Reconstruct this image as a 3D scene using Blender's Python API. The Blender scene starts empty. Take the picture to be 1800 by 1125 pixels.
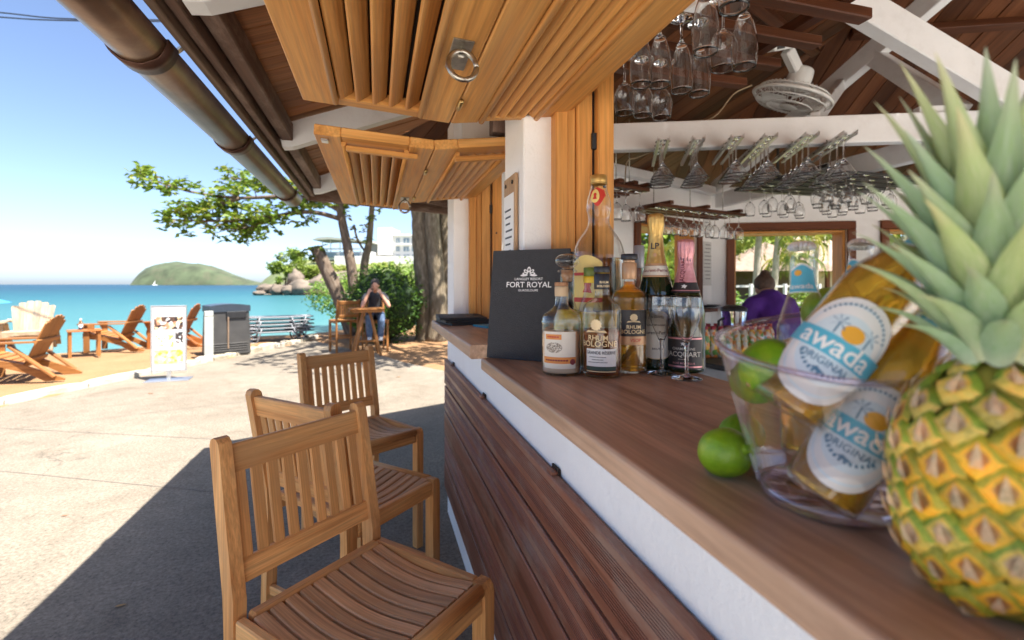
import bpy, bmesh, math, random
from mathutils import Vector as V, Matrix, Quaternion, noise
from math import sin, cos, pi, radians, sqrt, atan2, exp
random.seed(7)
R = random.random
def U(a, b): return a + (b - a) * random.random()

# ------------------------------------------------------------------ camera, sky, sun, exposure
sc = bpy.context.scene
COL = sc.collection
TH = radians(15.64); CT, ST = cos(TH), sin(TH); CAMH = 1.42; FPX = 850.0
cam = bpy.data.objects.new('camera', bpy.data.cameras.new('camera')); COL.objects.link(cam)
cam.location = (0, 0, CAMH); cam.rotation_euler = (pi / 2, 0, -TH)
cam.data.sensor_width = 36; cam.data.lens = 17.0; cam.data.shift_y = -0.0347
cam.data.clip_start = 0.02; cam.data.clip_end = 30000
cam.data.dof.use_dof = True; cam.data.dof.focus_distance = 1.2; cam.data.dof.aperture_fstop = 3.6
sc.camera = cam
SUN = V((0.76, -0.75, 2.1)).normalized()
w = bpy.data.worlds.new('World'); sc.world = w; w.use_nodes = True
nt = w.node_tree; nt.nodes.clear()
sky = nt.nodes.new('ShaderNodeTexSky'); sky.sky_type = 'NISHITA'; sky.sun_disc = False
sky.sun_elevation = math.asin(SUN.z); sky.sun_rotation = atan2(SUN.x, SUN.y)
sky.air_density = 0.55; sky.dust_density = 1.35; sky.ozone_density = 1.2
bg = nt.nodes.new('ShaderNodeBackground'); bg.inputs['Strength'].default_value = 0.05
wo = nt.nodes.new('ShaderNodeOutputWorld')
nt.links.new(sky.outputs[0], bg.inputs[0]); nt.links.new(bg.outputs[0], wo.inputs[0])
sl = bpy.data.lights.new('sun', 'SUN'); sl.energy = 2.3; sl.angle = radians(0.53); sl.color = (1.0, 0.95, 0.87)
so = bpy.data.objects.new('sun', sl); COL.objects.link(so); so.location = (8, -8, 20)
so.rotation_euler = SUN.to_track_quat('Z', 'Y').to_euler()
vs = sc.view_settings; vs.view_transform = 'Standard'; vs.look = 'None'; vs.gamma = 1.0; vs.exposure = 2.9
vs.use_curve_mapping = False
sc.cycles.use_denoising = True
sc.cycles.max_bounces = 12; sc.cycles.diffuse_bounces = 6; sc.cycles.glossy_bounces = 5
sc.cycles.transmission_bounces = 10; sc.cycles.transparent_max_bounces = 40
sc.cycles.sample_clamp_indirect = 8.0; sc.cycles.caustics_reflective = False; sc.cycles.caustics_refractive = False

# photograph pixel (1800 wide) -> point of the place, on a known plane
def c2w(x, v, z): return V((x * CT + z * ST, z * CT - x * ST, CAMH - v))
def at(px, py, z): return c2w((px - 900) / FPX * z, (py - 500) / FPX * z, z)
def atH(px, py, h): return at(px, py, FPX * (CAMH - h) / (py - 500))
def atX(px, py, X): return at(px, py, X / ((px - 900) / FPX * CT + ST))
def atY(px, py, Y): return at(px, py, Y / (CT - (px - 900) / FPX * ST))

# ------------------------------------------------------------------ mesh builder
class MB:
    def __init__(s): s.v = []; s.f = []; s.m = []; s.g = []; s.s = []
    def add(s, vs, fs, mi=0, sm=False, gr=None):
        o = len(s.v); s.v += [V(p) for p in vs]
        s.g += [V(p) for p in (gr if gr else vs)]
        for f in fs: s.f.append([i + o for i in f]); s.m.append(mi); s.s.append(sm)
        return s
    def box(s, c, sz, M=None, ch=0.0, mi=0):
        c = V(c); h = [x / 2 for x in sz]
        ax = max(range(3), key=lambda i: sz[i]); off = V((U(0, 50), U(0, 50), U(0, 50)))
        M3 = M if M is not None else Matrix.Identity(3)
        vs = []; fs = []; gr = []
        def put(p):
            vs.append(c + M3 @ V(p)); q = [p[ax], p[(ax + 1) % 3], p[(ax + 2) % 3]]; gr.append(V(q) + off)
        if ch <= 0:
            for k in range(8): put((h[0] * (1 if k & 1 else -1), h[1] * (1 if k & 2 else -1), h[2] * (1 if k & 4 else -1)))
            fs = [(0, 2, 3, 1), (4, 5, 7, 6), (0, 1, 5, 4), (2, 6, 7, 3), (0, 4, 6, 2), (1, 3, 7, 5)]
        else:
            ch = min(ch, min(h) * 0.9)
            for k in range(8):
                sg = [1 if k & (1 << i) else -1 for i in range(3)]
                for a in range(3):
                    put([sg[i] * (h[i] if i == a else h[i] - ch) for i in range(3)])
            idx = lambda k, a: k * 3 + a
            raw = []
            for a in range(3):
                b, d = (a + 1) % 3, (a + 2) % 3
                for sg in (0, 1):
                    ks = [(sg << a) | (x << b) | (y << d) for x, y in ((0, 0), (1, 0), (1, 1), (0, 1))]
                    raw.append([idx(k, a) for k in ks])
                for sa in (0, 1):
                    for sb in (0, 1):
                        k0 = (sa << a) | (sb << b); k1 = k0 | (1 << d)
                        raw.append([idx(k0, a), idx(k1, a), idx(k1, b), idx(k0, b)])
            for k in range(8): raw.append([idx(k, 0), idx(k, 1), idx(k, 2)])
            for f in raw:
                p = [vs[i] for i in f]; n = (p[1] - p[0]).cross(p[2] - p[0])
                if n.dot(sum(p, V()) / len(p) - c) < 0: f = f[::-1]
                fs.append(f)
        return s.add(vs, fs, mi, False, gr)
    def bar(s, p0, p1, w, h, up=(0, 0, 1), ch=0.0, mi=0):
        p0, p1 = V(p0), V(p1); d = p1 - p0; L = d.length; d.normalize(); up = V(up)
        x = up.cross(d)
        if x.length < 1e-5: x = V((1, 0, 0)).cross(d)
        x.normalize(); y = d.cross(x)
        return s.box((p0 + p1) / 2, (w, h, L), Matrix((x, y, d)).transposed(), ch, mi)
    def tube(s, pts, r, n=8, mi=0, cap=True, sm=True):
        pts = [V(p) for p in pts]; k = len(pts)
        rs = r if isinstance(r, (list, tuple)) else [r] * k
        vs = []; fs = []; gr = []; off = V((U(0, 50), U(0, 50), U(0, 50))); prev = None; ln = 0
        for i, p in enumerate(pts):
            d = (pts[min(i + 1, k - 1)] - pts[max(i - 1, 0)]).normalized()
            if prev is None: x = d.orthogonal().normalized()
            else:
                x = prev - d * prev.dot(d); x.normalize()
            prev = x; y = d.cross(x)
            if i: ln += (p - pts[i - 1]).length
            for j in range(n):
                a = 2 * pi * j / n; vs.append(p + (x * cos(a) + y * sin(a)) * rs[i])
                gr.append(V((ln, cos(a) * rs[i], sin(a) * rs[i])) + off)
        for i in range(k - 1):
            for j in range(n):
                a = i * n + j; b = i * n + (j + 1) % n; fs.append((a, b, b + n, a + n))
        s.add(vs, fs, mi, sm, gr)
        if cap:
            o = len(s.v) - len(vs)
            s.f.append([o + j for j in range(n)][::-1]); s.m.append(mi); s.s.append(False)
            s.f.append([o + (k - 1) * n + j for j in range(n)]); s.m.append(mi); s.s.append(False)
        return s
    def lathe(s, prof, n=24, c=(0, 0, 0), mi=0, M=None, sm=True, a0=0, a1=2 * pi):
        c = V(c); vs = []; fs = []; full = abs(a1 - a0 - 2 * pi) < 1e-6; nn = n if full else n + 1
        for r, z in prof:
            for j in range(nn):
                a = a0 + (a1 - a0) * j / n; p = V((r * cos(a), r * sin(a), z))
                vs.append(c + (M @ p if M is not None else p))
        for i in range(len(prof) - 1):
            for j in range(n):
                a = i * nn + j; b = i * nn + (j + 1) % nn
                if prof[i][0] < 1e-6: fs.append((a, b + nn, a + nn))
                elif prof[i + 1][0] < 1e-6: fs.append((a, b, a + nn))
                else: fs.append((a, b, b + nn, a + nn))
        return s.add(vs, fs, mi, sm)
    def ell(s, c, r, nu=14, nv=9, M=None, mi=0, amp=0, fr=3, seed=0):
        c = V(c); vs = []; fs = []
        for i in range(nv + 1):
            ph = pi * i / nv
            for j in range(nu):
                a = 2 * pi * j / nu; p = V((sin(ph) * cos(a), sin(ph) * sin(a), -cos(ph)))
                k = 1 + (amp * noise.noise(p * fr + V((seed * 7.3, seed, 0))) if amp else 0)
                p = V((p.x * r[0], p.y * r[1], p.z * r[2])) * k
                vs.append(c + (M @ p if M is not None else p))
        for i in range(nv):
            for j in range(nu):
                a = i * nu + j; b = i * nu + (j + 1) % nu
                if i == 0: fs.append((a, b + nu, a + nu))
                elif i == nv - 1: fs.append((a, b, a + nu))
                else: fs.append((a, b, b + nu, a + nu))
        return s.add(vs, fs, mi, True)
    def prism(s, poly, fn, d0, d1, mi=0, sm=False, ga=0):
        # poly: 2-D outline, fn(x, y, d) -> point; extruded from d0 to d1
        n = len(poly); off = V((U(0, 50), U(0, 50), U(0, 50)))
        vs = [V(fn(x, y, d0)) for x, y in poly] + [V(fn(x, y, d1)) for x, y in poly]
        pk_ = (lambda d, x, y: V((d, x, y))) if ga == 0 else (lambda d, x, y: V((x, d, y))) if ga == 1 else (lambda d, x, y: V((y, x, d)))
        gr = [pk_(d0, x, y) + off for x, y in poly] + [pk_(d1, x, y) + off for x, y in poly]
        ar = sum(poly[i][0] * poly[(i + 1) % n][1] - poly[(i + 1) % n][0] * poly[i][1] for i in range(n))
        e = V(fn(1, 0, 0)) - V(fn(0, 0, 0)); g = V(fn(0, 1, 0)) - V(fn(0, 0, 0)); k = V(fn(0, 0, d1)) - V(fn(0, 0, d0))
        flip = (e.cross(g).dot(k) > 0) != (ar > 0)
        fs = [[i, (i + 1) % n, (i + 1) % n + n, i + n] for i in range(n)] + [list(range(n))[::-1], [i + n for i in range(n)]]
        if flip: fs = [f[::-1] for f in fs]
        return s.add(vs, fs, mi, sm, gr)
    def mesh(s, name, mats):
        me = bpy.data.meshes.new(name); me.from_pydata([tuple(p) for p in s.v], [], s.f)
        for m in (mats if isinstance(mats, (list, tuple)) else [mats]): me.materials.append(m)
        me.polygons.foreach_set('material_index', s.m); me.polygons.foreach_set('use_smooth', s.s)
        at_ = me.attributes.new('grain', 'FLOAT_VECTOR', 'POINT')
        at_.data.foreach_set('vector', [x for g in s.g for x in g]); me.update()
        return me
    def build(s, name, mats, parent=None, loc=None, rot=None):
        return link(name, s.mesh(name, mats), parent, loc, rot)

def link(name, me, parent=None, loc=None, rot=None):
    o = bpy.data.objects.new(name, me); COL.objects.link(o)
    if parent: o.parent = parent
    if loc is not None: o.location = loc
    if rot is not None: o.rotation_euler = rot
    return o
def tag(o, label, cat, group=None):
    o['label'] = label; o['category'] = cat
    if group: o['group'] = group
    return o
def thing(name, label, cat, loc=(0, 0, 0), rz=0, group=None):
    return tag(link(name, None, None, loc, (0, 0, rz)), label, cat, group)
def struct(o): o['kind'] = 'structure'; return o
def stuff(o): o['kind'] = 'stuff'; return o
def copy_tree(o, parent=None):
    c = o.copy(); COL.objects.link(c); c.parent = parent
    for ch in [x for x in bpy.data.objects if x.parent == o]: copy_tree(ch, c)
    return c
def rotm(axis, a): return Matrix.Rotation(a, 3, axis)
def lerp(a, b, t): return a + (b - a) * t
def bez(p, n):
    p = [V(q) for q in p]; out = []
    k = len(p) - 1
    for i in range(n + 1):
        t = i / n * k; j = min(int(t), k - 1); u = t - j
        a = p[max(j - 1, 0)]; b = p[j]; c = p[j + 1]; d = p[min(j + 2, k)]
        out.append(0.5 * ((2 * b) + (c - a) * u + (2 * a - 5 * b + 4 * c - d) * u * u + (3 * b - a - 3 * c + d) * u ** 3))
    return out
_txt = {}
ORD = ['first', 'second', 'third', 'fourth', 'fifth', 'sixth', 'seventh', 'eighth', 'ninth', 'tenth', 'eleventh', 'twelfth']
def text2d(body, size, sx=1.0, shear=0.0):
    cu = bpy.data.curves.new('lettering', 'FONT'); cu.body = body; cu.size = size; cu.align_x = 'CENTER'; cu.align_y = 'CENTER'
    cu.shear = shear; cu.resolution_u = 3; cu.offset = size * 0.012
    o = bpy.data.objects.new('lettering', cu); COL.objects.link(o)
    bpy.context.view_layer.update()
    me = bpy.data.meshes.new_from_object(o.evaluated_get(bpy.context.evaluated_depsgraph_get()))
    vs = [V((v.co.x * sx, v.co.y, 0)) for v in me.vertices]; fs = [list(p.vertices) for p in me.polygons]
    bpy.data.objects.remove(o); bpy.data.curves.remove(cu); bpy.data.meshes.remove(me)
    return vs, fs

# ------------------------------------------------------------------ materials
def newmat(name):
    m = bpy.data.materials.new(name); m.use_nodes = True; nt = m.node_tree; nt.nodes.clear()
    out = nt.nodes.new('ShaderNodeOutputMaterial')
    return m, nt, out
def N(nt, t, **k):
    n = nt.nodes.new(t)
    for a, b in k.items():
        if a.startswith('i_'): n.inputs[a[2:].replace('_', ' ')].default_value = b
        else: setattr(n, a, b)
    return n
def ramp(nt, fac, stops, interp='LINEAR'):
    r = nt.nodes.new('ShaderNodeValToRGB'); r.color_ramp.interpolation = interp
    el = r.color_ramp.elements
    while len(el) < len(stops): el.new(0.5)
    for e, (p, c) in zip(el, stops): e.position = p; e.color = (*c[:3], 1) if len(c) >= 3 else (c[0],) * 3 + (1,)
    nt.links.new(fac, r.inputs[0]); return r
def coords(nt, src='obj', scale=(1, 1, 1)):
    mp = nt.nodes.new('ShaderNodeMapping'); mp.inputs['Scale'].default_value = scale
    if src == 'grain':
        a = nt.nodes.new('ShaderNodeAttribute'); a.attribute_name = 'grain'; nt.links.new(a.outputs['Vector'], mp.inputs[0])
    elif src == 'world':
        a = nt.nodes.new('ShaderNodeNewGeometry'); nt.links.new(a.outputs['Position'], mp.inputs[0])
    else:
        a = nt.nodes.new('ShaderNodeTexCoord'); nt.links.new(a.outputs['Object'], mp.inputs[0])
    return mp.outputs[0]
def noi(nt, vec, sc_, det=4, rough=0.55, dist=0):
    n = nt.nodes.new('ShaderNodeTexNoise'); n.inputs['Scale'].default_value = sc_; n.inputs['Detail'].default_value = det
    n.inputs['Roughness'].default_value = rough; n.inputs['Distortion'].default_value = dist
    nt.links.new(vec, n.inputs['Vector']); return n.outputs['Fac']
def mixc(nt, fac, a, b, mode='MIX'):
    m = nt.nodes.new('ShaderNodeMix'); m.data_type = 'RGBA'; m.blend_type = mode
    for s_, x in ((m.inputs[0], fac), (m.inputs[6], a), (m.inputs[7], b)):
        if hasattr(x, 'is_linked') or hasattr(x, 'links'): nt.links.new(x, s_)
        elif isinstance(x, (int, float)): s_.default_value = x
        else: s_.default_value = (*x[:3], 1)
    return m.outputs[2]
def bump(nt, h, st, dist, p):
    b = nt.nodes.new('ShaderNodeBump'); b.inputs['Strength'].default_value = st; b.inputs['Distance'].default_value = dist
    nt.links.new(h, b.inputs['Height']); nt.links.new(b.outputs[0], p.inputs['Normal'])
def princ(nt, out, rough=0.5, metal=0, spec=0.5):
    p = nt.nodes.new('ShaderNodeBsdfPrincipled'); p.inputs['Roughness'].default_value = rough
    p.inputs['Metallic'].default_value = metal; p.inputs['Specular IOR Level'].default_value = spec
    nt.links.new(p.outputs[0], out.inputs[0]); return p
def pbr(name, col, rough=0.5, metal=0, var=0.12, sc_=8, bmp=0.0, bsc=60, spec=0.5, src='obj', dirt=None, coat=0):
    m, nt, out = newmat(name); p = princ(nt, out, rough, metal, spec)
    c = coords(nt, src); n = noi(nt, c, sc_, 5)
    r = ramp(nt, n, [(0.25, [x * (1 - var) for x in col]), (0.75, [min(1, x * (1 + var)) for x in col])])
    o = r.outputs[0]
    if dirt:
        d = ramp(nt, noi(nt, c, sc_ * 0.6, 6, 0.7), [(0.5, (0, 0, 0)), (0.72, (1, 1, 1))])
        o = mixc(nt, d.outputs[0], o, dirt)
    nt.links.new(o, p.inputs['Base Color'])
    if bmp: bump(nt, noi(nt, c, bsc, 4), bmp, 0.01, p)
    if coat: p.inputs['Coat Weight'].default_value = coat; p.inputs['Coat Roughness'].default_value = 0.1
    return m
def wood(name, c1, c2, c3, rough=0.45, st=(2.0, 34, 34), bmp=0.25, rnd=0.25, worn=None, spec=0.22):
    m, nt, out = newmat(name); p = princ(nt, out, rough, 0, spec)
    c = coords(nt, 'grain', st); n1 = noi(nt, c, 1.0, 6, 0.6, 0.6)
    c2_ = coords(nt, 'grain', (st[0] * 3, st[1] * 7, st[2] * 7)); n2 = noi(nt, c2_, 1.0, 3, 0.6)
    r = ramp(nt, n1, [(0.28, c1), (0.5, c2), (0.75, c3)])
    r2 = ramp(nt, n2, [(0.3, (0.72,) * 3), (0.65, (1.08,) * 3)])
    o = mixc(nt, 1.0, r.outputs[0], r2.outputs[0], 'MULTIPLY')
    oi = nt.nodes.new('ShaderNodeObjectInfo')
    rr = ramp(nt, oi.outputs['Random'], [(0, (1 - rnd,) * 3), (1, (1 + rnd * 0.5,) * 3)])
    o = mixc(nt, 1.0, o, rr.outputs[0], 'MULTIPLY')
    if worn:
        d = ramp(nt, noi(nt, coords(nt, 'grain', (3, 9, 9)), 1.0, 6, 0.7), [(0.48, (0, 0, 0)), (0.68, (1, 1, 1))])
        o = mixc(nt, d.outputs[0], o, worn)
    nt.links.new(o, p.inputs['Base Color'])
    rg = ramp(nt, n2, [(0.2, (rough - 0.1,) * 3), (0.8, (rough + 0.15,) * 3)]); nt.links.new(rg.outputs[0], p.inputs['Roughness'])
    bump(nt, n2, bmp, 0.002, p)
    return m
def thin_glass(name, tint=(0.97, 0.98, 0.98), base=0.05, edge=0.85, power=3.0, rough=0.02, edgecol=(1, 1, 1)):
    m, nt, out = newmat(name)
    lw = N(nt, 'ShaderNodeLayerWeight'); lw.inputs[0].default_value = 0.5
    pw = N(nt, 'ShaderNodeMath', operation='POWER'); nt.links.new(lw.outputs['Facing'], pw.inputs[0]); pw.inputs[1].default_value = power
    mr = N(nt, 'ShaderNodeMapRange'); nt.links.new(pw.outputs[0], mr.inputs[0]); mr.inputs[3].default_value = base; mr.inputs[4].default_value = edge
    t = N(nt, 'ShaderNodeBsdfTransparent'); t.inputs[0].default_value = (*tint, 1)
    g = N(nt, 'ShaderNodeBsdfGlossy'); g.inputs['Roughness'].default_value = rough; g.inputs[0].default_value = (*edgecol, 1)
    mx = N(nt, 'ShaderNodeMixShader'); nt.links.new(mr.outputs[0], mx.inputs[0]); nt.links.new(t.outputs[0], mx.inputs[1]); nt.links.new(g.outputs[0], mx.inputs[2])
    nt.links.new(mx.outputs[0], out.inputs[0]); return m
def liquid(name, col, rough=0.02, ior=1.33, trans=1.0):  # tinted drink
    m, nt, out = newmat(name); p = princ(nt, out, rough); p.inputs['Base Color'].default_value = (*col, 1)
    p.inputs['Transmission Weight'].default_value = trans; p.inputs['IOR'].default_value = ior
    return m
def leafmat(name, cols, trans=0.35, rough=0.45):
    m, nt, out = newmat(name); p = princ(nt, out, rough, 0, 0.35)
    g = N(nt, 'ShaderNodeAttribute', attribute_name='grain'); sp = N(nt, 'ShaderNodeSeparateXYZ'); nt.links.new(g.outputs['Vector'], sp.inputs[0])
    r = ramp(nt, sp.outputs[0], [(i / (len(cols) - 1), c) for i, c in enumerate(cols)])
    nt.links.new(r.outputs[0], p.inputs['Base Color'])
    tr = N(nt, 'ShaderNodeBsdfTranslucent'); nt.links.new(r.outputs[0], tr.inputs[0])
    mx = N(nt, 'ShaderNodeMixShader'); mx.inputs[0].default_value = trans
    nt.links.new(p.outputs[0], mx.inputs[1]); nt.links.new(tr.outputs[0], mx.inputs[2]); nt.links.new(mx.outputs[0], out.inputs[0])
    return m

M = {}
M['teak'] = wood('teak', (0.48, 0.20, 0.065), (0.70, 0.35, 0.125), (0.80, 0.46, 0.19), 0.42, (1.6, 26, 26), 0.25, 0.2, worn=(0.52, 0.29, 0.125))
M['teak_seat'] = wood('teak_seat', (0.42, 0.215, 0.10), (0.62, 0.36, 0.18), (0.72, 0.47, 0.27), 0.46, (1.6, 30, 30), 0.3, 0.25)
M['teak_sun'] = wood('teak_sun', (0.22, 0.085, 0.025), (0.33, 0.14, 0.042), (0.40, 0.19, 0.066), 0.5, (1.6, 26, 26), 0.2, 0.15)
M['teak_deep'] = wood('teak_deep', (0.20, 0.062, 0.014), (0.32, 0.105, 0.026), (0.40, 0.15, 0.04), 0.5, (1.6, 26, 26), 0.2, 0.15)
M['teak_pale'] = wood('teak_pale', (0.30, 0.20, 0.115), (0.42, 0.31, 0.20), (0.50, 0.40, 0.29), 0.6, (1.6, 22, 22), 0.2, 0.2, worn=(0.16, 0.14, 0.12))
M['shutter'] = wood('shutter_wood', (0.52, 0.215, 0.055), (0.68, 0.33, 0.095), (0.78, 0.43, 0.15), 0.42, (1.2, 18, 18), 0.12, 0.12)
M['frame'] = wood('frame_wood', (0.50, 0.20, 0.048), (0.66, 0.30, 0.080), (0.74, 0.38, 0.12), 0.42, (1.2, 18, 18), 0.15, 0.15)
M['redwood'] = wood('window_frame_wood', (0.10, 0.028, 0.010), (0.16, 0.048, 0.018), (0.21, 0.07, 0.028), 0.4, (1.2, 18, 18), 0.15, 0.15)
M['counter'] = wood('counter_wood', (0.22, 0.125, 0.075), (0.52, 0.33, 0.215), (0.70, 0.50, 0.36), 0.36, (1.1, 15, 15), 0.15, 0.0, worn=(0.36, 0.22, 0.145), spec=0.32)
M['cladding'] = wood('cladding_wood', (0.16, 0.058, 0.032), (0.30, 0.115, 0.066), (0.43, 0.20, 0.125), 0.42, (0.8, 22, 22), 0.3, 0.3, worn=(0.30, 0.19, 0.14))
M['batten'] = wood('batten_wood', (0.02, 0.014, 0.01), (0.04, 0.027, 0.02), (0.06, 0.04, 0.03), 0.7)
M['board'] = wood('ceiling_board', (0.085, 0.028, 0.011), (0.14, 0.05, 0.02), (0.20, 0.08, 0.034), 0.5, (0.8, 16, 16), 0.2, 0.5)  # inside copy of the roof boards, dimness put into the darker colour
M['board_eave_lit'] = wood('eave_board_lit', (0.36, 0.135, 0.05), (0.54, 0.22, 0.085), (0.64, 0.30, 0.13), 0.5, (0.8, 16, 16), 0.25, 0.35)  # lit copy of the same boards, bounce light put into the colour
M['purlin'] = wood('weathered_beam', (0.10, 0.05, 0.03), (0.16, 0.088, 0.06), (0.24, 0.15, 0.11), 0.6, (0.8, 24, 24), 0.4, 0.2, worn=(0.30, 0.21, 0.165))
M['fascia'] = wood('fascia_wood', (0.09, 0.055, 0.035), (0.17, 0.11, 0.075), (0.30, 0.21, 0.15), 0.6, (0.9, 30, 30), 0.5, 0.2)
M['rack'] = wood('rack_wood', (0.06, 0.020, 0.009), (0.10, 0.035, 0.016), (0.14, 0.055, 0.026), 0.4, (1.2, 22, 22), 0.15, 0.3)
M['white'] = pbr('white_paint', (0.90, 0.90, 0.885), 0.6, 0, 0.04, 3, 0.25, 90, dirt=(0.84, 0.83, 0.81))
M['beam'] = pbr('painted_beam', (0.80, 0.81, 0.81), 0.55, 0, 0.05, 6, 0.1, 70, dirt=(0.70, 0.70, 0.69))
M['gutter'] = pbr('brown_gutter_metal', (0.20, 0.11, 0.065), 0.3, 0.45, 0.35, 7, 0.12, 14, dirt=(0.30, 0.20, 0.12))
M['gutter_dark'] = pbr('dark_gutter_collar', (0.085, 0.038, 0.024), 0.4, 0.5, 0.2, 9)
M['zinc'] = pbr('roof_sheet', (0.25, 0.16, 0.12), 0.6, 0.0, 0.2)
M['steel'] = pbr('worn_steel', (0.45, 0.43, 0.38), 0.35, 1.0, 0.25, 40, dirt=(0.2, 0.17, 0.13))
M['brass'] = pbr('brass', (0.50, 0.36, 0.15), 0.35, 1.0, 0.2, 40)
M['alu'] = pbr('aluminium', (0.62, 0.62, 0.62), 0.3, 0.9, 0.08, 20)
M['darkrail'] = pbr('dark_rail', (0.06, 0.06, 0.06), 0.4, 0.6, 0.1, 20)
M['black'] = pbr('black_metal', (0.015, 0.015, 0.016), 0.45, 0.0, 0.2, 30)
M['plastic'] = pbr('white_plastic', (0.62, 0.62, 0.60), 0.4, 0, 0.06, 10)
M['cord'] = pbr('cord', (0.33, 0.24, 0.15), 0.6)
M['glass'] = liquid('clear_glass', (0.98, 0.985, 0.985), 0.0, 1.5)
M['glassbottle'] = thin_glass('bottle_glass', (0.95, 0.96, 0.95), 0.03, 0.95, 2.6)
M['gold'] = pbr('gold_foil', (0.66, 0.42, 0.13), 0.34, 0.75, 0.15, 30, 0.2, 120)
M['goldink'] = pbr('gold_ink', (0.78, 0.62, 0.36), 0.4, 0.2, 0.05, 60)
M['whiteink'] = pbr('white_ink', (0.85, 0.85, 0.83), 0.5, 0, 0.02, 60)
M['blackink'] = pbr('black_ink', (0.03, 0.028, 0.03), 0.5, 0, 0.05, 60)
M['cork'] = pbr('cork', (0.42, 0.22, 0.11), 0.75, 0, 0.3, 120, 0.3, 200)
# ------------------------------------------------------------------ terrain, sea, terrace
def sandmat(name, c1, c2, dry):
    m, nt, out = newmat(name); p = princ(nt, out, 0.9, 0, 0.2); c = coords(nt, 'world')
    n1 = noi(nt, c, 1.2, 6, 0.6); n2 = noi(nt, c, 160, 3, 0.7)
    r = ramp(nt, n1, [(0.3, c1), (0.7, c2)]); r2 = ramp(nt, n2, [(0.25, (0.7,) * 3), (0.7, (1.12,) * 3)])
    nt.links.new(mixc(nt, 1.0, r.outputs[0], r2.outputs[0], 'MULTIPLY'), p.inputs['Base Color'])
    bump(nt, noi(nt, c, 14, 6, 0.65), 0.6, 0.05, p); return m
M['sand'] = sandmat('sand', (0.245, 0.138, 0.066), (0.32, 0.19, 0.098), 1)
def concretemat():
    m, nt, out = newmat('terrace_concrete'); p = princ(nt, out, 0.85, 0, 0.25); c = coords(nt, 'world')
    n1 = noi(nt, c, 0.7, 6, 0.6); n2 = noi(nt, c, 52, 5, 0.8); n3 = noi(nt, c, 7, 5, 0.6)
    v = N(nt, 'ShaderNodeTexVoronoi'); v.inputs['Scale'].default_value = 190; nt.links.new(c, v.inputs['Vector'])
    r = ramp(nt, n1, [(0.3, (0.170, 0.143, 0.110)), (0.7, (0.250, 0.214, 0.168))])
    r2 = ramp(nt, n2, [(0.28, (0.34,) * 3), (0.52, (1.0,) * 3), (0.75, (1.5,) * 3)])
    r3 = ramp(nt, n3, [(0.3, (0.86,) * 3), (0.7, (1.08,) * 3)])
    o = mixc(nt, 1.0, r.outputs[0], r2.outputs[0], 'MULTIPLY'); o = mixc(nt, 1.0, o, r3.outputs[0], 'MULTIPLY')
    st = ramp(nt, noi(nt, c, 1.7, 7, 0.72, 0.8), [(0.52, (0, 0, 0)), (0.74, (1, 1, 1))])
    o = mixc(nt, st.outputs[0], o, mixc(nt, 1.0, o, (0.74, 0.71, 0.68), 'MULTIPLY'))
    vc = N(nt, 'ShaderNodeTexVoronoi', feature='DISTANCE_TO_EDGE'); vc.inputs['Scale'].default_value = 0.38; wv = N(nt, 'ShaderNodeVectorMath', operation='MULTIPLY_ADD'); nz = N(nt, 'ShaderNodeTexNoise'); nz.inputs['Scale'].default_value = 1.6; nz.inputs['Detail'].default_value = 6; nt.links.new(c, nz.inputs['Vector']); nt.links.new(nz.outputs['Color'], wv.inputs[0]); wv.inputs[1].default_value = (0.9, 0.9, 0.9); nt.links.new(c, wv.inputs[2]); nt.links.new(wv.outputs[0], vc.inputs['Vector'])
    ck = ramp(nt, vc.outputs['Distance'], [(0.0, (1, 1, 1)), (0.0035, (0, 0, 0))]); cm = ramp(nt, noi(nt, c, 0.5, 3), [(0.5, (0, 0, 0)), (0.6, (0.6, 0.6, 0.6))]); o = mixc(nt, mixc(nt, 1.0, ck.outputs[0], cm.outputs[0], 'MULTIPLY'), o, (0.07, 0.06, 0.05))
    nt.links.new(o, p.inputs['Base Color']); bump(nt, n2, 0.5, 0.004, p); return m
M['concrete'] = concretemat()
def seamat():
    m, nt, out = newmat('sea_water'); p = princ(nt, out, 0.35, 0, 0.12); c = coords(nt, 'world')
    sx = N(nt, 'ShaderNodeSeparateXYZ'); nt.links.new(c, sx.inputs[0])
    d = N(nt, 'ShaderNodeVectorMath', operation='DOT_PRODUCT'); nt.links.new(c, d.inputs[0]); d.inputs[1].default_value = (-0.576, 0.817, 0)
    wn = N(nt, 'ShaderNodeMath', operation='MULTIPLY_ADD'); nt.links.new(noi(nt, coords(nt, 'world', (0.02, 0.05, 1)), 1.0, 3), wn.inputs[0]); wn.inputs[1].default_value = 26; nt.links.new(d.outputs['Value'], wn.inputs[2])
    lg = N(nt, 'ShaderNodeMath', operation='LOGARITHM'); nt.links.new(wn.outputs[0], lg.inputs[0]); lg.inputs[1].default_value = 10
    mr = N(nt, 'ShaderNodeMapRange'); nt.links.new(lg.outputs[0], mr.inputs[0]); mr.inputs[1].default_value = 1.15; mr.inputs[2].default_value = 2.9
    r = ramp(nt, mr.outputs[0], [(0, (0.15, 0.235, 0.215)), (0.25, (0.055, 0.165, 0.165)), (0.55, (0.012, 0.085, 0.105)), (0.75, (0.005, 0.045, 0.07)), (1, (0.004, 0.038, 0.065))])
    nt.links.new(r.outputs[0], p.inputs['Base Color'])
    h = noi(nt, coords(nt, 'world', (0.9, 2.2, 1)), 1.0, 5, 0.6)
    bump(nt, h, 0.55, 0.35, p); return m
M['sea'] = seamat()
M['lawn'] = pbr('lawn', (0.13, 0.17, 0.045), 0.9, 0, 0.4, 1.5, 0.5, 30, src='world', dirt=(0.38, 0.30, 0.19))
M['kerb'] = pbr('limewashed_kerb', (0.46, 0.42, 0.35), 0.85, 0, 0.12, 6, 0.5, 40, dirt=(0.35, 0.30, 0.22))
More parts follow.
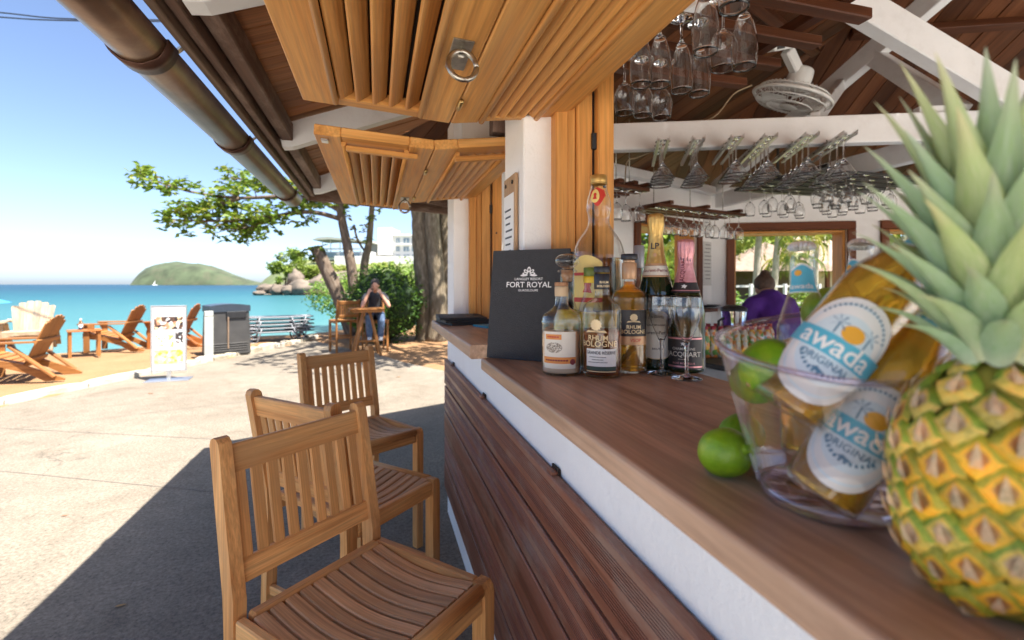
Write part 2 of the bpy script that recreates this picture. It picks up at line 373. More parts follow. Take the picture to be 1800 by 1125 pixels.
M['kerbstone'] = pbr('kerb_stone', (0.30, 0.26, 0.19), 0.9, 0, 0.25, 9, 0.6, 40, dirt=(0.62, 0.56, 0.46))
M['joint'] = pbr('joint', (0.12, 0.105, 0.09), 0.9)

KA = V((-4.27, 7.10, 0)); KD = V((0.3905, 0.9206, 0)); KN = V((-0.9206, 0.3905, 0))
C0 = V((-6.18, 12.0, 0)); CN = V((-0.576, 0.817, 0))
terr = [(-9.5, -5.2), (-1.58, 13.3), (-0.95, 11.9), (-0.1, 10.5), (0.5, 9.0), (1.2, 7.7), (2.3, 6.6), (9.5, 5.2), (9.5, -5.2)]
def inside(x, y):
    r = False
    for i in range(len(terr)):
        a, b = terr[i], terr[i - 1]
        if (a[1] > y) != (b[1] > y) and x < (b[0] - a[0]) * (y - a[1]) / (b[1] - a[1]) + a[0]: r = not r
    return r
def hs(x, y):
    p = V((x, y, 0)); s = (p - C0).dot(CN); k = (p - KA).dot(KN)
    if inside(x, y) and k < -0.1: return -0.05
    h = 0.02 + 0.05 * noise.noise(V((x * 0.9, y * 0.9, 0))) + 0.03 * noise.noise(V((x * 2.6, y * 2.6, 3)))
    if k < 0.15: h = min(h, 0.02) if k > -0.1 else h - 0.02
    if s > 0: h -= 0.16 * s if s < 12 else 1.92
    return h
nx, ny, st = 115, 135, 0.25
g = MB(); vs = [(-20 + i * st, -6 + j * st, hs(-20 + i * st, -6 + j * st)) for j in range(ny + 1) for i in range(nx + 1)]
g.add(vs, [(j * (nx + 1) + i, j * (nx + 1) + i + 1, (j + 1) * (nx + 1) + i + 1, (j + 1) * (nx + 1) + i) for j in range(ny) for i in range(nx)], sm=True)
struct(g.build('sand_beach', M['sand']))
g = MB(); g.add([(-60, -80, -0.3), (60, -80, -0.3), (60, -5.9, -0.06), (-60, -5.9, -0.06)], [(0, 1, 2, 3)])
g.add([(-60, -5.9, -0.09), (-19.9, -5.9, -0.09), (-19.9, 2, -0.09), (-60, -25, -0.9)], [(0, 1, 2, 3)])
struct(g.build('inland_ground', M['sand']))
g = MB(); g.add([(-9000, 3, -0.75), (9000, 3, -0.75), (9000, 14000, -0.75), (-9000, 14000, -0.75)], [(0, 1, 2, 3)])
struct(g.build('sea', M['sea']))
g = MB(); n = len(terr); g.add([(x, y, 0) for x, y in terr] + [(x, y, -0.12) for x, y in terr], [list(range(n))[::-1]] + [(i, (i + 1) % n, (i + 1) % n + n, i + n) for i in range(n)])
terrace = struct(g.build('terrace', M['concrete']))
g = MB().add([(-14, -16, 0.004), (14, -16, 0.004), (14, -1.15, 0.004), (-7.5, -1.15, 0.004)], [(0, 1, 2, 3)]); struct(g.build('bounce_paving', pbr('bounce_paving_pale', (0.72, 0.69, 0.63), 0.8, 0, 0.06, 3, 0.3, 20, src='world')))  # unseen pale ground added behind the camera to bounce light forward
def joint(a, b, wd=0.008):
    a, b = atH(*a, 0.002), atH(*b, 0.002); d = (b - a).normalized(); q = V((-d.y, d.x, 0)) * wd / 2
    MB().add([a + q, a - q, b - q, b + q], [(0, 1, 2, 3)]).build('expansion_joint', M['joint'], terrace)
joint((-300, 737), (420, 774), 0.007); joint((-300, 798), (470, 874), 0.007); joint((40, 752), (640, 680), 0.006)
g = MB(); g.add([(2.3, 6.62, 0.01), (9.5, 5.22, 0.01), (200, 0, 0.01), (260, 260, 0.01), (40, 240, 0.01), (3.4, 22, 0.01)], [(0, 1, 2, 3, 4, 5)])
struct(g.build('garden_lawn', M['lawn']))
# kerb: a long limewashed run, then single stones
kerb = struct(link('kerb', None))
def kstone(u0, u1, mat, hh, wd, jit=0.0):
    p0 = KA + KD * u0; p1 = KA + KD * u1; b = MB()
    n = max(2, int((u1 - u0) / 0.12)); pr = [(-wd / 2, -0.1), (wd / 2, -0.1), (wd / 2, hh * 0.8), (wd * 0.38, hh), (-wd * 0.36, hh), (-wd / 2, hh * 0.78)]
    vs = []
    for i in range(n + 1):
        q = lerp(p0, p1, i / n)
        for x, z in pr:
            e = 0.012 * noise.noise(V((q.x * 5, q.y * 5, x * 20 + z * 9))) if z > 0 else 0
            ed = (0.82 if i in (0, n) else 1.0)
            vs.append(q - KN * (x * ed + e + jit * 0) + V((0, 0, (z + e) * (ed if z > 0 else 1))))
    m = len(pr); fs = [(i * m + j, (i + 1) * m + j, (i + 1) * m + (j + 1) % m, i * m + (j + 1) % m) for i in range(n) for j in range(m)]
    fs += [list(range(m)), [n * m + j for j in range(m)][::-1]]
    b.add(vs, fs, sm=False); b.build('kerb_stone', mat, kerb)
u = -6.0
while u < 3.0: kstone(u, u + 0.985, M['kerb'], 0.085, 0.17); u += 1.0
while u < 6.8:
    L = U(0.22, 0.5); kstone(u, u + L, M['kerb'] if R() < 0.3 else M['kerbstone'], U(0.08, 0.13), U(0.15, 0.22)); u += L + 0.02

# ------------------------------------------------------------------ the bar kiosk
kiosk = thing('beach_bar_kiosk', 'open beach bar kiosk with white walls, wooden counter and raised orange shutters', 'kiosk')
K = lambda mb, name, mat: mb.build(name, mat, kiosk)
WX, WI = 0.428, 0.70
K(MB().box(((WX + WI) / 2, 0.96, 0.583), (WI - WX, 4.12, 1.166)), 'wall', M['white'])
# pillars
for y0, y1 in ((1.40, 1.62), (2.787, 3.02), (-0.36, -0.14)):
    K(MB().box(((WX + 0.523) / 2, (y0 + y1) / 2, 1.78), (0.523 - WX, y1 - y0, 1.226), ch=0.004), 'pillar', M['white'])
    K(MB().box(((0.526 + WI) / 2, (y0 + y1) / 2, 1.78), (WI - 0.526, y1 - y0 - 0.004, 1.222)), 'pillar_core', M['white'])
K(MB().box((0.53, 0.96, 2.19), (0.104, 4.10, 0.40)), 'lintel', M['white'])
def jamb(y, sg):
    # boards of a wooden window jamb, seen from the opening; sg = side the boards stand proud towards
    for x0, x1, pr in ((0.516, 0.553, 0.046), (0.555, 0.585, 0.030), (0.587, 0.640, 0.034), (0.650, 0.705, 0.050)):
        K(MB().box(((x0 + x1) / 2, y + sg * pr / 2, 1.705), (x1 - x0, pr, 0.996), ch=0.003), 'jamb_board', M['frame'])
    b = MB().box((0.645, y + sg * 0.012, 1.705), (0.010, 0.024, 0.99)); K(b, 'bolt_groove', M['black'])
    for z in (1.86, 1.72, 1.45):
        K(MB().box((0.645 if z > 1.8 else 0.672, y + sg * (0.036 if z > 1.8 else 0.0505), z), (0.020 if z > 1.8 else 0.010, 0.012 if z > 1.8 else 0.004, 0.05 if z > 1.8 else 0.010), ch=0.002), 'bolt_plate', M['black'])
jamb(1.40, -1); jamb(1.62, 1); jamb(2.787, -1); jamb(-0.14, 1)
for y0, y1 in ((-0.138, 1.398), (1.622, 2.785)):
    K(MB().box((0.548, (y0 + y1) / 2, 1.965), (0.055, y1 - y0, 0.03), ch=0.003), 'head_board', M['frame'])
# counters
def counter(x0, x1, y0, y1, z0, z1):
    b = MB(); r = 0.007; pts = []
    for (cx, cz, a0) in ((x1 - r, z0 + r, -90), (x1 - r, z1 - r, 0), (x0 + r, z1 - r, 90), (x0 + r, z0 + r, 180)):
        for k in range(4): a = radians(a0 + 30 * k); pts.append((cx + r * cos(a), cz + r * sin(a)))
    b.prism(pts, lambda x, y, d: (x, d, y), y0, y1); K(b, 'counter_top', M['counter'])
counter(0.294, 0.757, -1.09, 1.385, 1.169, 1.205)
counter(0.302, 0.757, 1.60, 2.775, 1.169, 1.216)
# cladding planks with fluted faces, on battens
def plank(z1, h, fl, y0=-1.05, y1=2.97):
    th = 0.022; x = 0.400; pts = [(x + th, 0), (x + th, h), (x + 0.003, h), (x, h - 0.003)]
    z = h - 0.003; d = 0.0022
    if fl:
        for a, bnd in ((0.018, 5), (0.020, 4)):
            z -= a * U(0.8, 1.2); pts.append((x, z))
            for k in range(bnd + 2):
                pts += [(x + d, z - 0.0012), (x + d, z - 0.0032), (x, z - 0.0044), (x, z - 0.0062)]; z -= 0.0062
    pts += [(x, 0.003), (x + 0.003, 0)]
    K(MB().prism([(a, z1 - h + b) for a, b in pts], lambda a, b, dd: (a, dd, b), y0, y1), 'cladding_plank', M['cladding'])
for k in range(5): plank(0.96 - 0.158 * k, 0.145, k in (0, 1, 3), y1=2.97 - (0.0 if k % 2 == 0 else 0.006))
for y in (2.75, 1.93, 1.11, 0.29, -0.53):
    K(MB().box((0.4245 - 0.002, y, 0.575), (0.003 + 0.002, 0.045, 0.80)), 'batten', M['batten'])
    K(MB().box((0.414, y, 0.964), (0.018, 0.035, 0.008)), 'batten_end', M['cladding'])
# eave: fascia, gutter, sub-fascia, rafters
SL = 0.385; EX = -0.52; EZ = 2.20
und = lambda x: EZ + SL * (x - EX)
K(MB().box((-0.512, 1.36, 2.16), (0.026, 5.38, 0.16), ch=0.003), 'fascia_board', M['fascia'])
K(MB().box((-0.478, 1.36, 2.150), (0.030, 5.32, 0.10), ch=0.003), 'fascia_board', M['purlin'])
K(MB().box((-0.425, 1.36, 2.172), (0.055, 5.32, 0.085), ch=0.004), 'purlin', M['purlin'])
gx, gz, gr_ = -0.62, 2.085, 0.07
def half(r0, r1, y0, y1, name, mat, par):
    b = MB(); n = 20; pr = [(gx + r1 * cos(pi + pi * k / n), gz + r1 * sin(pi + pi * k / n)) for k in range(n + 1)] + [(gx + r0 * cos(2 * pi - pi * k / n), gz + r0 * sin(2 * pi - pi * k / n)) for k in range(n + 1)]
    b.prism(pr, lambda x, y, d: (x, d, y), y0, y1, sm=True); return b.build(name, mat, par)
gut = half(gr_ - 0.003, gr_, -1.3, 4.02, 'gutter', M['gutter'], kiosk)
for y in (1.55, 2.43, 3.72, 0.5):
    half(gr_ + 0.001, gr_ + 0.007, y - 0.035, y + 0.035, 'gutter_collar', M['gutter_dark'], gut)
    MB().bar((-0.553, y + 0.05, 2.09), (-0.523, y + 0.05, 2.12), 0.02, 0.006).build('gutter_clip', M['steel'], gut)
MB().lathe([(0, 0), (gr_, 0), (gr_, 0.004), (0, 0.004)], 24, (gx, 4.02, gz), M=Matrix(((1, 0, 0), (0, 0, 1), (0, -1, 0))), a0=0, a1=pi).build('gutter_end', M['gutter_dark'], gut)
def rafter(y, x1=0.45, wd=0.062, dp=0.135):
    pr = [(-0.458, und(-0.458) - 0.02), (-0.458, und(-0.458) - 0.07), (-0.445, und(-0.445) - dp), (-0.40, und(-0.40) - dp - 0.012), (x1, und(x1) - dp - 0.012), (x1, und(x1) - 0.02)]
    K(MB().prism(pr, lambda x, z, d: (x, d, z), y - wd / 2, y + wd / 2), 'rafter', M['beam'])
for y in (2.62, 3.86, 1.35, 0.1, -1.15): rafter(y)
# roof faces: boards up the slope, purlins across, one covering
h2, h3 = radians(23), radians(-24)
n2 = V((-sin(h2), cos(h2))); n3 = V((-sin(h3), cos(h3))); P2o = V((3.06, 4.25))
def isect(na, ca, nb, cb):
    d = na.x * nb.y - na.y * nb.x; return V(((ca * nb.y - cb * na.y) / d, (na.x * cb - nb.x * ca) / d))
E1 = V((EX, 4.05)); E2 = isect(n2, n2.dot(E1), n3, n3.dot(P2o) + 1.0); n4 = V((1, 0)); E3 = isect(n3, n3.dot(P2o) + 1.0, n4, 7.2)
E0 = V((EX, -1.3)); E4 = V((7.2, -1.3)); PK = V((3.1, 1.0, und(3.1)))
def roof_face(A, B, bw, up=0.0, skip=None, mat='board'):
    A3, B3 = V((A.x, A.y, EZ)), V((B.x, B.y, EZ)); e = (B3 - A3); Ln = e.length; e.normalize()
    up_ = (PK - A3) - e * (PK - A3).dot(e); HT = up_.length; up_.normalize(); nrm = e.cross(up_)
    if nrm.z < 0: nrm = -nrm
    pk = (PK - A3).dot(e)
    def lim(t): return HT * (t / pk if t < pk else (Ln - t) / (Ln - pk))
    t = 0.0
    while t < Ln:
        t1 = min(t + bw - 0.006, Ln)
        if not skip or not skip(A3 + e * t):
            dz = U(0, 0.004)
            po = [(t, 0), (t1, 0), (t1, max(lim(t1), 0.001))] + ([(pk, HT)] if t < pk < t1 else []) + [(t, max(lim(t), 0.001))]
            b = MB(); off = V((U(0, 60), U(0, 60), 0)); vs = []; gr = []
            for dd in (dz, 0.016):
                for x, y in po: vs.append(A3 + e * x + up_ * y + nrm * dd); gr.append(V((y, x, dd)) + off)
            m = len(po); fs = [list(range(m)), [m + i for i in range(m)][::-1]] + [(i, i + m, (i + 1) % m + m, (i + 1) % m) for i in range(m)]
            fs = [f[::-1] for f in fs]
            b.add(vs, fs, gr=gr); K(b, 'ceiling_board', M[mat])
        t += bw
    b = MB(); b.add([A3 + nrm * 0.03 - up_ * 0.03, B3 + nrm * 0.03 - up_ * 0.03, PK + nrm * 0.03, A3 + nrm * 0.05 - up_ * 0.03, B3 + nrm * 0.05 - up_ * 0.03, PK + nrm * 0.05], [(0, 1, 2), (3, 4, 5), (0, 1, 4, 3)]); K(b, 'roof_sheet', M['zinc'])
    return A3, e, up_, nrm, HT, lim, pk, Ln
F1 = roof_face(E0, E1, 0.105, skip=lambda p: p.y < -1.2, mat='board_eave_lit')
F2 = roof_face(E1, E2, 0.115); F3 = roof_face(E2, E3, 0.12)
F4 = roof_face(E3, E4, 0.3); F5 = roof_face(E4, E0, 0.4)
def face_purlin(F, y, wd=0.06, dp=0.055, mat='rack'):
    A3, e, up_, nrm, HT, lim, pk, Ln = F; a = y / HT * pk + 0.06; b_ = Ln - y / HT * (Ln - pk) - 0.06
    K(MB().bar(A3 + e * a + up_ * y - nrm * dp / 2, A3 + e * b_ + up_ * y - nrm * dp / 2, wd, dp, nrm, 0.003), 'purlin', M[mat])
for F in (F2, F3):
    for y in (1.75, 2.75): face_purlin(F, y)
for y in (1.5, 2.4, 3.2): face_purlin(F1, y)
b = MB().bar((E1.x, E1.y - 0.015, EZ - 0.04), (E2.x, E2.y - 0.015, EZ - 0.04), 0.028, 0.17, (0, 0, 1), 0.003); K(b, 'fascia_board', M['purlin'])
K(MB().bar((E1.x + 0.25, E1.y + 0.02, EZ - 0.01), (E2.x, E2.y - 0.10, EZ - 0.01), 0.05, 0.10, (0, 0, 1), 0.003), 'purlin', M['purlin'])
for k in range(1, 6):
    q = V((E1.x, E1.y, 0)) + V((cos(h2), sin(h2), 0)) * (0.75 * k); t = (PK - q); t.z = 0
    d = V((sin(h2), -cos(h2), 0)); s2 = F2[2].z / sqrt(1 - F2[2].z ** 2)
    p0 = q + d * 0.1; p1 = q + d * 1.15
    K(MB().bar((p0.x, p0.y, EZ + s2 * 0.1 - 0.085), (p1.x, p1.y, EZ + s2 * 1.15 - 0.085), 0.055, 0.12, (0, 0, 1), 0.003), 'rafter', M['beam'])
# inner walls with window openings
def lineX(px, A, B):
    t = (px - 900) / FPX; d = V((t * CT + ST, CT - t * ST)); e = B - A
    den = d.x * e.y - d.y * e.x; s_ = (A.x * e.y - A.y * e.x) / den; return (d * s_ - A).dot(e.normalized())
P1i, P2i = V((0.72, 3.0)), V((3.13, 4.0)); P3i = P2i + V((cos(h3), sin(h3))) * 3.3; P4i = V((5.9, -1.0))
def wall_run(A, B, ops, th, name='wall', z1=2.34):
    e = (B - A); Ln = e.length; e.normalize(); nn = V((-e.y, e.x)); b = MB(); Mx = Matrix(((e.x, nn.x, 0), (e.y, nn.y, 0), (0, 0, 1)))
    def bx(u0, u1, za, zb): c = A + e * (u0 + u1) / 2 + nn * th / 2; b.box((c.x, c.y, (za + zb) / 2), (u1 - u0, th, zb - za), Mx)
    u = 0
    for u0, u1, za, zb in ops + [(Ln, Ln, 0, 0)]:
        if u0 > u: bx(u, u0, 0, z1)
        if u1 > u0: bx(u0, u1, 0, za); bx(u0, u1, zb, z1)
        u = u1
    K(b, name, M['white'])
    fw = 0.065
    for u0, u1, za, zb in ops:
        def fb(ua, ub, zc, zd, d0, d1, nm='window_frame', mt='redwood'):
            c = A + e * (ua + ub) / 2 + nn * (d0 + d1) / 2; K(MB().box((c.x, c.y, (zc + zd) / 2), (ub - ua, d1 - d0, zd - zc), Mx, 0.004), nm, M[mt])
        fb(u0 - fw, u1 + fw, zb - 0.01, zb + fw, -0.03, -0.002); fb(u0 - fw, u0 + 0.004, za, zb - 0.012, -0.03, -0.002); fb(u1 - 0.004, u1 + fw, za, zb - 0.012, -0.03, -0.002)
        fb(u0 - 0.10, u1 + 0.10, za - 0.035, za - 0.002, -0.16, th + 0.10, 'window_sill')
        fb(u0 + 0.005, u0 + 0.03, za + 0.002, zb - 0.012, 0.02, th + 0.015, 'window_frame', 'frame'); fb(u1 - 0.03, u1 - 0.005, za + 0.002, zb - 0.012, 0.02, th + 0.015, 'window_frame', 'frame'); fb(u0 + 0.032, u1 - 0.032, zb - 0.035, zb - 0.012, 0.02, th + 0.013, 'window_frame', 'frame')
zs0, zs1 = 1.205, 1.945
o2 = [(lineX(1122, P1i, P2i), lineX(1224, P1i, P2i), zs0, zs1)]
o3 = [(lineX(1289, P2i, P3i), lineX(1489, P2i, P3i), zs0, zs1), (lineX(1560, P2i, P3i), 3.0, zs0, zs1)]
wall_run(P1i, P2i, o2, 0.2); wall_run(P2i, P3i, o3, 0.2)
for q in (P3i, P4i, P3i.lerp(P4i, 0.5), V((3.2, -1.0))): K(MB().box((q.x, q.y, 1.17), (0.14, 0.14, 2.34), ch=0.01), 'post', M['white'])  # unseen rear sides left open on posts to let light in
K(MB().add([(0.7, -1.1, 0.004), (6.0, -1.1, 0.004), (P3i.x, P3i.y, 0.004), (P2i.x, P2i.y, 0.004), (0.7, 3.0, 0.004)], [(0, 1, 2, 3, 4)]), 'floor', pbr('bar_floor', (0.36, 0.37, 0.38), 0.5))
# shutters: bi-fold louvred leaves, raised
def leaf(p0, p1, L, ydir, origin, name='shutter_leaf', nsl=6, mats='shutter', flip=1, ring=None, hinge=None, ends=(0.055, 0.055), latch=None):
    # p0,p1: (outward, height) of the two long edges of the underside; origin + ydir*[0..L]; outward axis = perpendicular
    yd = V((ydir.x, ydir.y, 0)).normalized(); ox = V((-yd.y, yd.x, 0)) * -1  # to the right of ydir
    a = V(origin) + ox * p0[0] + V((0, 0, p0[1])); bq = V(origin) + ox * p1[0] + V((0, 0, p1[1]))
    u = (bq - a); W = u.length; u.normalize(); nrm = u.cross(yd); nrm = nrm if nrm.z > 0 else -nrm
    Mx = Matrix((u, yd, nrm)).transposed().to_4x4(); Mx.translation = a
    th = 0.034; sw = 0.082; b = MB()
    b.box((sw / 2, L / 2, th / 2), (sw, L, th), ch=0.003); b.box((W - sw / 2, L / 2, th / 2), (sw, L, th), ch=0.003)
    b.box((W / 2, ends[0] / 2, th / 2 + 0.0015), (W - 2 * sw - 0.001, ends[0], th - 0.003), ch=0.003)
    b.box((W / 2, L - ends[1] / 2, th / 2 + 0.0015), (W - 2 * sw - 0.001, ends[1], th - 0.003), ch=0.003)
    fr = b.build(name, M[mats], kiosk); fr.matrix_local = Mx
    for x in (sw + 0.006, W - sw - 0.006):
        MB().tube([(x, ends[0] * 0.6, -0.003), (x, L - ends[1] * 0.6, -0.003)], 0.0085, 8).build('bead', M[mats], fr)
    x0, x1 = sw + 0.012, W - sw - 0.012; pt = (x1 - x0) / nsl; me = None
    sl_ = MB(); pr = []
    for k in range(5): an = radians(-90 + 45 * k); pr.append((0.0165 + 0.006 * cos(an), 0.006 * sin(an)))
    for k in range(5): an = radians(90 + 45 * k); pr.append((-0.0165 + 0.006 * cos(an), 0.006 * sin(an)))
    ca, sa = cos(radians(40 * flip)), sin(radians(40 * flip))
    sl_.prism(pr, lambda x, z, d: (x * ca - z * sa, d, x * sa + z * ca), ends[0] + 0.001, L - ends[1] - 0.001); me = sl_.mesh('slat', M[mats])
    for k in range(nsl): link('slat', me, fr, (x0 + pt * (k + 0.5), 0, 0.016))
    MB().box((W / 2, L / 2, th + 0.004), (W - 2 * sw + 0.03, L - 0.06, 0.006)).build('gap_shade_board', M['batten'], fr)  # added dark sheet, stands for the shade seen between the slats
    if ring is not None:
        x, y = ring; pl = MB().box((x, y, -0.002), (0.042, 0.13, 0.004), ch=0.001).build('latch_plate', M['steel'], fr)
        MB().tube([(x, y - 0.03, -0.004), (x, y - 0.03, -0.016), (x, y - 0.045, -0.020)], 0.008, 8).build('ring_mount', M['steel'], fr)
        rp = [(x + 0.028 * cos(2 * pi * k / 20), y - 0.052 - 0.012 * (1 - sin(2 * pi * k / 20)), -0.052 + 0.033 * sin(2 * pi * k / 20)) for k in range(21)]
        MB().tube(rp, 0.0055, 8).build('ring_pull', M['steel'], fr)
    if hinge:
        for x, y in hinge:
            MB().tube([(x, y - 0.03, -0.006), (x, y - 0.028, -0.006), (x, y + 0.028, -0.006), (x, y + 0.03, -0.006)], [0.003, 0.0065, 0.0065, 0.003], 8).build('hinge', M['brass'], fr)
    if latch:
        x, y = latch; MB().box((x, y, -0.004), (0.022, 0.035, 0.008), ch=0.002).build('catch', M['alu'], fr)
    return fr
yv = V((0, 1))
leaf((-0.195, 1.925), (0.208, 1.897), 1.55, yv, (0, -0.12, 0), ring=(0.403 - 0.042, 1.12), nsl=5)
leaf((0.212, 1.897), (0.555, 1.940), 1.55, yv, (0, -0.12, 0), hinge=((-0.002, 1.38), (-0.002, 0.4)), flip=-1, nsl=5, ends=(0.055, 0.03))
leaf((-0.195, 1.902), (0.188, 1.880), 1.38, yv, (0, 1.66, 0), ring=(0.383 - 0.042, 1.02), latch=(0.03, 0.05), ends=(0.10, 0.03), nsl=5)
leaf((0.192, 1.880), (0.555, 1.925), 1.12, yv, (0, 1.66, 0), hinge=((-0.002, 0.32), (-0.002, 0.95)), flip=-1, nsl=5, ends=(0.10, 0.03))
for pth, nm in ((0.05, 'shutter_stop'),):
    K(MB().box((0.02, 1.735, 1.876), (0.24, 0.028, 0.018), rotm('Y', 0.058), 0.003), nm, M['shutter']); K(MB().box((0.40, 1.735, 1.886), (0.26, 0.028, 0.018), rotm('Y', -0.12), 0.003), nm, M['shutter'])
# shutters raised outside the far windows
for A, B, ops in ((P1i, P2i, o2), (P2i, P3i, o3)):
    e = (B - A).normalized(); nn = V((-e.y, e.x))
    for u0, u1, za, zb in ops:
        o = A + e * (u0 + 0.03) + nn * 0.22
        leaf((-0.5, zb + 0.03), (-0.16, zb - 0.02), u1 - u0 - 0.06, e, (o.x, o.y, 0), nsl=5)
        leaf((-0.155, zb - 0.02), (0.0, zb - 0.005), u1 - u0 - 0.06, e, (o.x, o.y, 0), nsl=1)
# white trusses inside
def beam(p0, p1, w_, h_, name='roof_beam', mat='beam', up=(0, 0, 1)): K(MB().bar(p0, p1, w_, h_, up, 0.005), name, M[mat])
hA = radians(-22); a0 = V((0.74, 2.715, 2.25)); a1 = a0 + V((cos(hA), sin(hA), 0)) * 5.2
beam(a0, a1, 0.07, 0.15, 'tie_beam')
beam((P2i.x - 0.02, P2i.y - 0.12, 2.21), (3.06, 1.85, 2.21), 0.07, 0.13, 'tie_beam')
hipB0 = V((P2i.x, P2i.y - 0.05, 2.335)); hipB1 = PK + V((0, 0, -0.12)); beam(hipB0, hipB1, 0.07, 0.13, 'hip_rafter')
beam((0.60, 2.95, und(0.6) - 0.09), PK + V((-0.1, 0.05, -0.16)), 0.06, 0.12, 'hip_rafter')
def onA(px): 
    t = (px - 900) / FPX; d = V((t * CT + ST, CT - t * ST)); e = V((cos(hA), sin(hA))); A_ = V((a0.x, a0.y))
    s_ = (A_.x * e.y - A_.y * e.x) / (d.x * e.y - d.y * e.x); q = d * s_; return V((q.x, q.y, 2.25))
def onB(px):
    t = (px - 900) / FPX; d = V((t * CT + ST, CT - t * ST)); A_ = V((hipB0.x, hipB0.y)); e = (hipB1 - hipB0); e2 = V((e.x, e.y))
    s_ = ((A_.x * e2.y - A_.y * e2.x) / (d.x * e2.y - d.y * e2.x)); q = d * s_; k = (q - A_).length / e2.length; return hipB0 + e * k
sB = onB(1535); beam(sB + V((0, 0, -0.03)), onA(1715) + V((0, 0.06, 0.09)), 0.06, 0.10, 'strut')
sE = onB(1478); beam(sE + V((0, 0, -0.03)), onA(1447) + V((0, 0.05, 0.08)), 0.05, 0.08, 'strut')
cA = onA(1775); cT = at(1440, -30, 2.35); beam(cA + V((0, -0.08, 0.06)), cT, 0.08, 0.15, 'strut')
K(MB().bar(onA(1618) + V((0, 0.02, 0.09)), onA(1665) + V((0, 0.02, 0.09)), 0.05, 0.05), 'strut_block', M['beam'])
beam((P2i.x, P2i.y - 0.04, 2.31), (P3i.x, P3i.y - 0.04, 2.31), 0.08, 0.07, 'wall_plate'); beam((0.75, 2.97, 2.31), (P2i.x - 0.05, P2i.y - 0.08, 2.31), 0.08, 0.07, 'wall_plate')
K(MB().box((0.44, 1.69, 2.06), (0.09, 0.06, 0.20), ch=0.003), 'bracket', M['purlin'])
# framed notice on the pillar
nb = MB().box((0.420, 1.515, 1.60), (0.010, 0.135, 0.34), ch=0.002); nbo = tag(nb.build('notice_board', wood('notice_wood', (0.42, 0.24, 0.12), (0.56, 0.36, 0.2), (0.64, 0.44, 0.27), 0.5)), 'small wooden notice board with a printed sheet screwed to the white pillar', 'notice')
MB().box((0.4135, 1.515, 1.575), (0.002, 0.112, 0.27)).build('printed_sheet', M['whiteink'], nbo)
for k in range(9): MB().box((0.4120, 1.515 + U(-0.01, 0.01), 1.66 - 0.022 * k), (0.0006, U(0.05, 0.085), 0.006)).build('text_line', M['blackink'], nbo)
for y in (1.475, 1.555): MB().lathe([(0, -0.003), (0.006, -0.002), (0.007, 0.002)], 10, (0.414, y, 1.745), M=rotm('Y', -pi / 2)).build('screw', M['black'], nbo)
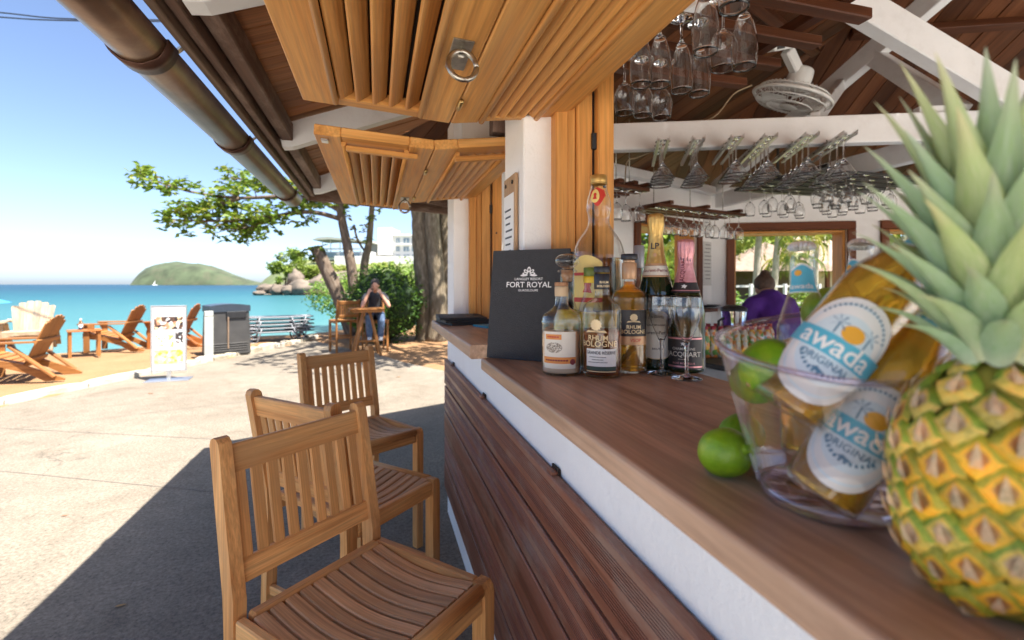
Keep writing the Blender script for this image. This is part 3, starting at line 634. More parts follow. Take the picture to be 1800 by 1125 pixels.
# ------------------------------------------------------------------ bar stools
def stool_proto(mats=('teak', 'teak_seat')):
    T, S = M[mats[0]], M[mats[1]]
    root = thing('bar_stool', 'teak bar stool', 'stool')
    W2, D2, SH, TOP = 0.225, 0.225, 0.64, 1.045
    P = lambda mb, n, m=T: mb.build(n, m, root)
    for sx in (-1, 1):
        # rear leg and back post in one bent piece
        pr = [(-0.262, 0), (-0.222, 0), (-0.205, SH - 0.05), (-0.205, SH + 0.03), (-0.268, TOP - 0.03), (-0.273, TOP - 0.012), (-0.283, TOP - 0.002), (-0.297, TOP), (-0.309, TOP - 0.006), (-0.314, TOP - 0.02), (-0.253, SH + 0.03), (-0.248, SH - 0.06)]
        x = sx * (W2 - 0.016)
        P(MB().prism(pr, lambda a, b, d: (d, a, b), x - 0.016, x + 0.016, ga=2), 'rear_leg')
        fl = [(-0.021, 0), (0.019, 0), (0.021, SH - 0.03), (0.017, SH - 0.012), (0.006, SH - 0.001), (-0.021, SH)]
        P(MB().prism(fl, lambda a, b, d: (d, D2 - 0.021 + a, b), sx * W2 - sx * 0.040, sx * W2, ga=2), 'front_leg')
        P(MB().box((sx * (W2 - 0.013), -0.012, SH - 0.034), (0.024, 2 * D2 - 0.075, 0.058), ch=0.004), 'side_rail', T)
        P(MB().box((sx * (W2 - 0.014), 0.0, 0.22), (0.018, 2 * D2 - 0.05, 0.032), ch=0.003), 'stretcher')
    P(MB().tube([(-W2 + 0.041, D2 - 0.02, SH - 0.016), (W2 - 0.041, D2 - 0.02, SH - 0.016)], 0.019, 12, sm=True).box((0, D2 - 0.022, SH - 0.046), (2 * W2 - 0.082, 0.028, 0.05), ch=0.004), 'front_rail', T)
    P(MB().box((0, -0.188, SH - 0.012), (2 * W2 - 0.064, 0.032, 0.028), ch=0.006), 'rear_rail', T)
    P(MB().box((0, D2 - 0.022, 0.30), (2 * W2 - 0.082, 0.020, 0.036), ch=0.003), 'foot_rest'); P(MB().box((0, -0.235, 0.30), (2 * W2 - 0.066, 0.020, 0.034), ch=0.003), 'stretcher')
    lean = lambda z: -0.229 - (z - SH - 0.03) / (TOP - 0.03 - SH - 0.03) * 0.062
    def rail(z0, z1, th, nm):
        zc = (z0 + z1) / 2; a = atan2(0.062, TOP - SH - 0.06)
        b = MB(); n = 6
        pr = [(-th / 2, z0 - zc), (th / 2, z0 - zc), (th / 2, z1 - zc - 0.004), (th / 2 - 0.004, z1 - zc), (-th / 2 + 0.004, z1 - zc), (-th / 2, z1 - zc - 0.004)]
        b.prism(pr, lambda y, z, d: (d, lean(zc) + y * cos(a) - z * sin(a), zc + z * cos(a) + y * sin(a)), -W2 + 0.031, W2 - 0.031); return P(b, nm)
    rail(0.952, 1.022, 0.022, 'top_rail'); rail(0.695, 0.75, 0.020, 'lower_rail')
    z0, z1 = 0.748, 0.954; a = atan2(0.062, TOP - SH - 0.06); k = 9; pitch = (2 * W2 - 0.064) / k
    sm = MB().box((0, 0, 0), (0.029, 0.010, (z1 - z0) / cos(a)), ch=0.002).mesh('back_slat', T)
    for i in range(k): link('back_slat', sm, root, (-W2 + 0.032 + pitch * (i + 0.5), lean((z0 + z1) / 2), (z0 + z1) / 2), (a, 0, 0))
    k = 10; x0 = -W2 + 0.026; pitch = (2 * W2 - 0.052) / k
    b = MB(); n = 8; vs = []; gr = []
    for i in range(n + 1):
        t = i / n; y = -0.171 + t * (D2 - 0.041 + 0.171); z = SH - 0.004 - 0.022 * sin(pi * min(1, t * 1.02)) ** 1.0
        for xx, zz in ((-0.0165, -0.012), (0.0165, -0.012), (0.0165, -0.003), (0.0135, 0), (-0.0135, 0), (-0.0165, -0.003)):
            vs.append((xx, y, z + zz)); gr.append((y, xx, zz))
    fs = [(i * 6 + j, (i + 1) * 6 + j, (i + 1) * 6 + (j + 1) % 6, i * 6 + (j + 1) % 6) for i in range(n) for j in range(6)] + [(0, 1, 2, 3, 4, 5), tuple(n * 6 + j for j in (5, 4, 3, 2, 1, 0))]
    fs = [f[::-1] for f in fs]
    for i in range(k):
        o = V((U(0, 40), U(0, 40), 0)); q = MB(); q.add(vs, fs, gr=[V(g_) + o for g_ in gr]); q.build('seat_slat', S, root, (x0 + pitch * (i + 0.5), 0, 0))
    return root
st0 = stool_proto()
def place_stool(o, pa, pb, label, extra=0.0, group='teak bar stools along the counter'):
    # pa, pb: plan points of the two back-post tops; the sitter faces to the right of pa->pb... rotate local +Y to the facing direction
    pa, pb = V(pa), V(pb); mid = (pa + pb) / 2; e = (pb - pa).normalized(); f = V((e.y, -e.x)); rz = atan2(-f.x, f.y) + extra
    f = V((-sin(rz), cos(rz))); o.location = (mid.x + f.x * 0.292, mid.y + f.y * 0.292, 0); o.rotation_euler = (0, 0, rz)
    o['label'] = label; o['category'] = 'stool'; o['group'] = group
place_stool(st0, (-0.377, 1.331), (-0.050, 1.625), 'teak slatted stool nearest the camera, its whole seat in view')
s2 = copy_tree(st0); place_stool(s2, (-0.435, 1.935), (-0.125, 1.615), 'second teak stool, turned away with its back to the nearest stool'); 
# this one faces the other way
e = (V((-0.125, 1.615)) - V((-0.435, 1.935))).normalized(); f = V((-e.y, e.x)); rz = atan2(-f.x, f.y); mid = V((-0.28, 1.775))
s2.location = (mid.x + f.x * 0.292, mid.y + f.y * 0.292, 0); s2.rotation_euler = (0, 0, rz)
s3 = copy_tree(st0); place_stool(s3, (-0.418, 2.853), (-0.023, 3.10), 'teak stool standing farthest along the counter, below the menu folder')

# ------------------------------------------------------------------ far bar table, its stools and the guest
st1 = stool_proto(('teak_sun', 'teak_sun'))
def put_at(o, p, rz, label, group=None, s=1.0):
    o.location = (p.x, p.y, p.z); o.rotation_euler = (0, 0, rz); o.scale = (s, s, s); o['label'] = label
    if group: o['group'] = group
tb = atH(644, 624, 0); face_cam = atan2(tb.x, -tb.y)
put_at(st1, atH(604, 618, 0), face_cam + pi + 0.35, 'empty orange teak high stool at the far bar table, back to us', 'stools at the far bar table', 1.06); st1['category'] = 'stool'
st1b = copy_tree(st1); gp = tb + V((tb.x, tb.y, 0)).normalized() * 0.55 + V((0.18, 0, 0)); put_at(st1b, gp, face_cam + 0.15, 'orange teak high stool under the seated guest by the bush', 'stools at the far bar table', 1.06)
t = thing('bar_table', 'tall narrow orange teak bar table in front of the guest', 'table', tb, face_cam + 0.1)
for k in range(6): MB().box((-0.28 + 0.112 * k, 0, 0.935), (0.104, 0.62, 0.025), ch=0.003).build('table_board', M['teak_sun'], t)
MB().box((0, -0.27, 0.895), (0.56, 0.022, 0.05), ch=0.002).build('apron', M['teak_sun'], t); MB().box((0, 0.27, 0.895), (0.56, 0.022, 0.05), ch=0.002).build('apron', M['teak_sun'], t)
for sx in (-1, 1):
    MB().bar((sx * 0.05, -0.1, 0.9), (sx * 0.26, -0.22, 0), 0.055, 0.04, ch=0.003).build('leg', M['teak_sun'], t); MB().bar((sx * 0.05, 0.1, 0.9), (sx * 0.26, 0.22, 0), 0.055, 0.04, ch=0.003).build('leg', M['teak_sun'], t)
MB().box((0, 0, 0.28), (0.36, 0.03, 0.04), ch=0.002).build('stretcher', M['teak_sun'], t)
M['skin'] = pbr('skin', (0.50, 0.27, 0.18), 0.5, 0, 0.08, 20, spec=0.35); M['hair'] = pbr('dark_hair', (0.025, 0.017, 0.012), 0.55, 0, 0.4, 60, 0.6, 150)
M['tshirt'] = pbr('black_shirt', (0.028, 0.029, 0.034), 0.85, 0, 0.3, 12, 0.4, 30, dirt=(0.05, 0.05, 0.055)); M['jeans'] = pbr('blue_jeans', (0.07, 0.115, 0.20), 0.85, 0, 0.4, 9, 0.5, 40, dirt=(0.22, 0.28, 0.38)); M['shoe'] = pbr('pale_shoe', (0.62, 0.62, 0.60), 0.6)
def fuse(mb, name, mat, parent, vox=0.014, sm=4):
    o = mb.build(name, mat, parent); m = o.modifiers.new('fuse', 'REMESH'); m.mode = 'VOXEL'; m.voxel_size = vox; m.use_smooth_shade = True
    s = o.modifiers.new('smooth', 'SMOOTH'); s.iterations = sm; s.factor = 0.5; return o
def limb(mb, pts, rs, n=12):
    pts = bez(pts, 4 * (len(pts) - 1)); k = len(rs) - 1; rr = []
    for i in range(len(pts)):
        t = i / (len(pts) - 1) * k; j = min(int(t), k - 1); rr.append(lerp(rs[j], rs[j + 1], t - j))
    mb.tube(pts, rr, n); mb.ell(pts[0], (rr[0],) * 3, 10, 6); mb.ell(pts[-1], (rr[-1],) * 3, 10, 6)
def hand(mb, wrist, d, pn, side=1, curl=0.6, s=1.0):
    # palm along d, palm normal pn; four fingers and a thumb
    d = V(d).normalized(); pn = V(pn).normalized(); x = d.cross(pn).normalized() * side
    w_ = V(wrist); mb.ell(w_ + d * 0.045 * s, (0.040 * s, 0.018 * s, 0.050 * s), 10, 7, Matrix((x, pn, d)).transposed())
    for k, (o, L) in enumerate(((-0.028, 0.062), (-0.009, 0.074), (0.010, 0.070), (0.028, 0.054))):
        a = w_ + d * 0.085 * s + x * o * s; b = a + (d * cos(curl * 0.5) + pn * sin(curl * 0.5)) * L * 0.5 * s; c = b + (d * cos(curl * 1.5) + pn * sin(curl * 1.5)) * L * 0.5 * s
        mb.tube([a - d * 0.02, a, b, c], [0.0095 * s, 0.0095 * s, 0.009 * s, 0.007 * s], 7)
    a = w_ + d * 0.03 * s - x * 0.032 * s; mb.tube([a, a - x * 0.022 * s + d * 0.025 * s, a - x * 0.024 * s + d * 0.055 * s + pn * 0.012], [0.013 * s, 0.011 * s, 0.008 * s], 7)
def head(mb, c, f, s=1.0):
    # c: head centre, f: facing
    f = V(f).normalized(); x = f.cross(V((0, 0, 1))).normalized(); u = x.cross(f); Mx = Matrix((x, f, u)).transposed()
    c = V(c); mb.ell(c + u * 0.018 * s, (0.075 * s, 0.092 * s, 0.098 * s), 16, 12, Mx); mb.ell(c + f * 0.03 * s - u * 0.055 * s, (0.056 * s, 0.060 * s, 0.065 * s), 12, 9, Mx)
    mb.ell(c + f * 0.098 * s - u * 0.012 * s, (0.013 * s, 0.020 * s, 0.024 * s), 8, 6, Mx)
    for q in (-1, 1): mb.ell(c + x * q * 0.076 * s - u * 0.005 * s, (0.010 * s, 0.02 * s, 0.032 * s), 8, 6, Mx); mb.ell(c + x * q * 0.03 * s + f * 0.083 * s + u * 0.022 * s, (0.020 * s, 0.012 * s, 0.009 * s), 8, 5, Mx)
    mb.ell(c + f * 0.086 * s - u * 0.060 * s, (0.024 * s, 0.012 * s, 0.007 * s), 8, 5, Mx); mb.ell(c + f * 0.083 * s - u * 0.075 * s, (0.021 * s, 0.012 * s, 0.008 * s), 8, 5, Mx)
    return Mx
# guest: sits on the stool behind the table, elbows on it, one hand at the face, a phone at the ear. local +Y faces the camera
pr_ = thing('person', 'seated guest in a black T-shirt and jeans holding a phone to the ear', 'person', gp, face_cam + pi + 0.0)
pr_.rotation_euler = (0, 0, atan2(gp.x, -gp.y)); SZ = 0.70
B = MB(); 
limb(B, [(0, 0.02, SZ + 0.08), (0, 0.05, SZ + 0.28), (0, 0.12, SZ + 0.50)], [0.14, 0.125, 0.11]); limb(B, [(0, 0.13, SZ + 0.50), (0.0, 0.20, SZ + 0.61)], [0.062, 0.055])
hc = V((0.0, 0.25, SZ + 0.70)); head(B, hc, (0.05, 1, -0.35))
for q, el, wr in ((-1, (-0.27, 0.40, 0.975), (-0.12, 0.40, 1.215)), (1, (0.25, 0.40, 0.975), (0.135, 0.36, 1.235))):
    sh = V((q * 0.185, 0.12, SZ + 0.49)); limb(B, [sh, el], [0.052, 0.042]); limb(B, [el, wr], [0.042, 0.030]); hand(B, wr, (-q * 0.25, -0.35, 0.85), (-q * 0.6, -0.7, 0), q, 0.7)
for q in (-1, 1):
    limb(B, [(q * 0.085, 0.03, SZ + 0.07), (q * 0.12, 0.42, SZ + 0.06), (q * 0.11, 0.36, 0.36)], [0.085, 0.066, 0.045]); B.ell((q * 0.11, 0.42, 0.30), (0.042, 0.11, 0.04), 10, 7)
fuse(B, 'body', M['skin'], pr_, 0.011)
B = MB(); limb(B, [(0, 0.02, SZ + 0.06), (0, 0.05, SZ + 0.28), (0, 0.115, SZ + 0.49)], [0.155, 0.142, 0.13])
for q, el in ((-1, (-0.27, 0.40, 0.975)), (1, (0.25, 0.40, 0.975))):
    sh = V((q * 0.17, 0.12, SZ + 0.485)); limb(B, [V((0, 0.1, SZ + 0.46)), sh, sh.lerp(V(el), 0.5)], [0.10, 0.074, 0.068])
fuse(B, 'shirt', M['tshirt'], pr_, 0.014)
B = MB(); B.ell((0, 0.03, SZ + 0.08), (0.17, 0.13, 0.10), 14, 9)
for q in (-1, 1): limb(B, [(q * 0.085, 0.04, SZ + 0.07), (q * 0.12, 0.42, SZ + 0.06), (q * 0.11, 0.37, 0.36)], [0.098, 0.080, 0.062])
fuse(B, 'jeans', M['jeans'], pr_, 0.014)
B = MB(); Mx = head(MB(), hc, (0.05, 1, -0.35)); B.ell(hc + Mx @ V((0, -0.028, 0.048)), (0.092, 0.104, 0.096), 16, 10, Mx, amp=0.1, fr=5); fuse(B, 'hair', M['hair'], pr_, 0.012, 2)
for q in (-1, 1): B = MB(); B.ell((q * 0.11, 0.43, 0.315), (0.048, 0.125, 0.042), 12, 8); B.box((q * 0.11, 0.43, 0.287), (0.085, 0.235, 0.022), ch=0.008); fuse(B, 'shoe', M['shoe'], pr_, 0.012)
ph = MB().box((0, 0, 0), (0.009, 0.07, 0.14), rotm('X', 0.25), 0.003).build('mobile_phone', M['black'], None, pr_.matrix_basis @ V((0.098, 0.30, SZ + 0.68))); ph.rotation_euler = pr_.rotation_euler
tag(ph, 'small black mobile phone held at the guest\'s ear', 'phone')

# ------------------------------------------------------------------ adirondack beach chairs
def adirondack(mat):
    root = thing('adirondack_chair', 'adirondack chair', 'chair'); P = lambda mb, n: mb.build(n, mat, root)
    for q in (-1, 1):
        x = q * 0.30
        P(MB().prism([(0.30, 0.28), (0.32, 0.36), (0.26, 0.40), (-0.20, 0.27), (-0.66, 0.045), (-0.70, 0.02), (-0.69, 0.0), (-0.48, 0.0), (-0.30, 0.12), (0.0, 0.235)], lambda a, b, d: (d, a, b), x - 0.018, x + 0.018, ga=1), 'runner')
        P(MB().box((q * 0.335, 0.27, 0.28), (0.03, 0.10, 0.56), ch=0.004), 'front_leg')
        P(MB().bar((q * 0.345, -0.60, 0.06), (q * 0.345, -0.10, 0.53), 0.032, 0.085, (1, 0, 0), 0.004), 'rear_brace')
        pr = [(0.36, -0.075), (0.40, -0.03), (0.40, 0.05), (0.36, 0.09), (0.1, 0.085), (-0.36, 0.03), (-0.40, 0.0), (-0.38, -0.04), (-0.1, -0.06)]
        P(MB().prism(pr, lambda a, b, d: (q * 0.345 + q * b, a, d), 0.56, 0.584, ga=1), 'arm')
        P(MB().prism([(0, 0), (0.06, 0), (0, -0.13)], lambda a, b, d: (d, 0.32 + a, 0.558 + b), q * 0.335 - 0.012, q * 0.335 + 0.012), 'arm_bracket')
    for k in range(6):
        t = k / 5; y = 0.30 - t * 0.50; z = 0.405 - t * 0.145 + (0.0 if k else -0.01)
        P(MB().box((0, y, z), (0.64, 0.088, 0.02), rotm('X', 0.27 if k else -0.3), 0.004), 'seat_slat')
    P(MB().prism([(-0.32, 0), (0.32, 0), (0.32, -0.10), (0.2, -0.075), (0, -0.06), (-0.2, -0.075), (-0.32, -0.10)], lambda a, b, d: (a, d, 0.39 + b), 0.322, 0.342), 'front_apron')
    a = radians(24)
    for k in range(6):
        u = (k - 2.5); top = 0.80 - 0.016 * u * u; w0, w1 = 0.074, 0.104
        f = lambda a_, b_, d, u=u: (u * (0.080 + 0.029 * b_ / 0.8) + a_, -0.20 - b_ * sin(a) - d * cos(a), 0.21 + b_ * cos(a) - d * sin(a))
        P(MB().prism([(-w0 / 2, 0), (w0 / 2, 0), (w1 / 2, top - 0.02), (w1 / 2 - 0.02, top), (-w1 / 2 + 0.02, top), (-w1 / 2, top - 0.02)], f, 0, 0.018, ga=2), 'back_slat')
    for b_ in (0.12, 0.41): P(MB().box((0, -0.20 - b_ * sin(a) - 0.034 * cos(a), 0.21 + b_ * cos(a) - 0.034 * sin(a)), (0.56 + (0.16 if b_ > 0.3 else 0), 0.03, 0.06), rotm('X', a), 0.004), 'back_support')
    return root
gA = 'wooden adirondack chairs on the beach'
ad = adirondack(M['teak_sun'])
def put(o, px, py, rz, label, s=1.0, h=0.03): p = atH(px, py, h); put_at(o, p, rz, label, gA, s)
put(ad, 22, 668, radians(98), 'big orange adirondack chair at the left edge, close to the kerb', 1.0)
a2 = copy_tree(ad); put(a2, 196, 616, radians(90), 'orange adirondack chair side-on to us, left of the white sign board', 1.02)
ad3 = adirondack(M['teak_deep']); put(ad3, 300, 609, radians(92), 'dark orange adirondack chair between the sign board and the bin', 1.02)
ad4 = adirondack(M['teak_pale']); put(ad4, 52, 617, radians(-158), 'bleached pale adirondack chair by the water, facing us', 1.10)
# low side table with a bottle and a cup
p = atH(148, 626, 0.03); t = thing('side_table', 'low wooden side table beside the left beach chair', 'table', p, 0.5)
for k in range(5): MB().box((0, -0.2 + 0.1 * k, 0.50), (0.5, 0.092, 0.02), ch=0.003).build('table_board', M['teak_deep'], t)
for sx in (-1, 1):
    for sy in (-1, 1): MB().box((sx * 0.21, sy * 0.19, 0.245), (0.05, 0.05, 0.49), ch=0.003).build('leg', M['teak_sun'], t)
    MB().box((sx * 0.21, 0, 0.45), (0.03, 0.34, 0.06)).build('apron', M['teak_sun'], t)
q = p + V((-0.08, 0.05, 0.512)); bo = tag(MB().lathe([(0, 0), (0.033, 0), (0.034, 0.12), (0.03, 0.15), (0.013, 0.17), (0.013, 0.2)], 14).build('water_bottle', M['glass'], None, q), 'tiny clear water bottle on the beach side table', 'bottle')
MB().lathe([(0.0145, 0.19), (0.0145, 0.212), (0, 0.213)], 12).build('cap', M['whiteink'], bo); MB().lathe([(0.0345, 0.05), (0.0345, 0.1)], 14).build('label', M['whiteink'], bo)
tag(MB().prism([(-0.05, 0), (0.05, 0), (0.06, 0.09), (-0.06, 0.09)], lambda a, b, d: (a, d, b), -0.004, 0.004).box((0, 0, 0.002), (0.1, 0.06, 0.004)).build('card_holder', M['teak_sun'], None, p + V((0.12, -0.02, 0.512))), 'small wooden card holder on the beach side table', 'card holder')

# ------------------------------------------------------------------ sign board, bin, post, loungers
p = atH(297, 668, 0); rz = atan2(-p.x, p.y) - 0.25
t = thing('sign_board', 'white poster sign board with drink and food photos on a metal foot', 'sign', p, rz)
M['poster'] = pbr('poster_white', (0.55, 0.55, 0.54), 0.4, 0, 0.02)
def photo(name, cols, sc_):
    m, nt, out = newmat(name); pp = princ(nt, out, 0.35); c = coords(nt, 'obj')
    v = N(nt, 'ShaderNodeTexVoronoi'); v.inputs['Scale'].default_value = sc_; nt.links.new(c, v.inputs['Vector'])
    sp = N(nt, 'ShaderNodeSeparateColor'); nt.links.new(v.outputs['Color'], sp.inputs[0])
    r = ramp(nt, sp.outputs[0], [(i / len(cols), c_) for i, c_ in enumerate(cols)], 'CONSTANT'); nt.links.new(r.outputs[0], pp.inputs['Base Color']); return m
bd = MB().box((0, 0, 0.62), (0.42, 0.02, 0.95), ch=0.003).build('poster_panel', M['poster'], t)
for x in (-0.217, 0.217): MB().box((x, 0, 0.62), (0.014, 0.034, 0.98), ch=0.002).build('frame', M['alu'], t)
for z in (0.138, 1.102): MB().box((0, 0, z), (0.42, 0.034, 0.014), ch=0.002).build('frame', M['alu'], t)
MB().box((0, 0, 0.07), (0.05, 0.03, 0.13), ch=0.002).build('pole', M['alu'], t); MB().box((0, 0, 0.006), (0.56, 0.30, 0.012), ch=0.003).build('base_plate', M['alu'], t)
ph1 = photo('photo_drinks', [(0.03, 0.02, 0.02), (0.75, 0.55, 0.32), (0.10, 0.05, 0.03), (0.65, 0.63, 0.6), (0.5, 0.22, 0.12)], 24); ph2 = photo('photo_cocktails', [(0.45, 0.55, 0.75), (0.85, 0.5, 0.12), (0.75, 0.78, 0.85), (0.3, 0.32, 0.55), (0.8, 0.7, 0.4)], 30); ph3 = photo('photo_food', [(0.85, 0.62, 0.05), (0.45, 0.38, 0.5), (0.8, 0.72, 0.25), (0.75, 0.5, 0.3), (0.5, 0.5, 0.15)], 26); ph4 = photo('photo_dark', [(0.03, 0.03, 0.03), (0.7, 0.68, 0.65), (0.1, 0.06, 0.05)], 40)
for (x0, x1, z0, z1, m) in ((-0.18, 0.18, 0.76, 0.94, ph1), (-0.18, -0.06, 0.52, 0.70, ph2), (-0.05, 0.06, 0.50, 0.72, ph2), (0.085, 0.18, 0.52, 0.71, ph4), (-0.18, 0.18, 0.25, 0.45, ph3)):
    for yy in (-0.0125,): MB().box(((x0 + x1) / 2, yy, (z0 + z1) / 2), (x1 - x0, 0.003, z1 - z0)).build('photo_print', m, bd)
M['bin'] = pbr('dark_grey_bin', (0.048, 0.046, 0.044), 0.45, 0, 0.25, 4, 0.2, 20, dirt=(0.06, 0.055, 0.048)); M['binlid'] = pbr('bin_lid', (0.03, 0.04, 0.055), 0.35)
p = atH(398, 622, 0.02); t = thing('litter_bin', 'tall dark grey litter bin with a domed dark lid', 'bin', p, radians(30))
b = MB(); pr = [(-0.36, -0.30), (0.36, -0.30), (0.36, 0.30), (-0.36, 0.30)]
b.add([(x * k, y * k, z) for z, k in ((0, 0.95), (0.03, 1), (0.86, 0.93)) for x, y in pr], [(i * 4 + j, i * 4 + (j + 1) % 4, (i + 1) * 4 + (j + 1) % 4, (i + 1) * 4 + j) for i in range(2) for j in range(4)] + [(3, 2, 1, 0)]); b.build('body', M['bin'], t)
b = MB(); vs = []
for i in range(9):
    u = -1 + i / 4
    for y in (-0.30, 0.30): vs.append((u * 0.355, y, 0.98 + 0.035 * (1 - u * u)))
for i in range(9):
    for y in (-0.30, 0.30): vs.append((-0.355 + i / 8 * 0.71, y, 0.862))
fs = [(2 * i, 2 * i + 2, 2 * i + 3, 2 * i + 1) for i in range(8)] + [(18 + 2 * i, 18 + 2 * i + 2, 2 * i + 2, 2 * i) for i in range(8)] + [(2 * i + 1, 2 * i + 3, 18 + 2 * i + 3, 18 + 2 * i + 1) for i in range(8)] + [(0, 1, 19, 18), (16, 34, 35, 17)]
b.add(vs, fs); b.build('lid', M['binlid'], t)
MB().box((0.10, -0.304, 0.80), (0.36, 0.02, 0.13), ch=0.004).build('flap', M['black'], t); MB().box((-0.05, -0.302, 0.45), (0.025, 0.03, 0.62), ch=0.004).build('rail', pbr('bin_rail', (0.22, 0.15, 0.1), 0.5), t)
for k in range(4): MB().box((0.0, -0.30, 0.10 + 0.045 * k), (0.62, 0.022, 0.018), ch=0.003).build('rib', M['bin'], t); MB().box((0.358, 0, 0.10 + 0.045 * k), (0.022, 0.5, 0.018), ch=0.003).build('rib', M['bin'], t)
M['grey'] = pbr('pale_grey_post', (0.36, 0.37, 0.34), 0.8, 0, 0.15, 6, 0.3, 30)
def post(px, py, wpx, hgt, label):
    p = atH(px, py, 0.02); b = MB().box((0, 0, hgt / 2 - 0.06), (wpx, wpx, hgt - 0.10), ch=0.008); o = tag(b.build('bollard', M['grey'], None, p, (0, 0, 0.3)), label, 'bollard')
    MB().box((0, 0, hgt - 0.055), (wpx * 0.97, wpx * 0.97, 0.10), ch=0.01).build('cap', M['grey'], o)
post(367, 630, 0.15, 0.90, 'pale grey square bollard in front of the litter bin'); post(431, 605, 0.12, 0.72, 'pale grey square bollard half hidden behind the litter bin')
M['lframe'] = pbr('lounger_frame', (0.13, 0.135, 0.15), 0.4, 0.3, 0.05); M['sling'] = pbr('lounger_sling', (0.05, 0.062, 0.082), 0.8, 0, 0.1, 60)
def lounger():
    root = thing('sun_lounger', 'lounger', 'sun lounger'); 
    for q in (-1, 1): MB().tube(bez([(-0.80, q * 0.28, 0.28), (-0.3, q * 0.28, 0.27), (0.4, q * 0.28, 0.27), (0.85, q * 0.28, 0.28)], 8), 0.018, 8).build('side_rail', M['lframe'], root)
    MB().box((0.02, 0, 0.275), (1.62, 0.52, 0.008)).build('sling', M['sling'], root)
    for x in (-0.56, 0.50):
        for q in (-1, 1): MB().tube([(x - 0.17, q * 0.29, 0.275), (x - 0.10, q * 0.29, 0.06), (x - 0.07, q * 0.29, 0.02), (x + 0.07, q * 0.29, 0.02), (x + 0.10, q * 0.29, 0.06), (x + 0.17, q * 0.29, 0.275)], 0.017, 8).build('leg', M['lframe'], root)
        MB().tube([(x, -0.29, 0.02), (x, 0.29, 0.02)], 0.014, 8).build('cross_bar', M['lframe'], root)
    return root
lg0 = lounger(); p = atH(487, 602, 0.0); names = ['bottom', 'second from the bottom', 'middle', 'second from the top', 'top']
for k in range(5):
    o = lg0 if k == 0 else copy_tree(lg0); put_at(o, V((p.x + U(-0.03, 0.03), p.y, 0.02 + 0.088 * k)), 0.28 + U(-0.03, 0.03), 'grey sun lounger stacked behind the bin, %s of the five' % names[k], 'stacked sun loungers', 0.95)
p = atH(527, 598, 0.02); t = thing('folded_table_frame', 'dark green crossed frame of a folding table beside the loungers', 'table frame', p, 0.3)
gm = pbr('green_frame', (0.03, 0.055, 0.04), 0.5)
for z in (0.30, 0.40, 0.50): MB().tube([(-0.35, 0, z), (0.35, 0.05, z + 0.01)], 0.016, 8).build('bar', gm, t)
for q in (-1, 1): MB().tube([(-0.12, 0.1 * q, 0.0), (0.05, 0.1 * q, 0.25), (0.12, 0.1 * q, 0.50)], 0.018, 8).build('leg', gm, t); MB().tube([(0.2, 0.1 * q, 0.0), (0.02, 0.1 * q, 0.25), (-0.1, 0.1 * q, 0.40)], 0.018, 8).build('leg', gm, t)
# fallen leaves on the terrace
M['dry'] = leafmat('dry_leaf', [(0.35, 0.20, 0.05), (0.30, 0.11, 0.04)], 0.2)
for (px, py, s_, lb, c_) in ((520, 640, 0.10, 'brown leaf on the terrace by the single kerb stones', 0.7), (705, 662, 0.09, 'dry leaf on the terrace in the dappled shade', 0.6), (120, 905, 0.035, 'tiny brown leaf on the sunny terrace left of the stools', 0.8), (201, 1066, 0.045, 'small yellow leaf fallen in the shade on the terrace', 0.1), (260, 691, 0.09, 'brown leaf lying on the sunny terrace near the sign board', 0.9)):
    p = atH(px, py, 0.006); b = MB(); vs = [(0, 0, 0.002), (0.3, 0.18, 0.006), (0.7, 0.15, 0.006), (1, 0, 0.010), (0.7, -0.15, 0.002), (0.3, -0.18, 0.003), (0.5, 0, 0.001)]
    b.add([V(q) * s_ for q in vs], [(0, 6, 1), (1, 6, 2), (2, 6, 3), (3, 6, 4), (4, 6, 5), (5, 6, 0)], gr=[(c_, 0, 0)] * 7); tag(b.build('fallen_leaf', M['dry'], None, p, (0, 0, R() * 6)), lb, 'leaf')
# ------------------------------------------------------------------ things on the counter
CH = 1.205
def arc(parent, rf, z0, z1, ha, mat, name='label', phi0=0.0, off=0.0006, n=16, nz=1, top=None, bot=None):
    # patch wrapped on a bottle; rf: radius or function of z; angle measured from the local -Y side
    rf_ = rf if callable(rf) else (lambda z: rf); vs = []; m = max(nz, 1)
    for i in range(n + 1):
        s_ = -1 + 2 * i / n; ph = phi0 + ha * s_; a = z0 if bot is None else bot(s_); b = z1 if top is None else top(s_)
        for j in range(m + 1):
            z = lerp(a, b, j / m); r = rf_(z) + off; vs.append((r * sin(ph), -r * cos(ph), z))
    return MB().add(vs, [(i * (m + 1) + j, (i + 1) * (m + 1) + j, (i + 1) * (m + 1) + j + 1, i * (m + 1) + j + 1) for i in range(n) for j in range(m)], sm=True).build(name, mat, parent)
def txt(parent, body, rf, zc, size, mat, phi0=0.0, sx=1.0, off=0.0012, vert=False, arcb=0.0, name='lettering'):
    rf_ = rf if callable(rf) else (lambda z: rf); vs, fs = text2d(body, size, sx); out = []
    for v in vs:
        x, y = (v.x, v.y) if not vert else (-v.y, v.x)
        z = zc + y - arcb * x * x; r = rf_(z) + off; ph = phi0 + x / rf_(zc); out.append((r * sin(ph), -r * cos(ph), z))
    return MB().add(out, fs).build(name, mat, parent)
def disc2d(n=18, rx=1, ry=1): return [(rx * cos(2 * pi * k / n), ry * sin(2 * pi * k / n)) for k in range(n)]
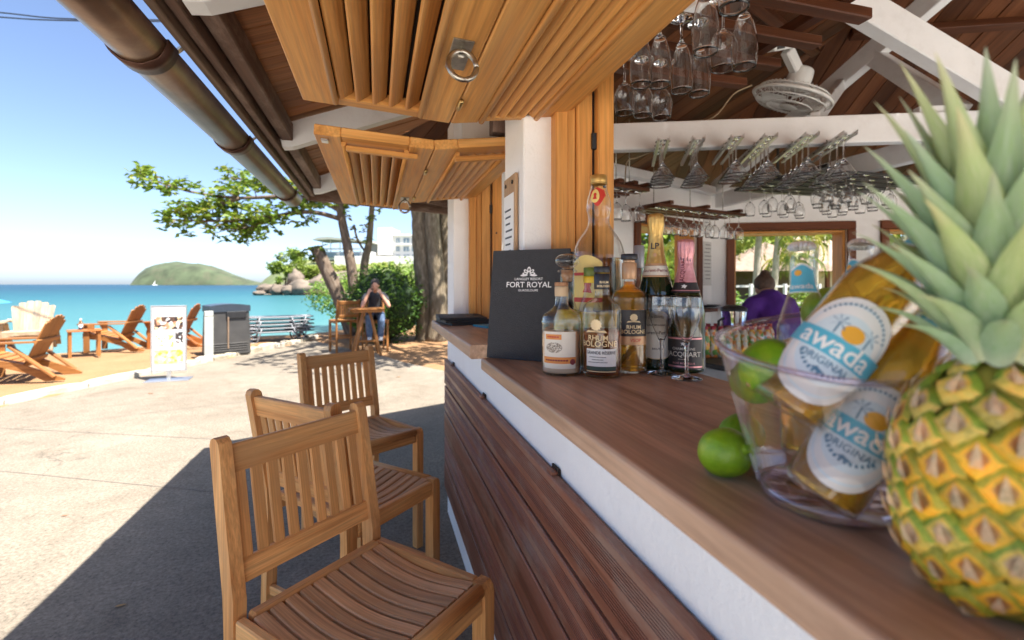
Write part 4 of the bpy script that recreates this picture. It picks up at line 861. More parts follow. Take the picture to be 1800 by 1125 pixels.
def wrap(parent, polys, rf, zc, mat, phi0=0.0, off=0.0014, name='emblem'):
    rf_ = rf if callable(rf) else (lambda z: rf); b = MB()
    fn = lambda x, y: ((rf_(zc + y) + off) * sin(phi0 + x / rf_(zc)), -(rf_(zc + y) + off) * cos(phi0 + x / rf_(zc)), zc + y)
    for po in polys:
        m = len(po); cx, cy = sum(x for x, y in po) / m, sum(y for x, y in po) / m
        vs = [fn(cx + (x - cx) * k, cy + (y - cy) * k) for k in (0.5, 1.0) for x, y in po] + [fn(cx, cy)]
        b.add(vs, [(i, m + i, m + (i + 1) % m, (i + 1) % m) for i in range(m)] + [(2 * m, i, (i + 1) % m) for i in range(m)])
    return b.build(name, mat, parent)
def prof_r(prof):
    def f(z):
        for (r0, z0), (r1, z1) in zip(prof, prof[1:]):
            if z0 <= z <= z1 and z1 > z0: return lerp(r0, r1, (z - z0) / (z1 - z0))
        return prof[-1][0]
    return f
def smoothp(pts, k=3):
    p = bez([(r, z, 0) for r, z in pts], k * (len(pts) - 1)); return [(max(q.x, 0), q.y) for q in p]
def face(p, extra=0.0): return atan2(-p.x, p.y) + extra
def bottle(name, px, py, prof, label, yaw=0.0, glass='glassbottle', liq=None, level=None, cat='bottle', group='bottles on the counter', n=40):
    p = atH(px, py, CH); t = thing(name, label, cat, (p.x, p.y, CH + 0.0005), face(p, yaw), group)
    MB().lathe([(0, prof[0][1])] + prof, n).build('glass', M[glass] if isinstance(glass, str) else glass, t)
    if liq is not None:
        pf = [(max(r - 0.0035, 0.001), max(z, 0.006)) for r, z in prof if z <= level]; rr = prof_r(prof)(level) - 0.0035
        MB().lathe([(0, 0.006)] + pf + [(rr, level), (0, level)], n).build('liquid', liq, t)
    return t
def capm(t, r0, z0, z1, mat, name='cap', r1=None, ridge=0):
    r1 = r1 or r0; b = MB(); b.lathe([(r0 - 0.0005, z0), (r0, z0 + 0.001), (r1, z1 - 0.0015), (r1 - 0.0015, z1), (0, z1)], 32, sm=False if ridge else True); return b.build(name, mat, t)
L = {}
L['cream'] = pbr('cream_liqueur', (0.60, 0.47, 0.33), 0.3, 0, 0.06, 10); L['amber'] = liquid('amber_rum', (0.50, 0.15, 0.03), trans=0.85); L['gold'] = liquid('golden_rum', (0.95, 0.47, 0.05), trans=0.75); L['clear'] = liquid('clear_rum', (0.96, 0.94, 0.78)); L['yellow'] = pbr('fruit_in_rum', (0.62, 0.44, 0.06), 0.25, 0, 0.35, 28, coat=0.6); L['orange'] = pbr('orange_fruit', (0.72, 0.26, 0.02), 0.3, 0, 0.35, 26, coat=0.5); L['beer'] = liquid('beer', (1.0, 0.56, 0.06), trans=0.74)
M['paper'] = pbr('label_paper', (0.76, 0.72, 0.62), 0.6, 0, 0.03, 30); M['paperw'] = pbr('white_label', (0.80, 0.80, 0.78), 0.5, 0, 0.02, 30); M['oband'] = pbr('orange_label', (0.70, 0.27, 0.06), 0.5, 0, 0.1, 40); M['blacklab'] = pbr('black_label', (0.035, 0.030, 0.030), 0.45, 0, 0.15, 40); M['capblack'] = pbr('black_cap', (0.022, 0.024, 0.030), 0.4, 0, 0.1, 40)
M['copper'] = pbr('copper_label', (0.60, 0.36, 0.20), 0.4, 0.3, 0.08, 40); M['pink'] = pbr('pink_foil', (0.72, 0.33, 0.34), 0.32, 0.55, 0.1, 60, 0.25, 140); M['red'] = pbr('red_label', (0.55, 0.045, 0.03), 0.45); M['ylab'] = pbr('yellow_label', (0.78, 0.60, 0.20), 0.5); M['green'] = pbr('dark_green_strip', (0.03, 0.06, 0.045), 0.5); M['greencap'] = pbr('olive_cap', (0.12, 0.17, 0.02), 0.4); M['ycap'] = pbr('yellow_cap', (0.72, 0.50, 0.03), 0.4); M['wine'] = pbr('wine_seal', (0.20, 0.02, 0.03), 0.5); M['vign'] = photo('engraving', [(0.5, 0.46, 0.38), (0.16, 0.13, 0.10), (0.62, 0.58, 0.5), (0.3, 0.25, 0.2)], 520)
def champ_glass():
    m, nt, out = newmat('champagne_glass'); p = princ(nt, out, 0.06); p.inputs['Base Color'].default_value = (0.012, 0.028, 0.010, 1); p.inputs['Coat Weight'].default_value = 0.6; p.inputs['Coat Roughness'].default_value = 0.03; return m
M['champ'] = champ_glass()
# 1 cream punch bottle, front left
pf = smoothp([(0.043, 0), (0.0475, 0.006), (0.048, 0.03), (0.048, 0.10), (0.0478, 0.128), (0.043, 0.143), (0.028, 0.153), (0.018, 0.163), (0.0155, 0.18), (0.015, 0.2)])
t = bottle('liqueur_bottle', 987, 656, pf, 'squat clear bottle of beige cream liqueur with a white and orange label', liq=L['cream'], level=0.101)
MB().lathe([(0.0482, 0.118), (0.0495, 0.121), (0.0495, 0.126), (0.0482, 0.129)], 40).build('glass_ring', M['glassbottle'], t)
capm(t, 0.0165, 0.186, 0.21, pbr('pale_wood_stopper', (0.62, 0.46, 0.28), 0.6), 'stopper'); capm(t, 0.0168, 0.2105, 0.220, M['cork'], 'stopper_top')
lb = arc(t, 0.048, 0.018, 0.104, 0.86, M['paper'], phi0=-0.12); arc(lb, 0.048, 0.086, 0.098, 0.42, M['oband'], 'orange_panel', -0.42, 0.0012); arc(lb, 0.048, 0.030, 0.045, 0.86, M['oband'], 'orange_band', -0.12, 0.0012)
wrap(lb, [disc2d(24, 0.020, 0.0125)], 0.048, 0.067, M['vign'], -0.38, 0.0014, 'vignette'); wrap(lb, [disc2d(16, 0.007, 0.007)], 0.048, 0.034, M['wine'], 0.55, 0.0018, 'seal')
wrap(lb, [[(x - 0.003, -0.0018), (x + 0.0022, -0.0018), (x + 0.0022, 0.0018), (x - 0.003, 0.0018)] for x in [-0.03 + 0.0062 * k for k in range(9)]], 0.048, 0.0375, M['wine'], -0.14, 0.0016, 'print_line'); wrap(lb, [[(x - 0.003, -0.0015), (x + 0.0022, -0.0015), (x + 0.0022, 0.0015), (x - 0.003, 0.0015)] for x in [-0.012 + 0.006 * k for k in range(5)]], 0.048, 0.092, M['red'], -0.42, 0.0016, 'print_line')
# 2 bottle with the glass ball stopper, behind it
pf = smoothp([(0.034, 0), (0.037, 0.006), (0.037, 0.10), (0.033, 0.135), (0.020, 0.17), (0.017, 0.20), (0.018, 0.232), (0.019, 0.24)])
t = bottle('ball_stopper_bottle', 997, 646, pf, 'clear bottle with a round glass ball stopper and yellow fruit, behind the liqueur', liq=L['yellow'], level=0.15)
MB().lathe([(0, 0.222), (0.0135, 0.222), (0.0155, 0.252), (0, 0.252)], 24).build('cork', M['cork'], t); MB().lathe(smoothp([(0.012, 0.256), (0.020, 0.260), (0.031, 0.270), (0.030, 0.283), (0.018, 0.292), (0.0, 0.294)]), 32).build('stopper', M['glassbottle'], t)
MB().lathe([(0.018, 0.244), (0.026, 0.247), (0.026, 0.251), (0.012, 0.256)], 28).build('stopper_rim', M['glassbottle'], t)
# 3 giant clear rum bottle
pf = smoothp([(0.066, 0), (0.071, 0.008), (0.071, 0.12), (0.071, 0.27), (0.068, 0.305), (0.058, 0.335), (0.040, 0.362), (0.030, 0.380), (0.030, 0.40), (0.034, 0.42), (0.032, 0.445), (0.024, 0.47), (0.0205, 0.49), (0.0205, 0.50)])
t = bottle('giant_rum_bottle', 1052, 638, pf, 'giant clear rum bottle with gold cap and red neck label, tallest on the counter', -0.2, liq=L['clear'], level=0.285, n=48)
capm(t, 0.0225, 0.488, 0.512, M['gold']); MB().lathe([(0.0231, 0.489), (0.0231, 0.4915), (0.0222, 0.492)], 32).build('cap_ring', M['brass'], t)
rf = prof_r(pf); nl = arc(t, rf, 0.425, 0.478, 0.75, M['red'], 'neck_label', 0.12, 0.0008, 14, 8, bot=lambda s: 0.438 - 0.014 * cos(s * 3), top=lambda s: 0.468 + 0.008 * (1 - abs(s)))
wrap(nl, [disc2d(20, 0.0115, 0.019)], rf, 0.452, M['ylab'], -0.1, 0.0016, 'oval'); wrap(nl, [disc2d(12, 0.004, 0.005), [(-0.005, -0.013), (0.005, -0.013), (0.0025, -0.004), (-0.0025, -0.004)]], rf, 0.456, M['red'], -0.1, 0.0022, 'emblem')
lb = arc(t, rf, 0.09, 0.29, 0.62, M['ylab'], 'label', -0.28, 0.0008, 18, 6, top=lambda s: 0.292 - 0.02 * s * s); arc(lb, rf, 0.238, 0.246, 0.62, M['red'], 'red_band', -0.28, 0.0014, 18); arc(lb, rf, 0.168, 0.18, 0.62, M['red'], 'red_band', -0.28, 0.0014, 18)
wrap(lb, [disc2d(16, 0.010, 0.013), [(-0.014, -0.022), (0.012, -0.024), (0.006, -0.006), (-0.006, -0.006)]], rf, 0.216, M['red'], -0.2, 0.0018, 'emblem')
# 4, 5 fruit rum bottles with yellow and olive caps
for px, py, c, lab in ((1037, 647, 'greencap', 'slim fruit rum bottle with an olive green cap, beside the giant bottle'), (1061, 646, 'ycap', 'slim fruit rum bottle with a yellow cap, behind the black-capped rum')):
    pf = smoothp([(0.028, 0), (0.031, 0.005), (0.031, 0.13), (0.026, 0.16), (0.016, 0.19), (0.014, 0.22), (0.014, 0.245)])
    t = bottle('fruit_rum_bottle', px, py, pf, lab, liq=L['yellow'], level=0.145); capm(t, 0.0162, 0.236, 0.258, M[c]); capm(t, 0.0165, 0.2185, 0.2355, M['ycap'], 'cap_band')
# 6 rum, grande reserve
pf = smoothp([(0.041, 0), (0.0452, 0.006), (0.0455, 0.04), (0.0455, 0.13), (0.0450, 0.152), (0.040, 0.168), (0.026, 0.178), (0.0175, 0.185), (0.016, 0.20), (0.016, 0.215)])
t = bottle('aged_rum_bottle', 1058, 660, pf, 'brown rum bottle with black cap and white Grande Réserve label, in front', -0.05, liq=L['amber'], level=0.112)
capm(t, 0.0185, 0.203, 0.2405, M['capblack']); capm(t, 0.0188, 0.2425, 0.257, M['capblack'], 'cap_top')
txt(t, 'RHUM', 0.0185, 0.2195, 0.0075, M['goldink'], 0.35); txt(t, 'BOLOGNE', 0.0185, 0.2105, 0.0072, M['goldink'], 0.35)
txt(t, 'RHUM', 0.0455, 0.092, 0.017, M['goldink'], -0.15); txt(t, 'BOLOGNE', 0.0455, 0.0785, 0.0185, M['goldink'], -0.12)
wrap(t, [[(0.014 * cos(a) * k, 0.014 * sin(a) * k) for a, k in ((2 * pi * i / 24, 1 if i % 2 else 0.82) for i in range(24))]], 0.0455, 0.122, M['goldink'], -0.25, 0.001); wrap(t, [[(-0.026, -0.002), (0.026, -0.002), (0.020, 0.004), (-0.020, 0.004)]], 0.0455, 0.106, M['goldink'], -0.25, 0.0012)
lb = arc(t, 0.0455, 0.0275, 0.0675, 0.80, M['paperw']); txt(lb, 'GRANDE RÉSERVE', 0.0455, 0.0585, 0.0098, M['blackink'], 0, 0.88)
for k, (wd_) in enumerate((0.040, 0.028, 0.046)): wrap(lb, [[(-wd_ / 2 + 0.003 * i, -0.0008), (-wd_ / 2 + 0.003 * i + 0.0022, -0.0008), (-wd_ / 2 + 0.003 * i + 0.0022, 0.0008), (-wd_ / 2 + 0.003 * i, 0.0008)] for i in range(int(wd_ / 0.003))], 0.0455, 0.049 - 0.006 * k, M['blackink'], -0.15, 0.0012, 'print_line')
arc(t, 0.0455, 0.0185, 0.027, 0.80, M['green'], 'green_strip'); arc(t, 0.0455, 0.0150, 0.0170, 0.80, M['goldink'], 'gold_line')
# 7 VSOP rum
pf = smoothp([(0.039, 0), (0.0432, 0.006), (0.0437, 0.04), (0.0437, 0.165), (0.0425, 0.185), (0.035, 0.200), (0.021, 0.207), (0.0165, 0.215), (0.0165, 0.235)])
t = bottle('vsop_rum_bottle', 1106, 652, pf, 'orange VSOP rum bottle with black label and copper neck sleeve', 0.05, liq=L['gold'], level=0.196)
MB().lathe([(0, 0.155), (0.038, 0.155), (0.0385, 0.185), (0.032, 0.197), (0.02, 0.203), (0.0135, 0.212), (0.0135, 0.222), (0, 0.222)], 32).build('floating_fruit', L['orange'], t)
b = MB(); b.tube([(-0.02, -0.012, 0.02), (0.0, -0.014, 0.05), (0.022, -0.01, 0.075)], 0.006, 8); b.build('cinnamon_stick', L['orange'], t)
capm(t, 0.0178, 0.228, 0.268, M['copper'], 'neck_sleeve', 0.0182); capm(t, 0.0145, 0.2685, 0.276, M['copper'], 'stopper'); capm(t, 0.0205, 0.2765, 0.290, M['capblack'])
lb = arc(t, 0.0437, 0.090, 0.153, 0.92, M['blacklab'], phi0=0.18); txt(lb, 'RHUM', 0.0437, 0.112, 0.0125, M['goldink'], 0.2); txt(lb, 'BOLOGNE', 0.0437, 0.1005, 0.0135, M['goldink'], 0.2)
wrap(lb, [[(0.010 * cos(a) * k, 0.010 * sin(a) * k) for a, k in ((2 * pi * i / 24, 1 if i % 2 else 0.8) for i in range(24))], [(-0.017, -0.012), (0.017, -0.012), (0.013, -0.008), (-0.013, -0.008)]], 0.0437, 0.135, M['goldink'], 0.2)
lb = arc(t, 0.0437, 0.069, 0.0895, 0.92, M['copper'], 'grade_band', 0.18); txt(lb, 'VSOP', 0.0437, 0.080, 0.011, M['red'], 0.3)
# 8 grey-capped bottle at the back
pf = smoothp([(0.030, 0), (0.033, 0.006), (0.033, 0.16), (0.028, 0.19), (0.016, 0.225), (0.0135, 0.26), (0.0135, 0.30)])
t = bottle('white_rum_bottle', 1123, 632, pf, 'clear bottle with a tall grey capsule, half hidden behind the champagne', liq=L['clear'], level=0.18); capm(t, 0.0152, 0.262, 0.326, pbr('grey_capsule', (0.36, 0.36, 0.37), 0.4, 0.3)); arc(t, 0.033, 0.06, 0.15, 0.9, M['paper'], 'label', -0.4)
# 9 champagne, gold foil
def foil(t, prof, mat, n=48, amp=0.0012, z_pleat=1.0, name='foil'):
    vs = []; m = len(prof)
    for r, z in prof:
        k = 1.0 if z > z_pleat else 0.12
        for j in range(n): a = 2 * pi * j / n; rr = r + k * amp * (cos(12 * a) + 0.5 * cos(19 * a + z * 300)); vs.append((rr * cos(a), rr * sin(a), z))
    fs = [(i * n + j, i * n + (j + 1) % n, (i + 1) * n + (j + 1) % n, (i + 1) * n + j) for i in range(m - 1) for j in range(n)] + [[(m - 1) * n + j for j in range(n)]]
    return MB().add(vs, fs, sm=True).build(name, mat, t)
pf = smoothp([(0.044, 0), (0.048, 0.006), (0.0485, 0.03), (0.0485, 0.13), (0.0475, 0.165), (0.043, 0.20), (0.0345, 0.235), (0.0265, 0.265), (0.0205, 0.295), (0.0175, 0.33), (0.0165, 0.36), (0.016, 0.385)])
t = bottle('gold_champagne_bottle', 1153, 646, pf, 'tall green champagne bottle with gold foil neck and cream oval label', 0.0, glass='champ', cat='champagne', group='champagne bottles on the counter')
rf = prof_r(pf); foil(t, [(rf(z) + 0.0007, z) for z in (0.268, 0.285, 0.30, 0.315, 0.33, 0.345)] + [(0.0185, 0.350), (0.0188, 0.36), (0.0200, 0.366), (0.0198, 0.386), (0.0185, 0.394), (0.012, 0.3975), (0.004, 0.398)], M['gold'], z_pleat=0.352)
arc(t, rf, 0.2335, 0.2375, pi, M['copper'], 'collar_edge', 0, 0.0009, 40); cl = arc(t, rf, 0.238, 0.262, pi, M['paper'], 'collar_label', 0, 0.0009, 40, 3); arc(t, rf, 0.2625, 0.268, pi, M['copper'], 'collar_edge', 0, 0.0009, 40)
txt(cl, 'Laurent-Perrier', rf, 0.250, 0.0115, M['wine'], 0, 0.95); txt(t, 'LP', rf, 0.312, 0.022, M['blackink'], -0.15, 0.9, 0.0026); wrap(t, [disc2d(12, 0.004, 0.005)], rf, 0.29, M['copper'], -0.1, 0.0018)
ovt = lambda s: 0.105 + 0.042 * sqrt(max(0, 1 - s * s * 0.9)); ovb = lambda s: 0.052 - 0.022 * sqrt(max(0, 1 - s * s * 0.8))
arc(t, rf, 0, 0, 0.83, M['goldink'], 'label_border', 0.06, 0.0008, 24, 2, top=lambda s: ovt(s) + 0.002, bot=lambda s: ovb(s) - 0.002); lb = arc(t, rf, 0, 0, 0.80, M['paper'], 'label', 0.06, 0.0012, 24, 2, top=ovt, bot=ovb)
txt(lb, 'LA CUVÉE', rf, 0.134, 0.0085, M['blackink'], 0.02, 1, 0.002, arcb=9); txt(lb, 'CHAMPAGNE', rf, 0.113, 0.0062, M['blackink'], 0.02, 1.2, 0.002); txt(lb, 'Laurent-Perrier', rf, 0.094, 0.0118, M['blackink'], 0.05, 0.95, 0.002); txt(lb, 'BRUT', rf, 0.054, 0.0066, M['blackink'], 0.02, 1.25, 0.002)
# 10 rose champagne, pink foil
pf = smoothp([(0.042, 0), (0.0458, 0.006), (0.046, 0.03), (0.046, 0.12), (0.0445, 0.15), (0.039, 0.178), (0.0305, 0.205), (0.0235, 0.23), (0.0185, 0.255), (0.0162, 0.28), (0.016, 0.315)])
t = bottle('pink_champagne_bottle', 1205, 651, pf, 'dark champagne bottle with crinkled pink foil and black label, right of the row', 0.0, glass='champ', cat='champagne', group='champagne bottles on the counter')
rf = prof_r(pf); foil(t, [(rf(z) + 0.0007, z) for z in (0.2195, 0.23, 0.24, 0.25, 0.262, 0.275)] + [(0.0172, 0.281), (0.0185, 0.288), (0.0196, 0.295), (0.0195, 0.318), (0.018, 0.3245), (0.010, 0.3275), (0.003, 0.328)], M['pink'], z_pleat=0.272, amp=0.0013)
cl = arc(t, rf, 0.1945, 0.219, pi, M['blacklab'], 'collar_label', 0, 0.0009, 40, 3); arc(cl, rf, 0.1985, 0.2010, pi, M['pink'], 'pink_line', 0, 0.0014, 40)
lion = [[(-0.006, -0.004), (-0.002, -0.002), (0.002, -0.005), (0.004, -0.001), (0.007, 0.002), (0.003, 0.003), (0.0, 0.0055), (-0.003, 0.003), (-0.007, 0.003), (-0.004, 0.0)]]
wrap(cl, lion, rf, 0.2095, M['whiteink'], -0.1, 0.0018); txt(t, 'JACQUART', rf, 0.250, 0.0125, M['wine'], -0.3, 1, 0.0026, vert=True)
lb = arc(t, rf, 0.010, 0.088, 0.98, M['blacklab'], 'label', -0.05); 
for z in (0.0135, 0.0815): arc(lb, rf, z, z + 0.004, 0.98, M['pink'], 'pink_line', -0.05, 0.0012)
txt(lb, 'CHAMPAGNE', rf, 0.0585, 0.0085, M['paper'], -0.1, 1.05, 0.0016); txt(lb, 'JACQUART', rf, 0.045, 0.0165, M['paper'], -0.1, 1.0, 0.0016); txt(lb, 'ROSÉ MOSAÏQUE', rf, 0.0235, 0.0062, M['pink'], -0.1, 1.1, 0.0016); wrap(lb, lion, rf, 0.0705, M['whiteink'], -0.1, 0.0018); wrap(lb, [[(-0.012 + 0.003 * i, -0.0007), (-0.0098 + 0.003 * i, -0.0007), (-0.0098 + 0.003 * i, 0.0007), (-0.012 + 0.003 * i, 0.0007)] for i in range(8)], rf, 0.0335, M['paper'], -0.1, 0.0016, 'print_line')
# champagne flutes
def glass_mesh(name, prof, inner_from, th=0.0011, n=28):
    inner = [(max(r - th, 0.0), z) for r, z in prof if z >= inner_from][::-1]; return MB().lathe([(0, prof[0][1])] + prof + inner + [(0, inner[-1][1])], n).mesh(name, M['glass'])
pfF = smoothp([(0.0335, 0), (0.0335, 0.0015), (0.022, 0.005), (0.008, 0.009), (0.0045, 0.016), (0.0038, 0.045), (0.0042, 0.068), (0.0075, 0.082), (0.0175, 0.105), (0.0275, 0.132), (0.0322, 0.156), (0.0320, 0.172), (0.0302, 0.189)])
fm = glass_mesh('champagne_flute', pfF, 0.078)
for px, py, lab in ((1163, 657, 'empty champagne flute in front of the gold champagne, on the left'), (1207, 666, 'empty champagne flute in front of the pink champagne, nearer to us')):
    p = atH(px, py, CH); tag(link('champagne_flute', fm, None, (p.x, p.y, CH + 0.0005)), lab, 'flute', 'champagne flutes on the counter')
# menu folder and the pile of folders
M['menu'] = pbr('menu_cover', (0.052, 0.054, 0.058), 0.6, 0, 0.1, 60, 0.5, 400, spec=0.3); M['menuedge'] = pbr('menu_edge', (0.016, 0.016, 0.017), 0.6)
ma, mdir = V((0.312, 1.388)), V((0.743, -0.669)); t = thing('menu_folder', 'standing dark grey menu folder with white crest and hotel name', 'menu', (ma.x, ma.y, CH + 0.0005), atan2(mdir.y, mdir.x))
lean = rotm('X', -0.13); f = lambda x, y, z: lean @ V((x, y, z))
mw, mh = 0.245, 0.318
MB().box(f(mw / 2, 0, mh / 2), (mw, 0.007, mh), lean, 0.0015).build('front_cover', M['menu'], t)
MB().bar(f(0.004, 0.0075, 0.002), f(0.004, 0.0075, mh), 0.006, 0.007).build('spine', M['menuedge'], t)
MB().box((mw / 2 + 0.006, 0.068, mh / 2 - 0.004), (mw, 0.006, mh - 0.012), rotm('X', 0.125), 0.0015).build('back_cover', M['menuedge'], t)
def flat(body, size, cx, cz, sx=1.0, mat='whiteink', nm='lettering'):
    vs, fs = text2d(body, size, sx); MB().add([f(cx + v.x, -0.0042, cz + v.y) for v in vs], fs).build(nm, M[mat], t)
flat('LANGLEY RESORT', 0.0098, mw * 0.5, 0.2315, 1.12); flat('FORT ROYAL', 0.0225, mw * 0.5, 0.2145, 1.06); flat('GUADELOUPE', 0.0088, mw * 0.5, 0.1985, 1.12)
b = MB()
for an, rr, ry in ((90, 0.0055, 0.0085), (35, 0.0045, 0.008), (145, 0.0045, 0.008), (0, 0.0035, 0.009), (180, 0.0035, 0.009)):
    a = radians(an); cx, cz = mw * 0.5 + 0.0115 * cos(a), 0.2475 + 0.0115 * sin(a); d = V((cos(a), sin(a))); n_ = V((-d.y, d.x))
    for off, sc_ in ((0, 1.0),):
        b.add([f(cx + d.x * ry * cos(q) + n_.x * rr * sin(q), -0.0042, cz + d.y * ry * cos(q) + n_.y * rr * sin(q)) for q in [2 * pi * k / 14 for k in range(14)]], [list(range(14))[::-1]])
    b.add([f(cx + d.x * ry * 0.45 * cos(q) + n_.x * rr * 0.45 * sin(q), -0.0046, cz + d.y * ry * 0.45 * cos(q) + n_.y * rr * 0.45 * sin(q)) for q in [2 * pi * k / 12 for k in range(12)]], [list(range(12))[::-1]], mi=1)
for sg in (-1, 1): b.add([f(mw * 0.5 + sg * x, -0.0043, 0.241 + z) for x, z in ((0.002, 0.002), (0.012, 0.006), (0.024, 0.003), (0.027, 0.0), (0.018, -0.002), (0.008, -0.001))], [list(range(6))[::-1] if sg > 0 else list(range(6))])
b.build('crest', [M['whiteink'], M['menu']], t)
q0 = atX(800, 560, 0.40); 
for k in range(3):
    o = tag(MB().box((0, 0, 0.006), (0.24, 0.33, 0.012), ch=0.002).box((0.004, 0, 0.006), (0.235, 0.322, 0.008)).build('menu_folder', M['menuedge'], None, (0.455 - 0.012 * k, 2.545 + 0.012 * k, 1.2165 + 0.0125 * k), (0, 0, 0.12 - 0.09 * k)), 'black menu folder lying flat on the far counter, %s of the pile' % ('bottom', 'middle', 'top')[k], 'menu', 'black menu folders piled on the far counter')
tag(MB().box((0, 0, 0.004), (0.10, 0.14, 0.008), ch=0.001).build('blue_card', pbr('blue_card', (0.02, 0.28, 0.42), 0.5), None, (0.52, 2.27, 1.2165), (0, 0, 0.3)), 'blue card on the far counter beside the menu pile', 'card')
# limes
def limemat():
    m, nt, out = newmat('lime_peel'); p = princ(nt, out, 0.36, 0, 0.5); c = coords(nt, 'obj')
    r = ramp(nt, noi(nt, c, 26, 4, 0.6), [(0.25, (0.085, 0.23, 0.006)), (0.55, (0.17, 0.36, 0.012)), (0.8, (0.34, 0.46, 0.03))])
    oi = nt.nodes.new('ShaderNodeObjectInfo'); rr = ramp(nt, oi.outputs['Random'], [(0, (0.85, 0.95, 0.8)), (1, (1.3, 1.1, 1.0))]); nt.links.new(mixc(nt, 1, r.outputs[0], rr.outputs[0], 'MULTIPLY'), p.inputs['Base Color'])
    v = N(nt, 'ShaderNodeTexVoronoi'); v.inputs['Scale'].default_value = 420; nt.links.new(c, v.inputs['Vector']); bump(nt, v.outputs['Distance'], 0.25, 0.002, p); p.inputs['Subsurface Weight'].default_value = 0.1; p.inputs['Subsurface Radius'].default_value = (0.004, 0.006, 0.002); return m
M['lime'] = limemat(); M['stem'] = pbr('stem_scar', (0.42, 0.30, 0.14), 0.8, 0, 0.2, 200)
lp = smoothp([(0.0, -0.0295), (0.006, -0.0285), (0.014, -0.0255), (0.0235, -0.014), (0.026, 0.0), (0.0238, 0.014), (0.0145, 0.0245), (0.007, 0.0270), (0.004, 0.0305), (0, 0.0312)])
lime_me = MB().lathe(lp, 28).mesh('lime', M['lime']); scar = MB().lathe([(0, -0.0300), (0.0025, -0.0298), (0.0028, -0.0288)], 10).mesh('stem_scar', M['stem'])
def lime(p, rot, label, s=1.0):
    o = tag(link('lime', lime_me, None, p, rot), label, 'lime', 'limes'); o.scale = (s, s, s); link('stem_scar', scar, o); return o
p = atH(1274, 836, CH); lime((p.x, p.y, CH + 0.0262), (1.15, 0.1, 0.25), 'whole green lime lying in front on the counter, left of the ice bucket', 1.02)
p = atH(1303, 801, CH); lime((p.x, p.y, CH + 0.0258), (1.4, 0.4, 1.9), 'green lime on the counter half hidden behind the front lime')
# ------------------------------------------------------------------ ice bucket with beer bottles
M['bucket'] = thin_glass('bucket_plastic', (0.955, 0.95, 0.965), 0.055, 0.92, 2.6, 0.03, (0.97, 0.96, 1.0)); M['bucketbase'] = thin_glass('bucket_base', (0.80, 0.77, 0.87), 0.10, 0.9, 1.6, 0.06, (0.9, 0.88, 1.0))
bc = at(1457, 880, 0.482); BX, BY = bc.x, bc.y; cd = V((BX, BY)).normalized()
bk = thing('ice_bucket', 'clear lilac-tinted plastic ice bucket holding beer bottles and limes', 'ice bucket', (BX, BY, CH + 0.0005))
n = 56; rows = 14; vs = []
def rimh(a): return 0.158 + 0.022 * (cos(a) * cd.x + sin(a) * cd.y) + 0.004 * cos(2 * a)
def brad(t): return 0.060 + 0.043 * (t ** 0.85)
for side, th in ((0, 0.0), (1, 0.0045)):
    for i in range(rows + 1):
        t_ = i / rows
        for j in range(n):
            a = 2 * pi * j / n; z = (0.014 if side else 0.0) + (rimh(a) - (0.014 if side else 0)) * t_; r = brad(z / 0.158) - th + (0.0035 * max(0, t_ - 0.93) / 0.07); vs.append((r * cos(a), r * sin(a), z))
o1 = (rows + 1) * n; fs = [(i * n + j, i * n + (j + 1) % n, (i + 1) * n + (j + 1) % n, (i + 1) * n + j) for i in range(rows) for j in range(n)]; fs += [tuple(o1 + k for k in f[::-1]) for f in fs]; fs += [(rows * n + j, rows * n + (j + 1) % n, o1 + rows * n + (j + 1) % n, o1 + rows * n + j) for j in range(n)]
MB().add(vs, fs, sm=True).build('bucket_wall', M['bucket'], bk)
MB().lathe([(0, 0.001), (0.058, 0.001), (0.0595, 0.003), (0.0605, 0.012), (0.0555, 0.0135), (0, 0.0135)], 56).build('bucket_base', M['bucketbase'], bk)
b = MB()
for j in range(n + 1): pass
rim = [((brad(rimh(2 * pi * j / n) / 0.158) + 0.001) * cos(2 * pi * j / n), (brad(rimh(2 * pi * j / n) / 0.158) + 0.001) * sin(2 * pi * j / n), rimh(2 * pi * j / n)) for j in range(n + 1)]
b.tube(rim, 0.0030, 8, cap=False); b.build('bucket_rim', M['bucketbase'], bk)
M['blue'] = pbr('label_blue', (0.10, 0.46, 0.62), 0.45, 0, 0.04, 40); M['sunor'] = pbr('label_orange', (0.85, 0.42, 0.03), 0.45); M['navy'] = pbr('label_navy', (0.10, 0.24, 0.36), 0.45); M['palebl'] = pbr('label_pale', (0.66, 0.78, 0.84), 0.45); M['crown'] = pbr('crown_cap', (0.68, 0.68, 0.66), 0.35, 0.5)
